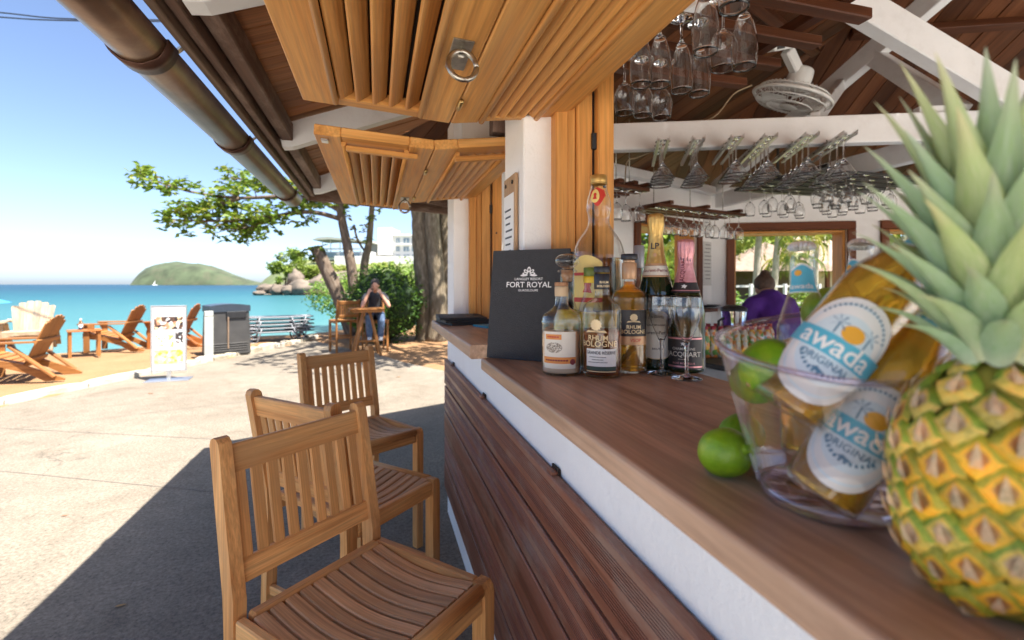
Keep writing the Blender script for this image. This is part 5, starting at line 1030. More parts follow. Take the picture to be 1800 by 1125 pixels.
def beer(pa, pb, label, r=0.031, Hb=0.235, lab=True, spin=0.0, fill=True):
    pa, pb = V(pa), V(pb); d = (pb - pa).normalized(); t = thing('beer_bottle', label, 'beer bottle', pa, 0, 'beer bottles in the ice bucket')
    tc = -pa; tc = V((0, 0, CAMH)) - pa; y = -(tc - d * tc.dot(d)).normalized(); x = y.cross(d)
    Mx = Matrix((x, y, d)).transposed() @ rotm('Z', spin); t.rotation_euler = Mx.to_euler()
    k = r / 0.031; pf = smoothp([(0.027 * k, 0), (0.0305 * k, 0.005), (0.031 * k, 0.02), (0.031 * k, 0.12), (0.029 * k, 0.14), (0.021 * k, 0.162), (0.0145 * k, 0.182), (0.0130 * k, 0.205), (0.0128 * k, 0.216), (0.0142 * k, 0.219), (0.0142 * k, 0.226), (0.013 * k, 0.2285)]); pf = [(a, b_ * Hb / 0.235) for a, b_ in pf]
    MB().lathe([(0, 0)] + pf, 32).build('glass', M['glassbottle'], t); lv = (0.178 if lab else 0.128) * Hb / 0.235; q = [(max(a - 0.0022, 0.001), max(b_, 0.006)) for a, b_ in pf if b_ <= lv]
    if fill: MB().lathe([(0, 0.006)] + q + [(0, lv)], 32).build('beer', L['beer'], t)
    h = 0.2295 * Hb / 0.235; cv = []; 
    for rr, zz in ((0.0152 * k, h - 0.006), (0.0148 * k, h - 0.003), (0.0132 * k, h), (0.010 * k, h + 0.0015)):
        for j in range(42): a = 2 * pi * j / 42; e = 1 + (0.045 * cos(21 * a) if zz < h else 0); cv.append((rr * e * cos(a), rr * e * sin(a), zz))
    MB().add(cv, [(i * 42 + j, i * 42 + (j + 1) % 42, (i + 1) * 42 + (j + 1) % 42, (i + 1) * 42 + j) for i in range(3) for j in range(42)] + [[126 + j for j in range(42)]], sm=False).build('crown_cap', M['crown'], t)
    rf = prof_r(pf); zc = 0.066; ry, hw = 0.047 * k, 1.15
    if lab:
        oval = lambda kk: ((lambda s: zc + ry * kk * sqrt(max(0, 1 - s * s)) ** 0.9), (lambda s: zc - ry * kk * sqrt(max(0, 1 - s * s)) ** 0.9))
        tp, bt = oval(1.0); lb = arc(t, rf, 0, 0, hw, M['paperw'], 'label', 0, 0.0006, 32, 2, top=tp, bot=bt)
        tp, bt = oval(0.88); arc(lb, rf, 0, 0, hw * 0.88, M['palebl'], 'label_ring', 0, 0.0009, 30, 2, top=tp, bot=bt); tp, bt = oval(0.84); arc(lb, rf, 0, 0, hw * 0.84, M['paperw'], 'label_ring', 0, 0.0011, 30, 2, top=tp, bot=bt); tp, bt = oval(0.66); arc(lb, rf, 0, 0, hw * 0.68, M['palebl'], 'label_field', 0, 0.0013, 30, 2, top=tp, bot=bt)
        arc(lb, rf, zc - 0.007, zc + 0.012, hw * 1.05, M['blue'], 'blue_band', 0, 0.0016, 24); txt(lb, 'awada', rf, zc + 0.003, 0.0225 * k, M['whiteink'], 0.0, 0.95, 0.0021); txt(lb, 'ORIGINAL', rf, zc - 0.0135, 0.0092, M['navy'], 0, 1.0, 0.0019); 
        wrap(lb, [disc2d(16, 0.008 * k, 0.007 * k)], rf, zc + 0.019, M['sunor'], 0.12, 0.0018, 'sun')
        for sgn in (-1, 1): wrap(lb, [[(0, 0), (0.007 * cos(a) - 0.0012 * sin(a), 0.007 * sin(a)), (0.008 * cos(a), 0.008 * sin(a) - 0.001)] for a in [radians(q_) for q_ in (20, 65, 110, 160, 215, 320)]] + [[(-0.0006, 0), (0.0006, 0), (0.001, -0.011), (-0.0004, -0.011)]], rf, zc + 0.024, M['navy'], sgn * 0.36 + 0.1, 0.0019, 'palm')
        wrap(lb, [[(0.020 * cos(a), 0.020 * sin(a)), (0.020 * cos(a + 0.1), 0.020 * sin(a + 0.1)), (0.0232 * cos(a + 0.1), 0.0232 * sin(a + 0.1)), (0.0232 * cos(a), 0.0232 * sin(a))] for a in [radians(205 + 11 * i) for i in range(12)]], rf, zc - 0.003, M['navy'], 0, 0.0019, 'print_line'); wrap(lb, [[(0.029 * k * cos(a), 0.040 * k * sin(a)), (0.029 * k * cos(a + 0.05), 0.040 * k * sin(a + 0.05)), (0.031 * k * cos(a + 0.05), 0.042 * k * sin(a + 0.05)), (0.031 * k * cos(a), 0.042 * k * sin(a))] for a in [radians(35 + 6.2 * i) for i in range(18)]], rf, zc, M['navy'], 0, 0.0016, 'print_line')
        wrap(lb, [[(-0.006, 0), (-0.001, 0.003), (0.001, -0.002)], [(0.006, 0), (0.001, -0.003), (-0.001, 0.002)]], rf, zc - 0.022, M['navy'], 0, 0.0019, 'emblem')
    zn0, zn1 = 0.172 * Hb / 0.235, 0.202 * Hb / 0.235; nl = arc(t, rf, zn0, zn1, 1.0, M['paperw'], 'neck_label', 0.3, 0.0007, 14, 3, top=lambda s: zn1 + 0.003 * cos(3 * s)); arc(nl, rf, zn0 + 0.001, zn1 - 0.001, 0.93, M['blue'], 'neck_panel', 0.3, 0.0011, 14, 3, top=lambda s: zn1 - 0.002 + 0.003 * cos(3 * s)); txt(nl, 'awada', rf, zn0 + 0.007, 0.0085, M['whiteink'], 0.25, 1, 0.0016); wrap(nl, [disc2d(12, 0.0035, 0.0035)], rf, zn1 - 0.008, M['sunor'], 0.0, 0.0016, 'sun')
    return t
beer(at(1440, 872, 0.447), at(1615, 610, 0.430), 'leaning beer bottle with the lower white oval label, front of the bucket', 0.033, 0.245)
beer(at(1376, 722, 0.452), at(1618, 432, 0.440), 'leaning beer bottle with the upper white oval label, across the bucket rim', 0.034, 0.25)
beer(at(1426, 800, 0.523), at(1411, 478, 0.553), 'upright beer bottle with blue neck label, left one in the bucket', 0.029, 0.24, lab=False, spin=-0.35)
beer(at(1492, 775, 0.555), at(1511, 470, 0.60), 'upright beer bottle with blue neck label, right one in the bucket', 0.029, 0.25, lab=False, spin=-0.9)
q = at(1352, 645, 0.47); lime(q, (0.9, 0.5, 1.2), 'yellow-green lime seen over the front rim of the ice bucket', 1.0)
q = at(1332, 668, 0.52); lime(q, (1.2, 0.2, 0.4), 'pale lime behind the left wall of the ice bucket', 0.95)
q = at(1462, 552, 0.56); lime(q, (1.0, 0.9, 2.2), 'green lime between the two upright beer bottles', 1.15)
# ------------------------------------------------------------------ pineapple
pc = at(1752, 1028, 0.330); PX, PY = pc.x, pc.y
pa_ = thing('pineapple', 'ripe pineapple with a tall leafy crown at the right edge of the counter', 'pineapple', (PX, PY, CH + 0.0005))
PH = 0.162
def pr(t): return 0.0560 * (1 - 0.62 * abs(2 * t - 0.92) ** 3.1)
b = MB(); b.lathe([(0, 0)] + [(max(pr(i / 20) - 0.0035, 0.004), PH * i / 20) for i in range(21)] + [(0, PH)], 40); b.build('core', pbr('pineapple_core', (0.34, 0.30, 0.04), 0.6, 0, 0.4, 60), pa_)
def pm(name, c1, c2, rough=0.45): 
    m, nt, out = newmat(name); p = princ(nt, out, rough); c = coords(nt, 'obj'); oi = nt.nodes.new('ShaderNodeObjectInfo')
    r0 = ramp(nt, noi(nt, c, 260, 4, 0.65), [(0.3, c1), (0.7, c2)]); sp_ = ramp(nt, noi(nt, coords(nt, 'world'), 75, 5, 0.7), [(0.35, (0.55, 0.62, 0.55)), (0.5, (1, 1, 1)), (0.68, (1.25, 0.95, 0.8))]); r = nt.nodes.new('ShaderNodeMix'); r.data_type = 'RGBA'; r.blend_type = 'MULTIPLY'; r.inputs[0].default_value = 1; nt.links.new(r0.outputs[0], r.inputs[6]); nt.links.new(sp_.outputs[0], r.inputs[7]); rr = ramp(nt, oi.outputs['Random'], [(0, (0.75, 0.75, 0.75)), (1, (1.2, 1.15, 1.0))]); nt.links.new(mixc(nt, 1, r.outputs[2], rr.outputs[0], 'MULTIPLY'), p.inputs['Base Color']); bump(nt, noi(nt, c, 420, 4), 0.7, 0.002, p); return m
PA = [pm('eye_rim_green', (0.16, 0.30, 0.02), (0.36, 0.46, 0.05)), pm('eye_flesh_yellow', (0.66, 0.48, 0.06), (0.80, 0.64, 0.16)), pm('eye_centre_tan', (0.62, 0.44, 0.26), (0.76, 0.60, 0.42)), pm('bract_straw', (0.55, 0.40, 0.24), (0.70, 0.55, 0.38), 0.7)]
PB = [pm('eye_rim_olive', (0.30, 0.34, 0.02), (0.48, 0.42, 0.04)), pm('eye_flesh_orange', (0.82, 0.42, 0.02), (0.88, 0.56, 0.05)), pm('eye_centre_rust', (0.46, 0.20, 0.05), (0.60, 0.36, 0.14)), PA[3]]
def eye(mats):
    b = MB(); rings = []; sh = [(0, 1.18), (0.62, 0.62), (1.0, 0.0), (0.62, -0.58), (0, -1.05), (-0.62, -0.58), (-1.0, 0), (-0.62, 0.62)]; n_ = 8; vs = []
    for k, z in ((1.0, -0.0010), (0.86, 0.0014), (0.64, 0.0030), (0.42, 0.0030), (0.18, 0.0020)):
        for x, y in sh: vs.append((x * k * 0.0143, y * k * 0.0143, z * 1.15))
    for i, mi in ((0, 0), (1, 0), (2, 1), (3, 2)): 
        o = i * n_
        for j in range(n_): b.f.append([o + j, o + n_ + j, o + n_ + (j + 1) % n_, o + (j + 1) % n_]); b.m.append(mi if not (i < 2 and 2 <= j <= 5) else 1); b.s.append(True)
    b.f.append([32 + j for j in range(8)][::-1]); b.m.append(2); b.s.append(True); b.f = [f[::-1] for f in b.f]; b.v = [V(v) for v in vs]; b.g = [V(v) for v in vs]
    b.add([(-0.0034, -0.0060, 0.0046), (0.0034, -0.0060, 0.0046), (0.0024, 0.001, 0.0066), (-0.0024, 0.001, 0.0066), (0.0004, 0.0105, 0.0080), (0, -0.001, 0.0078)], [(0, 1, 5), (1, 2, 5), (2, 4, 5), (4, 3, 5), (3, 0, 5)], mi=3)
    return b.mesh('eye', mats)
EA, EB = eye(PA), eye(PB); NE = 112
tz = []; s_ = 0; acc = []
for i in range(200): t_ = (i + 0.5) / 200; s_ += pr(t_); acc.append(s_)
for i in range(NE):
    goal = (i + 0.5) / NE * s_; k = next(j for j, a in enumerate(acc) if a >= goal); t_ = (k + 0.5) / 200; a = i * 2.399963; r_ = pr(t_)
    dr = (pr(min(t_ + 0.02, 1)) - pr(max(t_ - 0.02, 0))) / (0.04 * PH); nrm = V((cos(a), sin(a), -dr)).normalized(); up = (V((0, 0, 1)) - nrm * nrm.z).normalized(); x = up.cross(nrm)
    o = link('eye', EB if R() < 1.35 - 1.7 * t_ else EA, pa_); k = (0.80 if t_ > 0.93 or t_ < 0.05 else 0.97) * U(0.98, 1.12)
    Mx = Matrix((x, up, nrm)).transposed().to_4x4() @ Matrix.Rotation(U(-0.16, 0.16), 4, 'Z') @ Matrix.Diagonal((k * U(0.95, 1.06), k * U(0.94, 1.08), k * U(0.7, 1.3), 1)); Mx.translation = (r_ * cos(a), r_ * sin(a), PH * t_) ; o.matrix_local = Mx
def pleaf():
    m, nt, out = newmat('crown_leaf'); p = princ(nt, out, 0.5, 0, 0.35); g = N(nt, 'ShaderNodeAttribute', attribute_name='grain'); sp = N(nt, 'ShaderNodeSeparateXYZ'); nt.links.new(g.outputs['Vector'], sp.inputs[0])
    r = ramp(nt, sp.outputs[0], [(0, (0.62, 0.68, 0.50)), (0.25, (0.28, 0.46, 0.24)), (0.75, (0.38, 0.56, 0.24)), (1, (0.60, 0.60, 0.40))]); n_ = noi(nt, coords(nt, 'grain', (3, 110, 1)), 3, 4); r2 = ramp(nt, noi(nt, coords(nt, 'grain', (6, 60, 1)), 1.5, 5), [(0.42, (0, 0, 0)), (0.68, (1, 1, 1))])
    o = mixc(nt, r2.outputs[0], r.outputs[0], (0.64, 0.72, 0.62)); oi_ = nt.nodes.new('ShaderNodeObjectInfo'); o = mixc(nt, 1, o, ramp(nt, oi_.outputs['Random'], [(0, (0.80, 0.92, 0.92)), (0.5, (1.0, 1.0, 0.9)), (1, (1.25, 1.12, 0.8))]).outputs[0], 'MULTIPLY'); sp2 = ramp(nt, n_, [(0.3, (0.8,) * 3), (0.7, (1.12,) * 3)]); o = mixc(nt, 1, o, sp2.outputs[0], 'MULTIPLY'); nt.links.new(o, p.inputs['Base Color'])
    tr = N(nt, 'ShaderNodeBsdfTranslucent'); nt.links.new(o, tr.inputs[0]); mx = N(nt, 'ShaderNodeMixShader'); mx.inputs[0].default_value = 0.22; nt.links.new(p.outputs[0], mx.inputs[1]); nt.links.new(tr.outputs[0], mx.inputs[2]); nt.links.new(mx.outputs[0], out.inputs[0]); return m
M['pleaf'] = pleaf(); NL = 80
for i in range(NL):
    t_ = i / (NL - 1); a = i * 2.399963 + 0.4; Ln = lerp(0.052, 0.190, t_ ** 0.8) * U(0.92, 1.08) * (1 if t_ < 0.9 else 0.9); wd = lerp(0.014, 0.028, min(1, t_ * 1.5)) * U(0.9, 1.1); el0 = lerp(0.05, 1.42, t_ ** 0.85); bend = lerp(-0.55, 0.30, min(1, t_ * 1.15)) 
    el0 = lerp(0.80, 1.42, t_ ** 0.8); bend = -lerp(1.0, 0.12, t_ ** 0.7) * U(0.8, 1.2)
    rb = lerp(0.020, 0.004, t_); zb = PH - 0.004 + 0.040 * t_; p = V((rb * cos(a), rb * sin(a), zb)); d = V((cos(a), sin(a), 0)); sd = V((-sin(a), cos(a), 0)); b = MB(); vs = []; gr = []; off = U(0, 50); n_ = 10; el = el0
    for k in range(n_ + 1):
        u = k / n_; el = el0 + bend * u * u; dir_ = d * cos(el) + V((0, 0, 1)) * sin(el); nr = V((0, 0, 1)) * cos(el) - d * sin(el)
        wv = wd * (0.80 + 0.45 * sin(pi * min(u * 1.25, 1))) * (1 - u ** 2.6) if k < n_ else 0.0004
        for j in (-1, -0.5, 0, 0.5, 1): vs.append(p + sd * wv / 2 * j + nr * (0.34 * wv * j * j)); gr.append((u, j * 0.5 + off, 0))
        p = p + dir_ * Ln / n_
    b.add(vs, [(k * 5 + j, k * 5 + j + 1, (k + 1) * 5 + j + 1, (k + 1) * 5 + j) for k in range(n_) for j in range(4)], sm=True, gr=gr); b.build('crown_leaf', M['pleaf'], pa_)
# ------------------------------------------------------------------ hanging glasses and racks
pfW = smoothp([(0.031, 0), (0.031, 0.0015), (0.018, 0.005), (0.006, 0.010), (0.004, 0.02), (0.0038, 0.07), (0.006, 0.082), (0.020, 0.094), (0.0315, 0.115), (0.0345, 0.135), (0.0325, 0.16), (0.0285, 0.182)])
pfS = smoothp([(0.030, 0), (0.030, 0.0015), (0.016, 0.005), (0.0055, 0.010), (0.0042, 0.03), (0.0042, 0.055), (0.007, 0.064), (0.0165, 0.078), (0.0245, 0.105), (0.0295, 0.14), (0.0298, 0.17), (0.0268, 0.20)])
pfM = smoothp([(0.034, 0), (0.034, 0.0015), (0.018, 0.005), (0.006, 0.009), (0.0038, 0.02), (0.0036, 0.09), (0.0045, 0.098), (0.024, 0.126), (0.042, 0.152), (0.0545, 0.170)], 2)
meW, meS, meM = glass_mesh('wine_glass', pfW, 0.084, 0.001, 22), glass_mesh('beer_flute', pfS, 0.068, 0.001, 22), glass_mesh('martini_glass', pfM, 0.098, 0.001, 24)
def hang(me, p, label, cat, group, s=1.0, nm=None):
    o = tag(link(nm or me.name.split('.')[0], me, None, p, (pi, 0, R() * 6)), label, cat, group); o.scale = (s, s, s); return o
# near wooden rack above the counter
rk = thing('glass_rack', 'dark wooden slatted glass rack hanging just inside the near opening', 'glass rack')
for k in range(6):
    y = 0.72 + 0.155 * k; MB().box((1.00, y, 2.165), (0.62, 0.042, 0.03), ch=0.003).build('slat', M['rack'], rk)
for x in (0.74, 1.22): MB().box((x, 1.12, 2.20), (0.04, 1.0, 0.035), ch=0.003).build('bearer', M['rack'], rk)
for x, y in ((0.74, 0.75), (1.22, 0.75), (0.74, 1.5), (1.22, 1.5)): MB().box((x, y, 2.36), (0.03, 0.03, 0.29)).build('hanger', M['rack'], rk)
gN = 'glasses hanging in the near wooden rack'
NEARL = ['slim glass, rightmost in the near wooden rack', 'tulip glass beside the rightmost slim glass in the near rack', 'slim glass highest at the top of the near wooden rack', 'slim glass under the shutter edge, left of the right pair', 'slim glass in the middle of the near rack, the lower one', 'slim glass in the middle of the near rack, left of the lower one', 'slim glass partly behind the shutter above the three tulip glasses', 'slim glass farthest back behind the left tulip glasses', 'right one of the three low tulip glasses in the near rack', 'middle one of the three low tulip glasses in the near rack', 'left one of the three low tulip glasses in the near rack']
for gi, (px, py, me) in enumerate(((1308, 118, meS), (1271, 121, meW), (1290, 15, meS), (1240, 92, meS), (1229, 166, meS), (1198, 160, meS), (1160, 150, meS), (1126, 150, meS), (1163, 207, meW), (1130, 203, meW), (1098, 199, meW))):
    hb = 2.15 - (0.20 if me is meS else 0.182); p = atH(px, py, hb)
    hang(me, (p.x, p.y, 2.148), NEARL[gi], 'glass', gN, nm='hanging_glass')
p = at(1047, 238, 1.62); hang(meS, (p.x, p.y, p.z + 0.10), 'single glass hanging beside the wooden jamb at the white beam', 'glass', None, nm='hanging_glass')
# martini rails under the tie beam
nA = V((-sin(hA), cos(hA), 0)); gM = 'martini glasses hanging under the white tie beam'
for i, px in enumerate((1160, 1216, 1277, 1330, 1395, 1455)):
    c = onA(px); t = thing('glass_rail', 'pair of aluminium glass rails under the tie beam, number %s from the left' % ('one', 'two', 'three', 'four', 'five', 'six')[i], 'glass rail', (c.x, c.y, 2.155), hA + pi / 2 - 0.12)
    for q in (-1, 1):
        MB().box((0, q * 0.022, 0), (0.56, 0.013, 0.012), ch=0.002).build('rail', M['alu'], t); MB().box((0, q * 0.0295, 0.006), (0.56, 0.002, 0.022)).build('flange', M['alu'], t)
        for x in (-0.05, 0.05): MB().lathe([(0, 0.035), (0.004, 0.035), (0.004, 0)], 8, (x, q * 0.022, 0)).build('screw', M['steel'], t)
    d = V((cos(hA + pi / 2 - 0.12), sin(hA + pi / 2 - 0.12), 0))
    for mi_, s_ in enumerate(((-0.22, -0.15, -0.08, 0.0), (-0.20, -0.13, -0.05, 0.02), (-0.24, -0.16, -0.08), (-0.22, -0.15, -0.08, 0.02, 0.13), (-0.22, -0.14, -0.05, 0.04, 0.14), (-0.20, -0.12, -0.03, 0.1))[i]):
        hang(meM, V((c.x, c.y, 2.16)) + d * s_, 'martini glass on the %s rail from the left, %s from our end' % (ORD[i], ORD[mi_]), 'martini glass', gM, 1.12)
# dark metal rack with wine glasses
t = thing('glass_rack', 'dark metal glass rack crowded with wine glasses above the bar', 'glass rack'); gW = 'wine glasses hanging in the dark metal rack'
for k in range(7):
    y = 2.28 + 0.105 * k
    for q in (-0.018, 0.018): MB().box((3.02, y + q, 2.10), (1.06, 0.014, 0.014)).build('rail', M['darkrail'], t)
for x in (2.55, 3.45): MB().box((x, 2.6, 2.117), (0.03, 0.75, 0.02)).build('cross_bar', M['darkrail'], t); MB().box((x, 2.6, 2.24), (0.012, 0.012, 0.23)).build('hanger', M['darkrail'], t)
for k in range(7):
    for j in range(5):
        if (k * 5 + j) % 6 == 4: continue
        hang(meW, (2.60 + 0.155 * j + 0.03 * (k % 2) + U(-0.01, 0.01), 2.28 + 0.105 * k, 2.098), 'wine glass in the dark metal rack, %s rail from us, %s from the left' % (ORD[k], ORD[j]), 'wine glass', gW)
# wooden racks along the side window
for x0, n_, nm, ly in ((1137, 11, 'dark wooden glass rack along the side window, glasses in a row', 0), (1062, 3, 'short wooden glass rack beside the big bottle, with three glasses', 1)):
    a, b_ = (at(1132, 370, 3.32), at(1284, 386, 3.80)) if not ly else (at(1052, 338, 2.80), at(1112, 348, 2.95)); t = thing('glass_rack', nm, 'glass rack'); e = (b_ - a); e.z = 0; Ln = e.length; e.normalize(); s_ = V((-e.y, e.x, 0)); z = a.z + 0.012
    for k in range(4): q = s_ * (-0.12 + 0.08 * k); MB().bar(V((a.x, a.y, z + 0.01)) + q, V((b_.x, b_.y, z + 0.01)) + q, 0.035, 0.022, ch=0.002).build('slat', M['rack'], t)
    for u in (0.1, 0.5, 0.9): c = V((a.x, a.y, z + 0.032)) + e * Ln * u; MB().bar(c - s_ * 0.16, c + s_ * 0.16, 0.035, 0.022).build('bearer', M['rack'], t); MB().tube([c + V((0, 0, 0.01)), c + V((0, 0, 0.42))], 0.003, 6).build('hanger', M['steel'], t)
    for k in range(n_):
        q = V((a.x, a.y, z)) + e * Ln * ((k + 0.5) / n_) - s_ * (0.08 if k % 2 else 0.10); hang(meW, q, ('%s wine glass from the left in the row above the side window' if not ly else '%s wine glass from the left in the short rack beside the giant bottle') % ORD[k], 'wine glass', 'wine glasses by the side window' if not ly else 'wine glasses in the short rack', 0.98)
# fan
fp = at(1392, 172, 2.75); t = thing('wall_fan', 'white wall fan with a round wire cage under the ceiling', 'fan', fp); t.rotation_euler = (0.30, 0.18, 0.2)
b = MB(); 
for k in range(44):
    a = 2 * pi * k / 44; b.tube([(0.05 * cos(a), 0.05 * sin(a), 0.05), (0.17 * cos(a), 0.17 * sin(a), 0.045), (0.205 * cos(a), 0.205 * sin(a), 0.0), (0.17 * cos(a), 0.17 * sin(a), -0.045), (0.05 * cos(a), 0.05 * sin(a), -0.055)], 0.0016, 4)
b.build('cage_wires', M['plastic'], t)
for r_, z in ((0.206, 0.0), (0.185, 0.03), (0.12, 0.048), (0.185, -0.03), (0.12, -0.05)): MB().tube([(r_ * cos(2 * pi * k / 40), r_ * sin(2 * pi * k / 40), z) for k in range(41)], 0.004 if z else 0.010, 6, cap=False).build('cage_ring', M['plastic'], t)
MB().lathe(smoothp([(0, 0.17), (0.05, 0.165), (0.062, 0.14), (0.065, 0.09), (0.06, 0.055), (0, 0.05)]), 24).build('motor_housing', M['plastic'], t); MB().lathe([(0, -0.06), (0.045, -0.056), (0.05, -0.05), (0, -0.045)], 20).build('cage_badge', M['plastic'], t)
for k in range(3):
    a = 2.094 * k; b = MB(); vs = []
    for i in range(6):
        r_ = 0.03 + 0.027 * i; w_ = 0.03 + 0.022 * i * (1 - i / 9)
        for j in (-1, 1): an = a + j * w_ / r_ * 0.45; vs.append((r_ * cos(an), r_ * sin(an), -0.01 + j * 0.012))
    b.add(vs, [(2 * i, 2 * i + 1, 2 * i + 3, 2 * i + 2) for i in range(5)], sm=True); b.build('blade', M['plastic'], t)
MB().bar((-0.05, 0, 0.14), (-0.17, 0, 0.20), 0.05, 0.06, ch=0.006).build('bracket', M['plastic'], t); MB().bar((-0.15, 0, 0.24), (-0.30, 0, 0.16), 0.07, 0.045, ch=0.006).build('wall_mount', M['plastic'], t)
MB().bar((-0.235, -0.034, 0.196), (-0.285, -0.034, 0.169), 0.004, 0.03).build('switch_panel', M['black'], t)
tag(MB().tube(bez([at(1322, 150, 2.7), at(1290, 165, 2.7), at(1262, 200, 2.7), at(1238, 214, 2.72)], 12), 0.004, 6).build('fan_cord', M['cord']), 'thin pale cord hanging from the fan to the tie beam', 'cord')
tag(MB().tube(bez([at(1148, 266, 2.8), at(1120, 277, 2.8), at(1102, 285, 2.8), at(1099, 322, 2.8)], 10), 0.004, 6).lathe([(0, -0.05), (0.012, -0.045), (0.012, 0), (0.004, 0.01)], 10, at(1099, 322, 2.8)).build('lamp_cord', M['cord']), 'brown cord with a lamp holder hanging left of the martini glasses', 'cord')
# ------------------------------------------------------------------ back bar
nn2 = V((-(P2i - P1i).normalized().y, (P2i - P1i).normalized().x)); e2 = (P2i - P1i).normalized(); e3 = (P3i - P2i).normalized(); nn3 = V((-e3.y, e3.x))
bb = thing('back_bar', 'grey back bar counter running under the rear windows', 'counter')
M['steelt'] = pbr('bar_steel', (0.42, 0.42, 0.42), 0.35, 0.6, 0.1, 12)
def run(A, B, d0, d1, z0, z1, nm, mt, par):
    e = (B - A).normalized(); n_ = V((-e.y, e.x)); c = (A + B) / 2 - n_ * (d0 + d1) / 2; Mx = Matrix(((e.x, n_.x, 0), (e.y, n_.y, 0), (0, 0, 1))); MB().box((c.x, c.y, (z0 + z1) / 2), ((B - A).length, d1 - d0, z1 - z0), Mx, 0.004).build(nm, mt, par)
run(P1i + e2 * 0.3, P2i - e2 * 0.55, 0.0, 0.55, 0.86, 0.90, 'worktop', M['steelt'], bb); run(P1i + e2 * 0.3, P2i - e2 * 0.55, 0.03, 0.50, 0.0, 0.858, 'cabinet', M['beam'], bb)
run(P2i + e3 * 0.25, P3i, 0.0, 0.55, 0.86, 0.90, 'worktop', M['steelt'], bb); run(P2i + e3 * 0.25, P3i, 0.03, 0.50, 0.0, 0.858, 'cabinet', M['beam'], bb)
ib = thing('inner_bar_shelf', 'low shelf behind the counter carrying upturned glasses', 'shelf'); MB().box((1.02, 0.9, 0.97), (0.46, 2.9, 0.03), ch=0.004).build('shelf_board', M['steelt'], ib); MB().box((1.02, 0.9, 0.48), (0.42, 2.8, 0.95)).build('cabinet', M['beam'], ib)
pfT = [(0.030, 0), (0.033, 0.002), (0.036, 0.05), (0.0385, 0.10)]; meT = glass_mesh('tumbler', pfT, 0.006, 0.0018, 20)
for i in range(3):
    for j in range(5):
        p = V((0.92 + 0.085 * i, 1.15 + 0.085 * j + 0.02 * i, 0.9865)); o = tag(link('tumbler', meT, None, p + V((0, 0, 0.10)), (pi, 0, 0)), 'upturned tumbler behind the pink champagne, %s row from the counter, %s from us' % (ORD[i], ORD[j]), 'tumbler', 'tumblers behind the counter')
jm = photo('juice_label', [(0.55, 0.50, 0.42), (0.60, 0.20, 0.05), (0.10, 0.24, 0.05), (0.62, 0.36, 0.05), (0.55, 0.47, 0.38)], 40); pj = [(0.028, 0), (0.031, 0.004), (0.031, 0.15), (0.024, 0.17), (0.015, 0.185), (0.015, 0.2)]
mj = MB().lathe([(0, 0)] + pj, 18).mesh('juice_bottle', jm); mc = MB().lathe([(0.0165, 0.19), (0.0165, 0.212), (0.014, 0.214), (0, 0.214)], 16); mc = mc.mesh('cap', pbr('crimson_cap', (0.30, 0.015, 0.03), 0.4))
for k in range(9):
    for r_ in range(2):
        p = atH(1240 + 13.5 * k + 5 * r_, 628 - 8 * r_, 0.92); o = tag(link('juice_bottle', mj, None, (p.x, p.y, 0.9205), (0, 0, R() * 6)), '%s patterned juice bottle from the left in the %s crimson-capped row' % (ORD[k], ('front', 'rear')[r_]), 'juice bottle', 'juice bottles on the back shelf'); link('cap', mc, o)
p = atH(1272, 626, 0.92); sh = thing('bottle_crate', 'dark tray under the packed juice bottles', 'tray', (p.x + 0.25, p.y - 0.05, 0.0), 0.18); MB().box((0, 0, 0.905), (1.15, 0.42, 0.03), ch=0.004).build('tray', M['black'], sh); MB().box((0, 0, 0.44), (1.05, 0.38, 0.88), ch=0.004).build('stand', M['steelt'], sh)
p = at(1290, 560, 3.5); t = thing('juice_jug', 'clear blender jug of red juice with a black lid, on the back bar', 'jug', (p.x, p.y, 0.96 + 0.0)); MB().lathe([(0, 0.0), (0.07, 0), (0.085, 0.25), (0.087, 0.27)], 24).build('jug', M['glass'], t); MB().lathe([(0, 0.004), (0.066, 0.004), (0.078, 0.14), (0, 0.14)], 24).build('juice', pbr('red_juice', (0.40, 0.02, 0.03), 0.3), t); MB().lathe([(0.09, 0.268), (0.09, 0.29), (0.05, 0.31), (0, 0.312)], 24).build('lid', M['black'], t); MB().tube([(-0.085, 0, 0.22), (-0.13, 0, 0.20), (-0.13, 0, 0.08), (-0.075, 0, 0.06)], 0.01, 8).build('handle', M['black'], t); MB().lathe([(0, -0.06), (0.08, -0.06), (0.075, 0.0), (0, 0)], 20).build('base', M['black'], t)
M['dish'] = pbr('dark_dish', (0.03, 0.035, 0.04), 0.3)
for px, py, lab, c in ((1236, 545, 'black dish on the sill at the corner of the bar', 'dish'), (1462, 531, 'dark blue plate on the sill of the rear window', 'dish')):
    p = atH(px, py, zs0 + 0.0); p = (P2i - e2 * 0.16 - nn2 * 0.06) if px < 1300 else (P2i + e3 * 1.18 - nn3 * 0.05); tag(MB().lathe([(0, 0.002), (0.06, 0.002), (0.11, 0.022), (0.108, 0.024), (0.06, 0.006), (0, 0.006)], 28).build('dish', M['dish'], None, (p.x, p.y, zs0)), lab, 'dish')
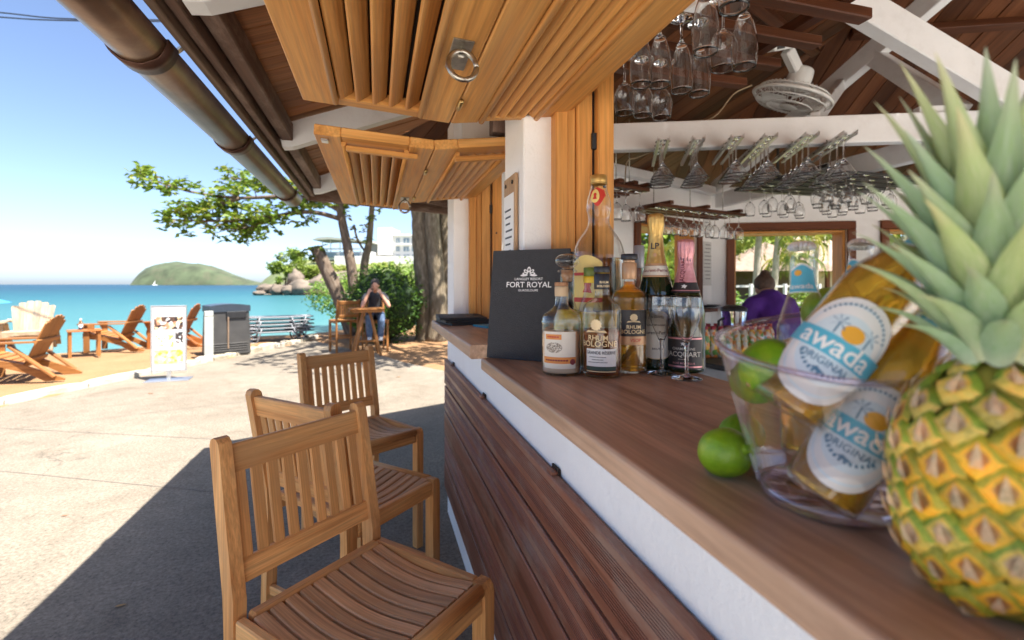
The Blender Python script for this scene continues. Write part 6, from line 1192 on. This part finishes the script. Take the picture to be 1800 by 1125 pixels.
for k, (u, z, w_, h_, A, e, n_) in enumerate(((2.53, 1.62, 0.14, 0.42, P1i, e2, nn2), (2.53, 1.98, 0.14, 0.20, P1i, e2, nn2), (0.42, 1.62, 0.16, 0.5, P1i, e2, nn2))):
    c = A + e * u - n_ * 0.004; Mx = Matrix(((e.x, n_.x, 0), (e.y, n_.y, 0), (0, 0, 1))); o = tag(MB().box((0, 0, 0), (w_, 0.003, h_)).build('paper_notice', pbr('notice_paper%d' % k, (0.62, 0.62, 0.60), 0.7, 0, 0.03), None, (c.x, c.y, z), Mx.to_euler()), ('typed paper notice pinned at the rear corner of the bar', 'small paper pinned above the typed notice in the corner', 'paper sheet pinned on the wall behind the giant bottle')[k], 'notice')
    for j in range(int(h_ / 0.04)): MB().box((U(-0.01, 0.01), -0.0025, h_ / 2 - 0.03 - 0.036 * j), (w_ * U(0.6, 0.85), 0.001, 0.008)).build('text_line', pbr('grey_ink%d_%d' % (k, j), (0.2, 0.2, 0.2), 0.6), o)
# bartender bending over the back bar
M['purple'] = pbr('purple_shirt', (0.085, 0.018, 0.23), 0.8, 0, 0.25, 9, 0.5, 22); M['brown_hair'] = pbr('brown_hair', (0.09, 0.05, 0.03), 0.5, 0, 0.45, 40, 0.7, 120)
bp = at(1374, 500, 3.62); t = thing('person', 'bartender in a purple shirt bending over the back bar, hair in a bun', 'person', (bp.x, bp.y, 0), -0.22); t.scale = (0.88, 0.9, 0.965)
B = MB(); limb(B, [(0, 0, 0.90), (0, 0.06, 1.12), (0, 0.17, 1.31)], [0.125, 0.115, 0.105]); limb(B, [(0, 0.18, 1.32), (0.03, 0.27, 1.39)], [0.058, 0.052]); hc = V((0.05, 0.33, 1.43)); head(B, hc, (0.1, 0.75, -0.65))
for q in (-1, 1):
    limb(B, [(q * 0.17, 0.17, 1.31), (q * 0.24, 0.22, 1.05), (q * 0.14, 0.42, 0.96)], [0.055, 0.042, 0.030]); hand(B, (q * 0.14, 0.42, 0.96), (-q * 0.2, 0.9, -0.2), (0, 0, -1), q, 0.8); limb(B, [(q * 0.085, 0, 0.88), (q * 0.09, 0.02, 0.48), (q * 0.09, -0.02, 0.08)], [0.085, 0.062, 0.042])
fuse(B, 'body', M['skin'], t, 0.013)
B = MB(); limb(B, [(0, -0.01, 0.86), (0, 0.05, 1.12), (0, 0.165, 1.305)], [0.165, 0.155, 0.135])
for q in (-1, 1): limb(B, [(0, 0.15, 1.27), (q * 0.155, 0.165, 1.30), (q * 0.225, 0.20, 1.11)], [0.12, 0.083, 0.075])
limb(B, [(0, 0.18, 1.33), (0.015, 0.22, 1.365)], [0.075, 0.066]); fuse(B, 'shirt', M['purple'], t, 0.014)
B = MB(); 
for q in (-1, 1): limb(B, [(q * 0.08, 0, 0.90), (q * 0.09, 0.02, 0.48), (q * 0.09, -0.02, 0.06)], [0.105, 0.08, 0.06])
fuse(B, 'trousers', M['tshirt'], t, 0.016)
for q in (-1, 1): B = MB(); B.ell((q * 0.09, 0.05, 0.045), (0.05, 0.13, 0.045), 12, 8); fuse(B, 'shoe', M['shoe'], t, 0.014)
B = MB(); Mx = head(MB(), hc, (0.1, 0.75, -0.65)); B.ell(hc + Mx @ V((0, -0.03, 0.035)), (0.088, 0.092, 0.092), 18, 12, Mx, amp=0.08, fr=5); B.ell(hc + Mx @ V((0.0, -0.085, 0.095)), (0.045, 0.045, 0.040), 14, 9, amp=0.2, fr=4); fuse(B, 'hair', M['brown_hair'], t, 0.010, 2)
MB().tube([hc + Mx @ V((0.036 * cos(2 * pi * k / 16), -0.065 + 0.02 * sin(2 * pi * k / 16), 0.075 + 0.032 * sin(2 * pi * k / 16))) for k in range(17)], 0.008, 6, cap=False).build('hair_band', M['red'], t)
# ------------------------------------------------------------------ vegetation helpers
M['almond'] = leafmat('almond_leaf', [(0.06, 0.12, 0.012), (0.12, 0.20, 0.02), (0.21, 0.28, 0.03), (0.32, 0.22, 0.045)], 0.4)
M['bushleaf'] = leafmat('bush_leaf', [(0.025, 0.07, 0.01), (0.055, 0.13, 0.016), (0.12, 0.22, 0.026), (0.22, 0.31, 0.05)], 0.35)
M['farleaf'] = leafmat('far_leaf', [(0.06, 0.12, 0.02), (0.13, 0.21, 0.03), (0.22, 0.30, 0.045), (0.32, 0.36, 0.08)], 0.35)
M['palmleaf'] = leafmat('palm_leaf', [(0.07, 0.12, 0.02), (0.16, 0.20, 0.03), (0.32, 0.30, 0.05)], 0.4)
def barkmat(name, c1, c2, c3):
    m, nt, out = newmat(name); p = princ(nt, out, 0.9, 0, 0.2); c = coords(nt, 'grain', (1.5, 6, 6)); r = ramp(nt, noi(nt, c, 3.0, 6, 0.65), [(0.28, c1), (0.5, c2), (0.72, c3)]); nt.links.new(r.outputs[0], p.inputs['Base Color']); bump(nt, noi(nt, c, 8, 5, 0.7), 0.8, 0.03, p); return m
M['bark'] = barkmat('grey_bark', (0.07, 0.05, 0.035), (0.15, 0.11, 0.08), (0.26, 0.21, 0.16)); M['bark2'] = barkmat('mottled_bark', (0.10, 0.08, 0.05), (0.19, 0.15, 0.10), (0.34, 0.28, 0.20)); M['palmbark'] = barkmat('palm_bark', (0.30, 0.26, 0.20), (0.42, 0.37, 0.30), (0.55, 0.50, 0.42))
def leafq(b, c, L, w_, d=None, nb=0.6, hue=None):
    d = V((U(-1, 1), U(-1, 1), U(-0.8, 0.5))).normalized() if d is None else d; nr = V((U(-1, 1), U(-1, 1), U(-0.3, 1) + nb)).normalized(); s_ = d.cross(nr)
    if s_.length < 1e-3: return
    s_.normalize(); nr = s_.cross(d); h = R() if hue is None else min(1, max(0, hue + U(-0.2, 0.2)))
    b.add([c, c + d * L * 0.5 + s_ * w_ + nr * L * 0.06, c + d * L - nr * L * 0.08, c + d * L * 0.5 - s_ * w_ + nr * L * 0.06], [(0, 1, 2), (0, 2, 3)], gr=[(h, 0, 0)] * 4)
def cloud(b, c, r, n, L, shell=0.55, hue=0.45, cl=0):
    c = V(c); cen = [V((U(-1, 1), U(-1, 1), U(-1, 1))) for _ in range(cl)]
    for _ in range(n):
        while True:
            p = V((U(-1, 1), U(-1, 1), U(-1, 1))); q = p.length
            if q < 1 and (q > shell or R() < 0.25): break
        if cl:
            k = random.choice(cen); k = k.normalized() * min(k.length, 0.85); p = k + p * 0.36
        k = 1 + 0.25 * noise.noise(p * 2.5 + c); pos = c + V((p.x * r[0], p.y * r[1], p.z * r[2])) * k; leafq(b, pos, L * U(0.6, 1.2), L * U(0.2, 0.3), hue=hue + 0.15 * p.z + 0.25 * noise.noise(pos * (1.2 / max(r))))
def rosette(b, c, n, L, hue=0.5):
    for k in range(n):
        a = 2 * pi * k / n + U(-0.5, 0.5); d = V((cos(a), sin(a), U(-0.6, 0.45))).normalized(); leafq(b, V(c) + V((U(-1, 1), U(-1, 1), U(-1, 1))) * L * 0.35, L * U(0.7, 1.15), L * U(0.20, 0.27), d, 0.4, hue + U(-0.25, 0.25))
# sea almond tree whose branch reaches left over the beach
def zpts(lst, z): return [at(px, py, z + dz) for px, py, dz in lst]
t = thing('almond_tree', 'sea almond tree whose long leafy branch reaches left over the beach', 'tree')
Z = 13.0; tr = bez(zpts([(626, 560, 0), (619, 480, 0), (610, 430, 0), (600, 380, 0), (592, 320, 0), (588, 260, 0)], Z), 20); MB().tube(tr, [lerp(0.15, 0.08, i / 20) for i in range(21)], 10).build('trunk', M['bark'], t)
lim = [[(600, 385, 0), (545, 372, -0.3), (480, 380, -0.6), (410, 388, -0.9), (345, 388, -1.0), (300, 385, -1.1)], [(598, 370, 0), (560, 352, -0.2), (500, 345, -0.5), (420, 348, -0.7), (340, 338, -0.9), (285, 322, -1), (246, 310, -1)], [(560, 352, -0.2), (500, 325, 0.2), (450, 318, 0.4), (400, 312, 0.6)], [(596, 350, 0), (640, 330, 0), (690, 300, 0.3)], [(480, 380, -0.6), (440, 400, -0.7), (400, 402, -0.6)], [(420, 348, -0.7), (370, 365, -1), (320, 372, -1.2)]]
lb_ = MB(); tws = []
for li, l in enumerate(lim):
    q = bez(zpts(l, Z), 16); MB().tube(q, [lerp(0.07, 0.012, i / 16) for i in range(17)], 7).build('limb', M['bark'], t)
    for i in range(3 if li < 2 else 1, 17):
        for _ in range(4 if li < 4 else 3):
            off = V((U(-1, 1) * 0.28, U(-1, 1) * 0.6, U(-0.3, 0.26))); rosette(lb_, q[i] + off, 9, U(0.16, 0.25), 0.45)
            if R() < 0.5: tws.append((q[i], q[i] + off))
for px, py in ((246, 306), (262, 312), (300, 330), (545, 362), (575, 358), (650, 330), (640, 345)): rosette(lb_, at(px, py, Z - 0.8), 8, 0.2, 0.5)
lb_.build('crown', M['almond'], t); tw = MB(); [tw.tube([p0, p1], [0.014, 0.006], 5) for p0, p1 in tws]; stuff(tw.build('twigs', M['bark'], t))
t = thing('leaning_tree', 'leaning cut tree trunk with a leafy tuft at its top', 'tree')
q = bez(zpts([(622, 590, -0.3), (600, 530, -0.3), (578, 482, -0.3), (556, 436, -0.3)], Z), 14); MB().tube(q, [lerp(0.21, 0.16, i / 14) for i in range(15)], 12).build('trunk', M['bark'], t)
b = MB(); [rosette(b, at(px + U(-8, 8), py + U(-6, 6), Z - 0.4), 8, 0.2, 0.3) for px, py in ((560, 446), (548, 440), (536, 446), (528, 440), (556, 432), (545, 452), (552, 458), (566, 440))]; b.build('crown', M['almond'], t)
t = thing('slim_tree', 'slim pale trunk with reddish tufts right of the almond trunk', 'tree')
q = bez(zpts([(636, 560, 0.5), (640, 470, 0.5), (648, 430, 0.5), (652, 390, 0.5), (656, 330, 0.5)], Z), 14); MB().tube(q, [lerp(0.13, 0.06, i / 14) for i in range(15)], 10).build('trunk', M['bark2'], t); MB().tube(bez(zpts([(640, 440, 0.5), (628, 420, 0.4), (622, 395, 0.4)], Z), 6), 0.03, 7).build('limb', M['bark2'], t)
b = MB(); [rosette(b, at(px + U(-6, 6), py + U(-6, 6), Z + 0.4), 8, 0.17, h) for px, py, h in ((645, 388, 0.5), (655, 380, 0.6), (634, 410, 1.0), (638, 400, 0.9), (650, 425, 0.4), (622, 398, 0.8), (628, 425, 1.0), (660, 370, 0.5), (616, 375, 0.9), (606, 368, 0.6))]; b.build('crown', M['almond'], t)
# big many-stemmed tree behind the kiosk corner
t = thing('big_tree', 'big grey tree with thick clustered stems behind the kiosk corner', 'tree'); Z2 = 12.4
for l, r_ in (([(752, 600, 0), (748, 520, 0), (742, 440, 0), (738, 370, 0), (730, 250, 0)], 0.27), ([(766, 600, -0.2), (770, 520, -0.2), (764, 440, -0.2), (760, 370, -0.2), (770, 240, 0)], 0.22), ([(786, 600, 0.1), (790, 520, 0.1), (788, 440, 0.2), (786, 360, 0.2), (820, 220, 0.4)], 0.24)):
    q = bez(zpts(l, Z2), 24); b = MB(); b.tube(q, [r_ * (1.35 if i == 0 else 1.12 if i < 3 else lerp(1, 0.75, i / 24)) * U(0.95, 1.05) for i in range(25)], 14); b.build('stem', M['bark2'], t)
for a in range(7):
    q = bez([at(760, 260, Z2), V((1.5 + 2.2 * cos(a * 0.9), 9.0 + 2.4 * sin(a * 0.9), U(4.8, 6.2)))], 6); MB().tube(q, [lerp(0.16, 0.03, i / 6) for i in range(7)], 7).build('limb', M['bark2'], t)
b = MB(); cloud(b, (3.0, 8.9, 6.0), (3.0, 2.9, 1.3), 2600, 0.26, 0.2, 0.4, 26); cloud(b, (0.9, 12.4, 6.6), (1.9, 2.2, 1.2), 1100, 0.26, 0.2, 0.4, 14); b.build('crown', M['almond'], t)
# clipped bush beside the guest
t = thing('bush', 'dense glossy green bush behind the seated guest', 'bush'); c = at(676, 548, 12.0); b = MB(); cloud(b, (c.x, c.y, 0.95), (0.98, 0.9, 0.98), 5200, 0.10, 0.6, 0.42); b.build('foliage', M['bushleaf'], t); b = MB(); b.ell((c.x, c.y, 0.9), (0.78, 0.7, 0.80), 20, 14, amp=0.25); b.build('shade_core', pbr('bush_core', (0.012, 0.03, 0.006), 0.9, 0, 0.4, 6), t)  # solid core blocks see-through, its dark colour stands for shade between leaves
for k in range(6): a = k * 1.05; MB().tube([(c.x + 0.1 * cos(a), c.y + 0.1 * sin(a), 0), (c.x + 0.4 * cos(a), c.y + 0.4 * sin(a), 0.6)], [0.03, 0.015], 6).build('stem', M['bark'], t)
t = thing('hedge', 'sunny yellow-green hedge rising behind the guest\'s bush', 'hedge'); b = MB()
for px, zz, h in ((600, 24, 1.4), (640, 22, 1.55), (690, 21, 1.75), (730, 20, 1.8), (770, 19, 1.8)): c = at(px, 500, zz); cloud(b, (c.x, c.y, h * 0.62), (1.7, 1.5, h * 0.75), 1500, 0.20, 0.6, 0.72)
b.build('foliage', M['bushleaf'], t)
# ------------------------------------------------------------------ headland, rocks, hotel, island
M['rock'] = pbr('shore_rock', (0.15, 0.118, 0.09), 0.9, 0, 0.45, 0.5, 0.8, 2.0, src='world', dirt=(0.06, 0.052, 0.046)); M['hill'] = pbr('scrub_hill', (0.12, 0.15, 0.05), 0.95, 0, 0.35, 0.12, 0.6, 0.6, src='world', dirt=(0.24, 0.19, 0.11))
nx_, nz_ = 46, 22; vs = []
for j in range(nz_ + 1):
    for i in range(nx_ + 1):
        u = i / nx_; px = 425 + 480 * u; v = j / nz_; z = 100 + 95 * v; s_ = min(1, max(0, (px - 446 - 30 * (1 - v)) / 75)); d = min(1, v / 0.10)
        h = -1.6 + s_ ** 0.7 * (5.2 * d ** 0.6 + 8.5 * max(0, v - 0.1) ** 0.8) + s_ * 0.7 * noise.noise(V((px * 0.05, v * 9, 0))) + s_ * 0.5 * noise.noise(V((px * 0.16, v * 22, 4))); p = at(px, 500, z); vs.append((p.x, p.y, h))
g = MB().add(vs, [(j * (nx_ + 1) + i, j * (nx_ + 1) + i + 1, (j + 1) * (nx_ + 1) + i + 1, (j + 1) * (nx_ + 1) + i) for j in range(nz_) for i in range(nx_)], sm=True)
for k, f in enumerate(g.f): g.m[k] = 0 if k // nx_ < 4 else 1
struct(g.build('headland', [M['rock'], M['hill']])); 
g = MB(); pts = [at(px, 500, z) for px, z in ((440, 101), (520, 97), (620, 95), (900, 94), (900, 112), (520, 112))]; g.add([(p.x, p.y, -0.68) for p in pts], [list(range(6))]); struct(g.build('far_beach', sandmat('pale_sand', (0.50, 0.38, 0.24), (0.60, 0.48, 0.33), 1)))
gR = 'boulders along the headland shore'
for k, (px, py, zz, rx, rz_, lab) in enumerate(((456, 514, 97, 1.2, 0.5, 'small low rock at the tip of the headland'), (487, 507, 98, 1.5, 1.2, 'pinkish round boulder near the headland tip'), (507, 508, 98, 1.5, 1.1, 'pale boulder beside the round one on the headland shore'), (535, 503, 99, 3.0, 1.9, 'long sloping boulder in the middle of the headland shore'), (565, 499, 100, 2.8, 2.3, 'big brown boulder left of the leaning trunk'), (520, 486, 104, 2.2, 2.0, 'grey boulder above the shore under the headland tree'), (588, 492, 103, 3.0, 2.6, 'pinkish boulder behind the leaning trunk'), (470, 505, 100, 2.2, 1.0, 'dark flat rock slope near the headland tip'))):
    p = at(px, py, zz); tag(MB().ell((0, 0, 0), (rx, rx * 0.8, rz_), 22, 14, amp=0.35, fr=1.8, seed=k).build('boulder', M['rock'], None, (p.x, p.y, max(-0.5, p.z - rz_ * 0.3)), (0, 0, k)), lab, 'boulder', gR)
def far_tree(px, py, zz, rx, rz_, lab, n_=700, L=0.9, hue=0.6, nm='tree'):
    t = thing(nm + '' if nm != 'tree' else 'far_tree', lab, 'tree', group='trees on the headland'); c = at(px, py, zz); b = MB(); cloud(b, c, (rx, rx, rz_), n_, L, 0.3, hue, 9); b.build('crown', M['farleaf'], t); MB().tube([V((c.x, c.y, c.z - rz_ - 4)), V((c.x + 0.3, c.y, c.z - rz_ * 0.3))], [0.3, 0.15], 7).build('trunk', M['bark'], t)
far_tree(505, 462, 106, 3.4, 3.6, 'round light green tree on the headland tip', 1500, 0.8); far_tree(534, 480, 106, 3.2, 1.9, 'low wide tree right of the round headland tree', 900, 0.8, 0.65); far_tree(500, 482, 105, 2.2, 2.0, 'lower bushy tree under the round headland tree', 700, 0.7, 0.5); far_tree(570, 482, 112, 4.0, 2.2, 'yellow-green shrub tree behind the leaning trunk', 900, 0.9, 0.8); far_tree(628, 482, 118, 5.0, 2.4, 'bright shrub tree below the hotel terrace', 900, 0.9, 0.85); far_tree(690, 474, 128, 6.0, 2.0, 'low bright tree line below the white hotel wing', 900, 1.0, 0.85)
M['hotel'] = pbr('hotel_white', (0.62, 0.61, 0.58), 0.7, 0, 0.03, 0.2, src='world'); M['hglass'] = pbr('hotel_glass', (0.16, 0.22, 0.26), 0.2); M['hroof'] = pbr('pavilion_roof', (0.34, 0.35, 0.30), 0.8)
ht = thing('white_hotel', 'white flat-roofed hotel block on the headland', 'hotel'); HZ = 150
fr_ = lambda px, py, dz=0: at(px, py, HZ + dz); ex = (at(1000, 500, HZ) - at(900, 500, HZ)).normalized(); rzH = -TH
def hb(px0, px1, py0, py1, d0, d1, nm, mt, par):
    a = at(px0, py1, HZ); b_ = at(px1, py0, HZ); wd_ = (px1 - px0) / FPX * HZ; hh = (py1 - py0) / FPX * HZ; c = (a + b_) / 2 + V((ST, CT, 0)) * (d0 + d1) / 2; return MB().box((0, 0, 0), (wd_, d1 - d0, hh), ch=0.02).build(nm, mt, par, (c.x, c.y, c.z), (0, 0, -TH))
hb(664, 688, 400, 448, 0, 12, 'stair_tower', M['hotel'], ht); hb(685, 790, 413, 462, 2, 14, 'wing', M['hotel'], ht); hb(683, 792, 411, 413.6, 1.2, 15, 'cornice', M['hotel'], ht); hb(640, 665, 426, 452, 3, 12, 'link_wall', M['hotel'], ht); hb(600, 800, 452, 468, -6, 0, 'terrace_wall', M['hotel'], ht)
for px in (694, 707, 722, 738, 754, 770):
    for py in (418, 433, 447): w_ = hb(px, px + (6 if px < 700 else 10), py, py + 8, 1.7, 1.98, 'window', M['hglass'], ht); hb(px + (2.8 if px < 700 else 4.6), px + (3.4 if px < 700 else 5.4), py + 0.3, py + 7.7, 1.55, 1.69, 'mullion', M['hotel'], ht)
    hb(px - 1, px + 12, 428, 430, 0.6, 1.98, 'balcony_slab', M['hotel'], ht)
pv = thing('hillside_pavilion', 'open hillside pavilion with a thin grey canopy roof beside the hotel', 'pavilion')
q = [at(560, 424, HZ), at(700, 432, HZ)]; 
b = MB(); pl = [(562, 424.5), (572, 420), (590, 419), (620, 422), (664, 427), (664, 429.5), (620, 425.5), (590, 423.5), (574, 424.5)]
b.prism([((x - 562) / FPX * HZ, (424 - y) / FPX * HZ) for x, y in pl], lambda x, y, d: at(562, 424, HZ) + V((CT, -ST, 0)) * x + V((ST, CT, 0)) * d + V((0, 0, y)), -6, 6); b.build('canopy', M['hroof'], pv)
for px in (575, 589, 605, 640): hb(px, px + 1.0, 424, 446, -4, -3.6, 'column', M['hotel'], pv)
hb(566, 640, 438, 441, -5, -4.6, 'balustrade', M['hotel'], pv); hb(560, 660, 444, 458, -4, 6, 'podium', M['hotel'], pv); hb(572, 600, 446, 454, -4.4, -4.1, 'window', M['hglass'], pv); hb(606, 640, 446, 454, -4.4, -4.1, 'window', M['hglass'], pv)
# island and sail
IZ = 1500; prof = [(228, 500), (234, 492), (243, 481), (256, 471), (272, 465), (290, 461), (310, 460), (330, 461), (350, 463), (372, 467), (392, 474), (412, 482), (432, 489), (452, 494), (474, 499)]
vs = []; nd = 14
for j in range(nd + 1):
    v = -1 + 2 * j / nd
    for px, py in prof:
        hgt = (500 - py) / FPX * IZ * sqrt(max(0, 1 - v * v)) ** 0.9; hgt *= 1 + 0.10 * noise.noise(V((px * 0.06, v * 4, 1))); p = at(px, 500, IZ + v * 130); vs.append((p.x, p.y, -1 + hgt + 0.5))
n_ = len(prof); g = MB().add(vs, [(j * n_ + i, j * n_ + i + 1, (j + 1) * n_ + i + 1, (j + 1) * n_ + i) for j in range(nd) for i in range(n_ - 1)], sm=True)
M['isl'] = pbr('island_scrub', (0.052, 0.070, 0.036), 0.95, 0, 0.55, 0.03, 1.0, 0.06, src='world', dirt=(0.085, 0.08, 0.05)); struct(g.build('island', M['isl']))
g = MB()
for k in range(26): px = 236 + 9 * k; p = at(px, 499, IZ - 60 - 30 * sin(pi * k / 25)); g.ell((p.x, p.y, 0), (9, 7, U(2, 6) if k < 7 else U(0.8, 1.8)), 8, 5, amp=0.4, seed=k)
stuff(g.build('island_shore_rocks', pbr('island_rock', (0.30, 0.24, 0.18), 0.9, 0, 0.3, 0.05, src='world')))
p = at(272, 499, 1200); t = thing('sailing_boat', 'tiny white sailing boat in front of the island', 'boat', (p.x, p.y, -0.75), 0.5); MB().prism([(-5, 0), (5, 0), (6.5, 1.8), (-5.5, 1.8)], lambda x, y, d: (x, d, y), -1.4, 1.4).build('hull', M['hotel'], t); MB().prism([(-3.5, 2.2), (0.4, 2.2), (0.4, 11)], lambda x, y, d: (x, d, y), -0.05, 0.05).build('sail', M['hotel'], t); MB().tube([(0.5, 0, 1.5), (0.5, 0, 12)], 0.12, 6).build('mast', M['alu'], t)
# parasol corner at the left edge and overhead cables
for k, (y0, y1, lab) in enumerate(((22, 33, 'upper dark overhead cable at the top left of the sky'), (30, 36, 'lower pale overhead cable at the top left of the sky'))):
    q = bez([at(-200, y0 - 18, 9), at(0, y0, 9), at(118, y1, 9), at(330, y1 + 2, 9.5)], 14); tag(MB().tube(q, 0.012, 6).build('overhead_cable', M['black']), lab, 'cable')
p = atH(-75, 600, 0.0); t = thing('parasol', 'bright blue parasol edge peeking in at the left picture edge', 'parasol', (p.x, p.y, 0)); MB().lathe([(0.95, 0.95), (0.5, 1.12), (0, 1.2)], 16).build('canopy', pbr('blue_canvas', (0.05, 0.30, 0.70), 0.8), t); MB().tube([(0, 0, -0.2), (0, 0, 1.2)], 0.02, 8).build('pole', M['alu'], t)
# ------------------------------------------------------------------ garden behind the kiosk windows
def palm(px, z, py_top, lean, lab, rt=0.14, fr=14, FL=2.2):
    p0 = at(px, 500, z); p0.z = 0; top = at(px + lean, py_top, z); t = thing('palm_tree', lab, 'palm tree', p0, 0, 'palms in the garden'); tl = top - p0
    q = bez([V((0, 0, -0.1)), tl * 0.35 + V((lean * 0.004, 0, 0)), tl * 0.7, tl], 12); MB().tube(q, [lerp(rt * 1.25, rt * 0.8, i / 12) for i in range(13)], 10).build('trunk', M['palmbark'], t)
    b = MB()
    for k in range(fr):
        a = 2 * pi * k / fr + U(-0.2, 0.2); el = U(0.1, 1.0); ln = FL * U(0.8, 1.1); pts = []; p = V(tl)
        for i in range(11): d = V((cos(a) * cos(el), sin(a) * cos(el), sin(el))); pts.append((V(p), V(d))); p = p + d * ln / 10; el -= 0.20
        h = R()
        for i, (c, d) in enumerate(pts[1:]):
            s_ = d.cross(V((0, 0, 1))).normalized()
            for sg in (-1, 1):
                for o in (0, 0.5): leafq(b, c + d * ln / 10 * o, 0.50 * FL / 2.2 * (1 - 0.06 * i), 0.035, (s_ * sg + d * 0.5 + V((0, 0, -0.5))).normalized(), 1.0, h)
    b.build('fronds', M['palmleaf'], t)
palm(1322, 17, 395, 14, 'pale palm trunk at the left of the rear window view', 0.12); palm(1352, 20, 400, 18, 'second pale palm trunk leaning right, centre left in the rear window', 0.13); palm(1488, 14, 380, -14, 'thick pale palm trunk at the right of the rear window view', 0.15); palm(1395, 26, 455, -4, 'small dark palm in front of the thatched house', 0.15, 16, 2.0); palm(1430, 30, 425, 6, 'yellowish palm above the thatched house', 0.16, 16, 3.0); palm(1195, 22, 440, 6, 'palm seen through the side window', 0.14, 14, 2.4); palm(1640, 24, 400, 8, 'palm in the garden behind the pineapple crown', 0.16)
hp = at(1452, 500, 38); t = thing('thatched_house', 'low cream garden house with a big thatched hip roof', 'house', (hp.x, hp.y, 0), -TH - 0.15); MB().box((0, 0, 1.3), (9.5, 5.5, 2.6), ch=0.02).build('wall', pbr('cream_wall', (0.66, 0.50, 0.38), 0.8), t)
MB().add([(-6.2, -4, 2.4), (6.2, -4, 2.4), (6.2, 4, 2.4), (-6.2, 4, 2.4), (-2.4, 0, 5.2), (2.4, 0, 5.2)], [(0, 1, 5, 4), (1, 2, 5), (2, 3, 4, 5), (3, 0, 4), (3, 2, 1, 0)]).build('roof', pbr('thatch', (0.36, 0.27, 0.20), 0.95, 0, 0.3, 3, 0.8, 8), t)
for x in (-3, 0.8, 2.6): MB().box((x, -2.78, 1.25), (0.8 if x != 0.8 else 0.9, 0.08, 1.2 if x != 0.8 else 2.0)).build('window' if x != 0.8 else 'door', M['redwood'], t)
hp = at(1345, 500, 34); t = thing('garden_hut', 'darker open garden hut left of the thatched house', 'hut', (hp.x, hp.y, 0), -TH); MB().add([(-4, -2.5, 2.3), (4, -2.5, 2.3), (4, 2.5, 2.3), (-4, 2.5, 2.3), (0, 0, 4.4)], [(0, 1, 4), (1, 2, 4), (2, 3, 4), (3, 0, 4), (3, 2, 1, 0)]).build('roof', pbr('hut_roof', (0.24, 0.17, 0.13), 0.95, 0, 0.3, 3), t)
for x in (-3.2, -1.1, 1.1, 3.2): MB().box((x, -1.8, 1.15), (0.22, 0.22, 2.3)).build('post', M['redwood'], t)
MB().box((0, 1.5, 1.15), (6.5, 0.15, 2.3)).build('wall', pbr('hut_wall', (0.16, 0.12, 0.09), 0.9), t)
a, b_ = at(1200, 500, 16), at(1440, 500, 16); t = thing('garden_fence', 'white rail fence crossing the garden behind the rear window', 'fence'); e = V((b_.x - a.x, b_.y - a.y, 0)); 
MB().bar(V((a.x, a.y, 1.36)), V((b_.x, b_.y, 1.36)), 0.06, 0.07).build('rail', M['hotel'], t); MB().bar(V((a.x, a.y, 0.8)), V((b_.x, b_.y, 0.8)), 0.05, 0.06).build('rail', M['hotel'], t)
for k in range(5): c = lerp(a, b_, k / 4); MB().box((c.x, c.y, 0.72), (0.09, 0.09, 1.44)).build('post', M['hotel'], t)
gS = 'shrubs in the garden'
for px, z, rx, h, lab, hue in ((1305, 14, 0.9, 1.0, 'round green shrub at the left of the rear window view', 0.5), (1455, 9.0, 0.75, 0.55, 'bright leafy shrub just outside the right half of the rear window', 0.75), (1490, 9.3, 0.6, 0.5, 'leafy shrub at the right jamb of the rear window', 0.6), (1420, 20, 0.8, 1.1, 'yellow-green shrub in front of the thatched house', 0.85), (1170, 10, 1.6, 1.1, 'broad shrub seen through the side window', 0.6), (1620, 12, 1.4, 1.0, 'shrub outside the right rear window', 0.5)):
    t = thing('shrub', lab, 'shrub', group=gS); c = at(px, 500, z); b = MB(); cloud(b, (c.x, c.y, h * 0.5 + (0.42 if z < 9.5 else 0)), (rx, rx, h * 0.6 + (0.25 if z < 9.5 else 0)), 900, 0.14 if z < 12 else 0.22, 0.4, hue); b.build('foliage', M['bushleaf'], t); MB().tube([(c.x, c.y, 0), (c.x, c.y, h * 0.6)], 0.04, 6).build('stem', M['bark'], t)
for k, (px, z, rx, hz, lab) in enumerate(((1130, 34, 6, 4.5, 'broad light tree at the far left of the side window'), (1215, 40, 7, 5, 'broad light tree seen through the side window'), (1300, 52, 8, 6.5, 'tall light tree behind the garden hut'), (1385, 56, 8, 7, 'tall tree between the hut and the thatched house'), (1480, 58, 8, 7, 'tall dark tree behind the thatched house'), (1580, 50, 8, 6, 'tall tree behind the right rear window'), (1700, 46, 9, 6, 'wide tree at the far right of the garden'))):
    t = thing('garden_tree', lab, 'tree', group='trees behind the garden'); c = at(px, 500, z); b = MB(); cloud(b, (c.x, c.y, hz), (rx, rx * 0.8, hz * 0.95), 1700, 0.95, 0.3, 0.55 + 0.1 * (k % 3), 16); b.build('crown', M['farleaf'], t); MB().tube([(c.x, c.y, 0), (c.x, c.y, hz)], [0.4, 0.2], 8).build('trunk', M['bark'], t)
c = at(1640, 500, 13); t = thing('parasol', 'blue garden parasol outside the right rear window', 'parasol', (c.x, c.y, 0)); MB().lathe([(1.3, 2.05), (0.7, 2.4), (0, 2.6)], 8, sm=False).build('canopy', pbr('blue_canvas_2', (0.03, 0.26, 0.60), 0.8), t); MB().tube([(0, 0, 0), (0, 0, 2.6)], 0.025, 8).build('pole', M['alu'], t)
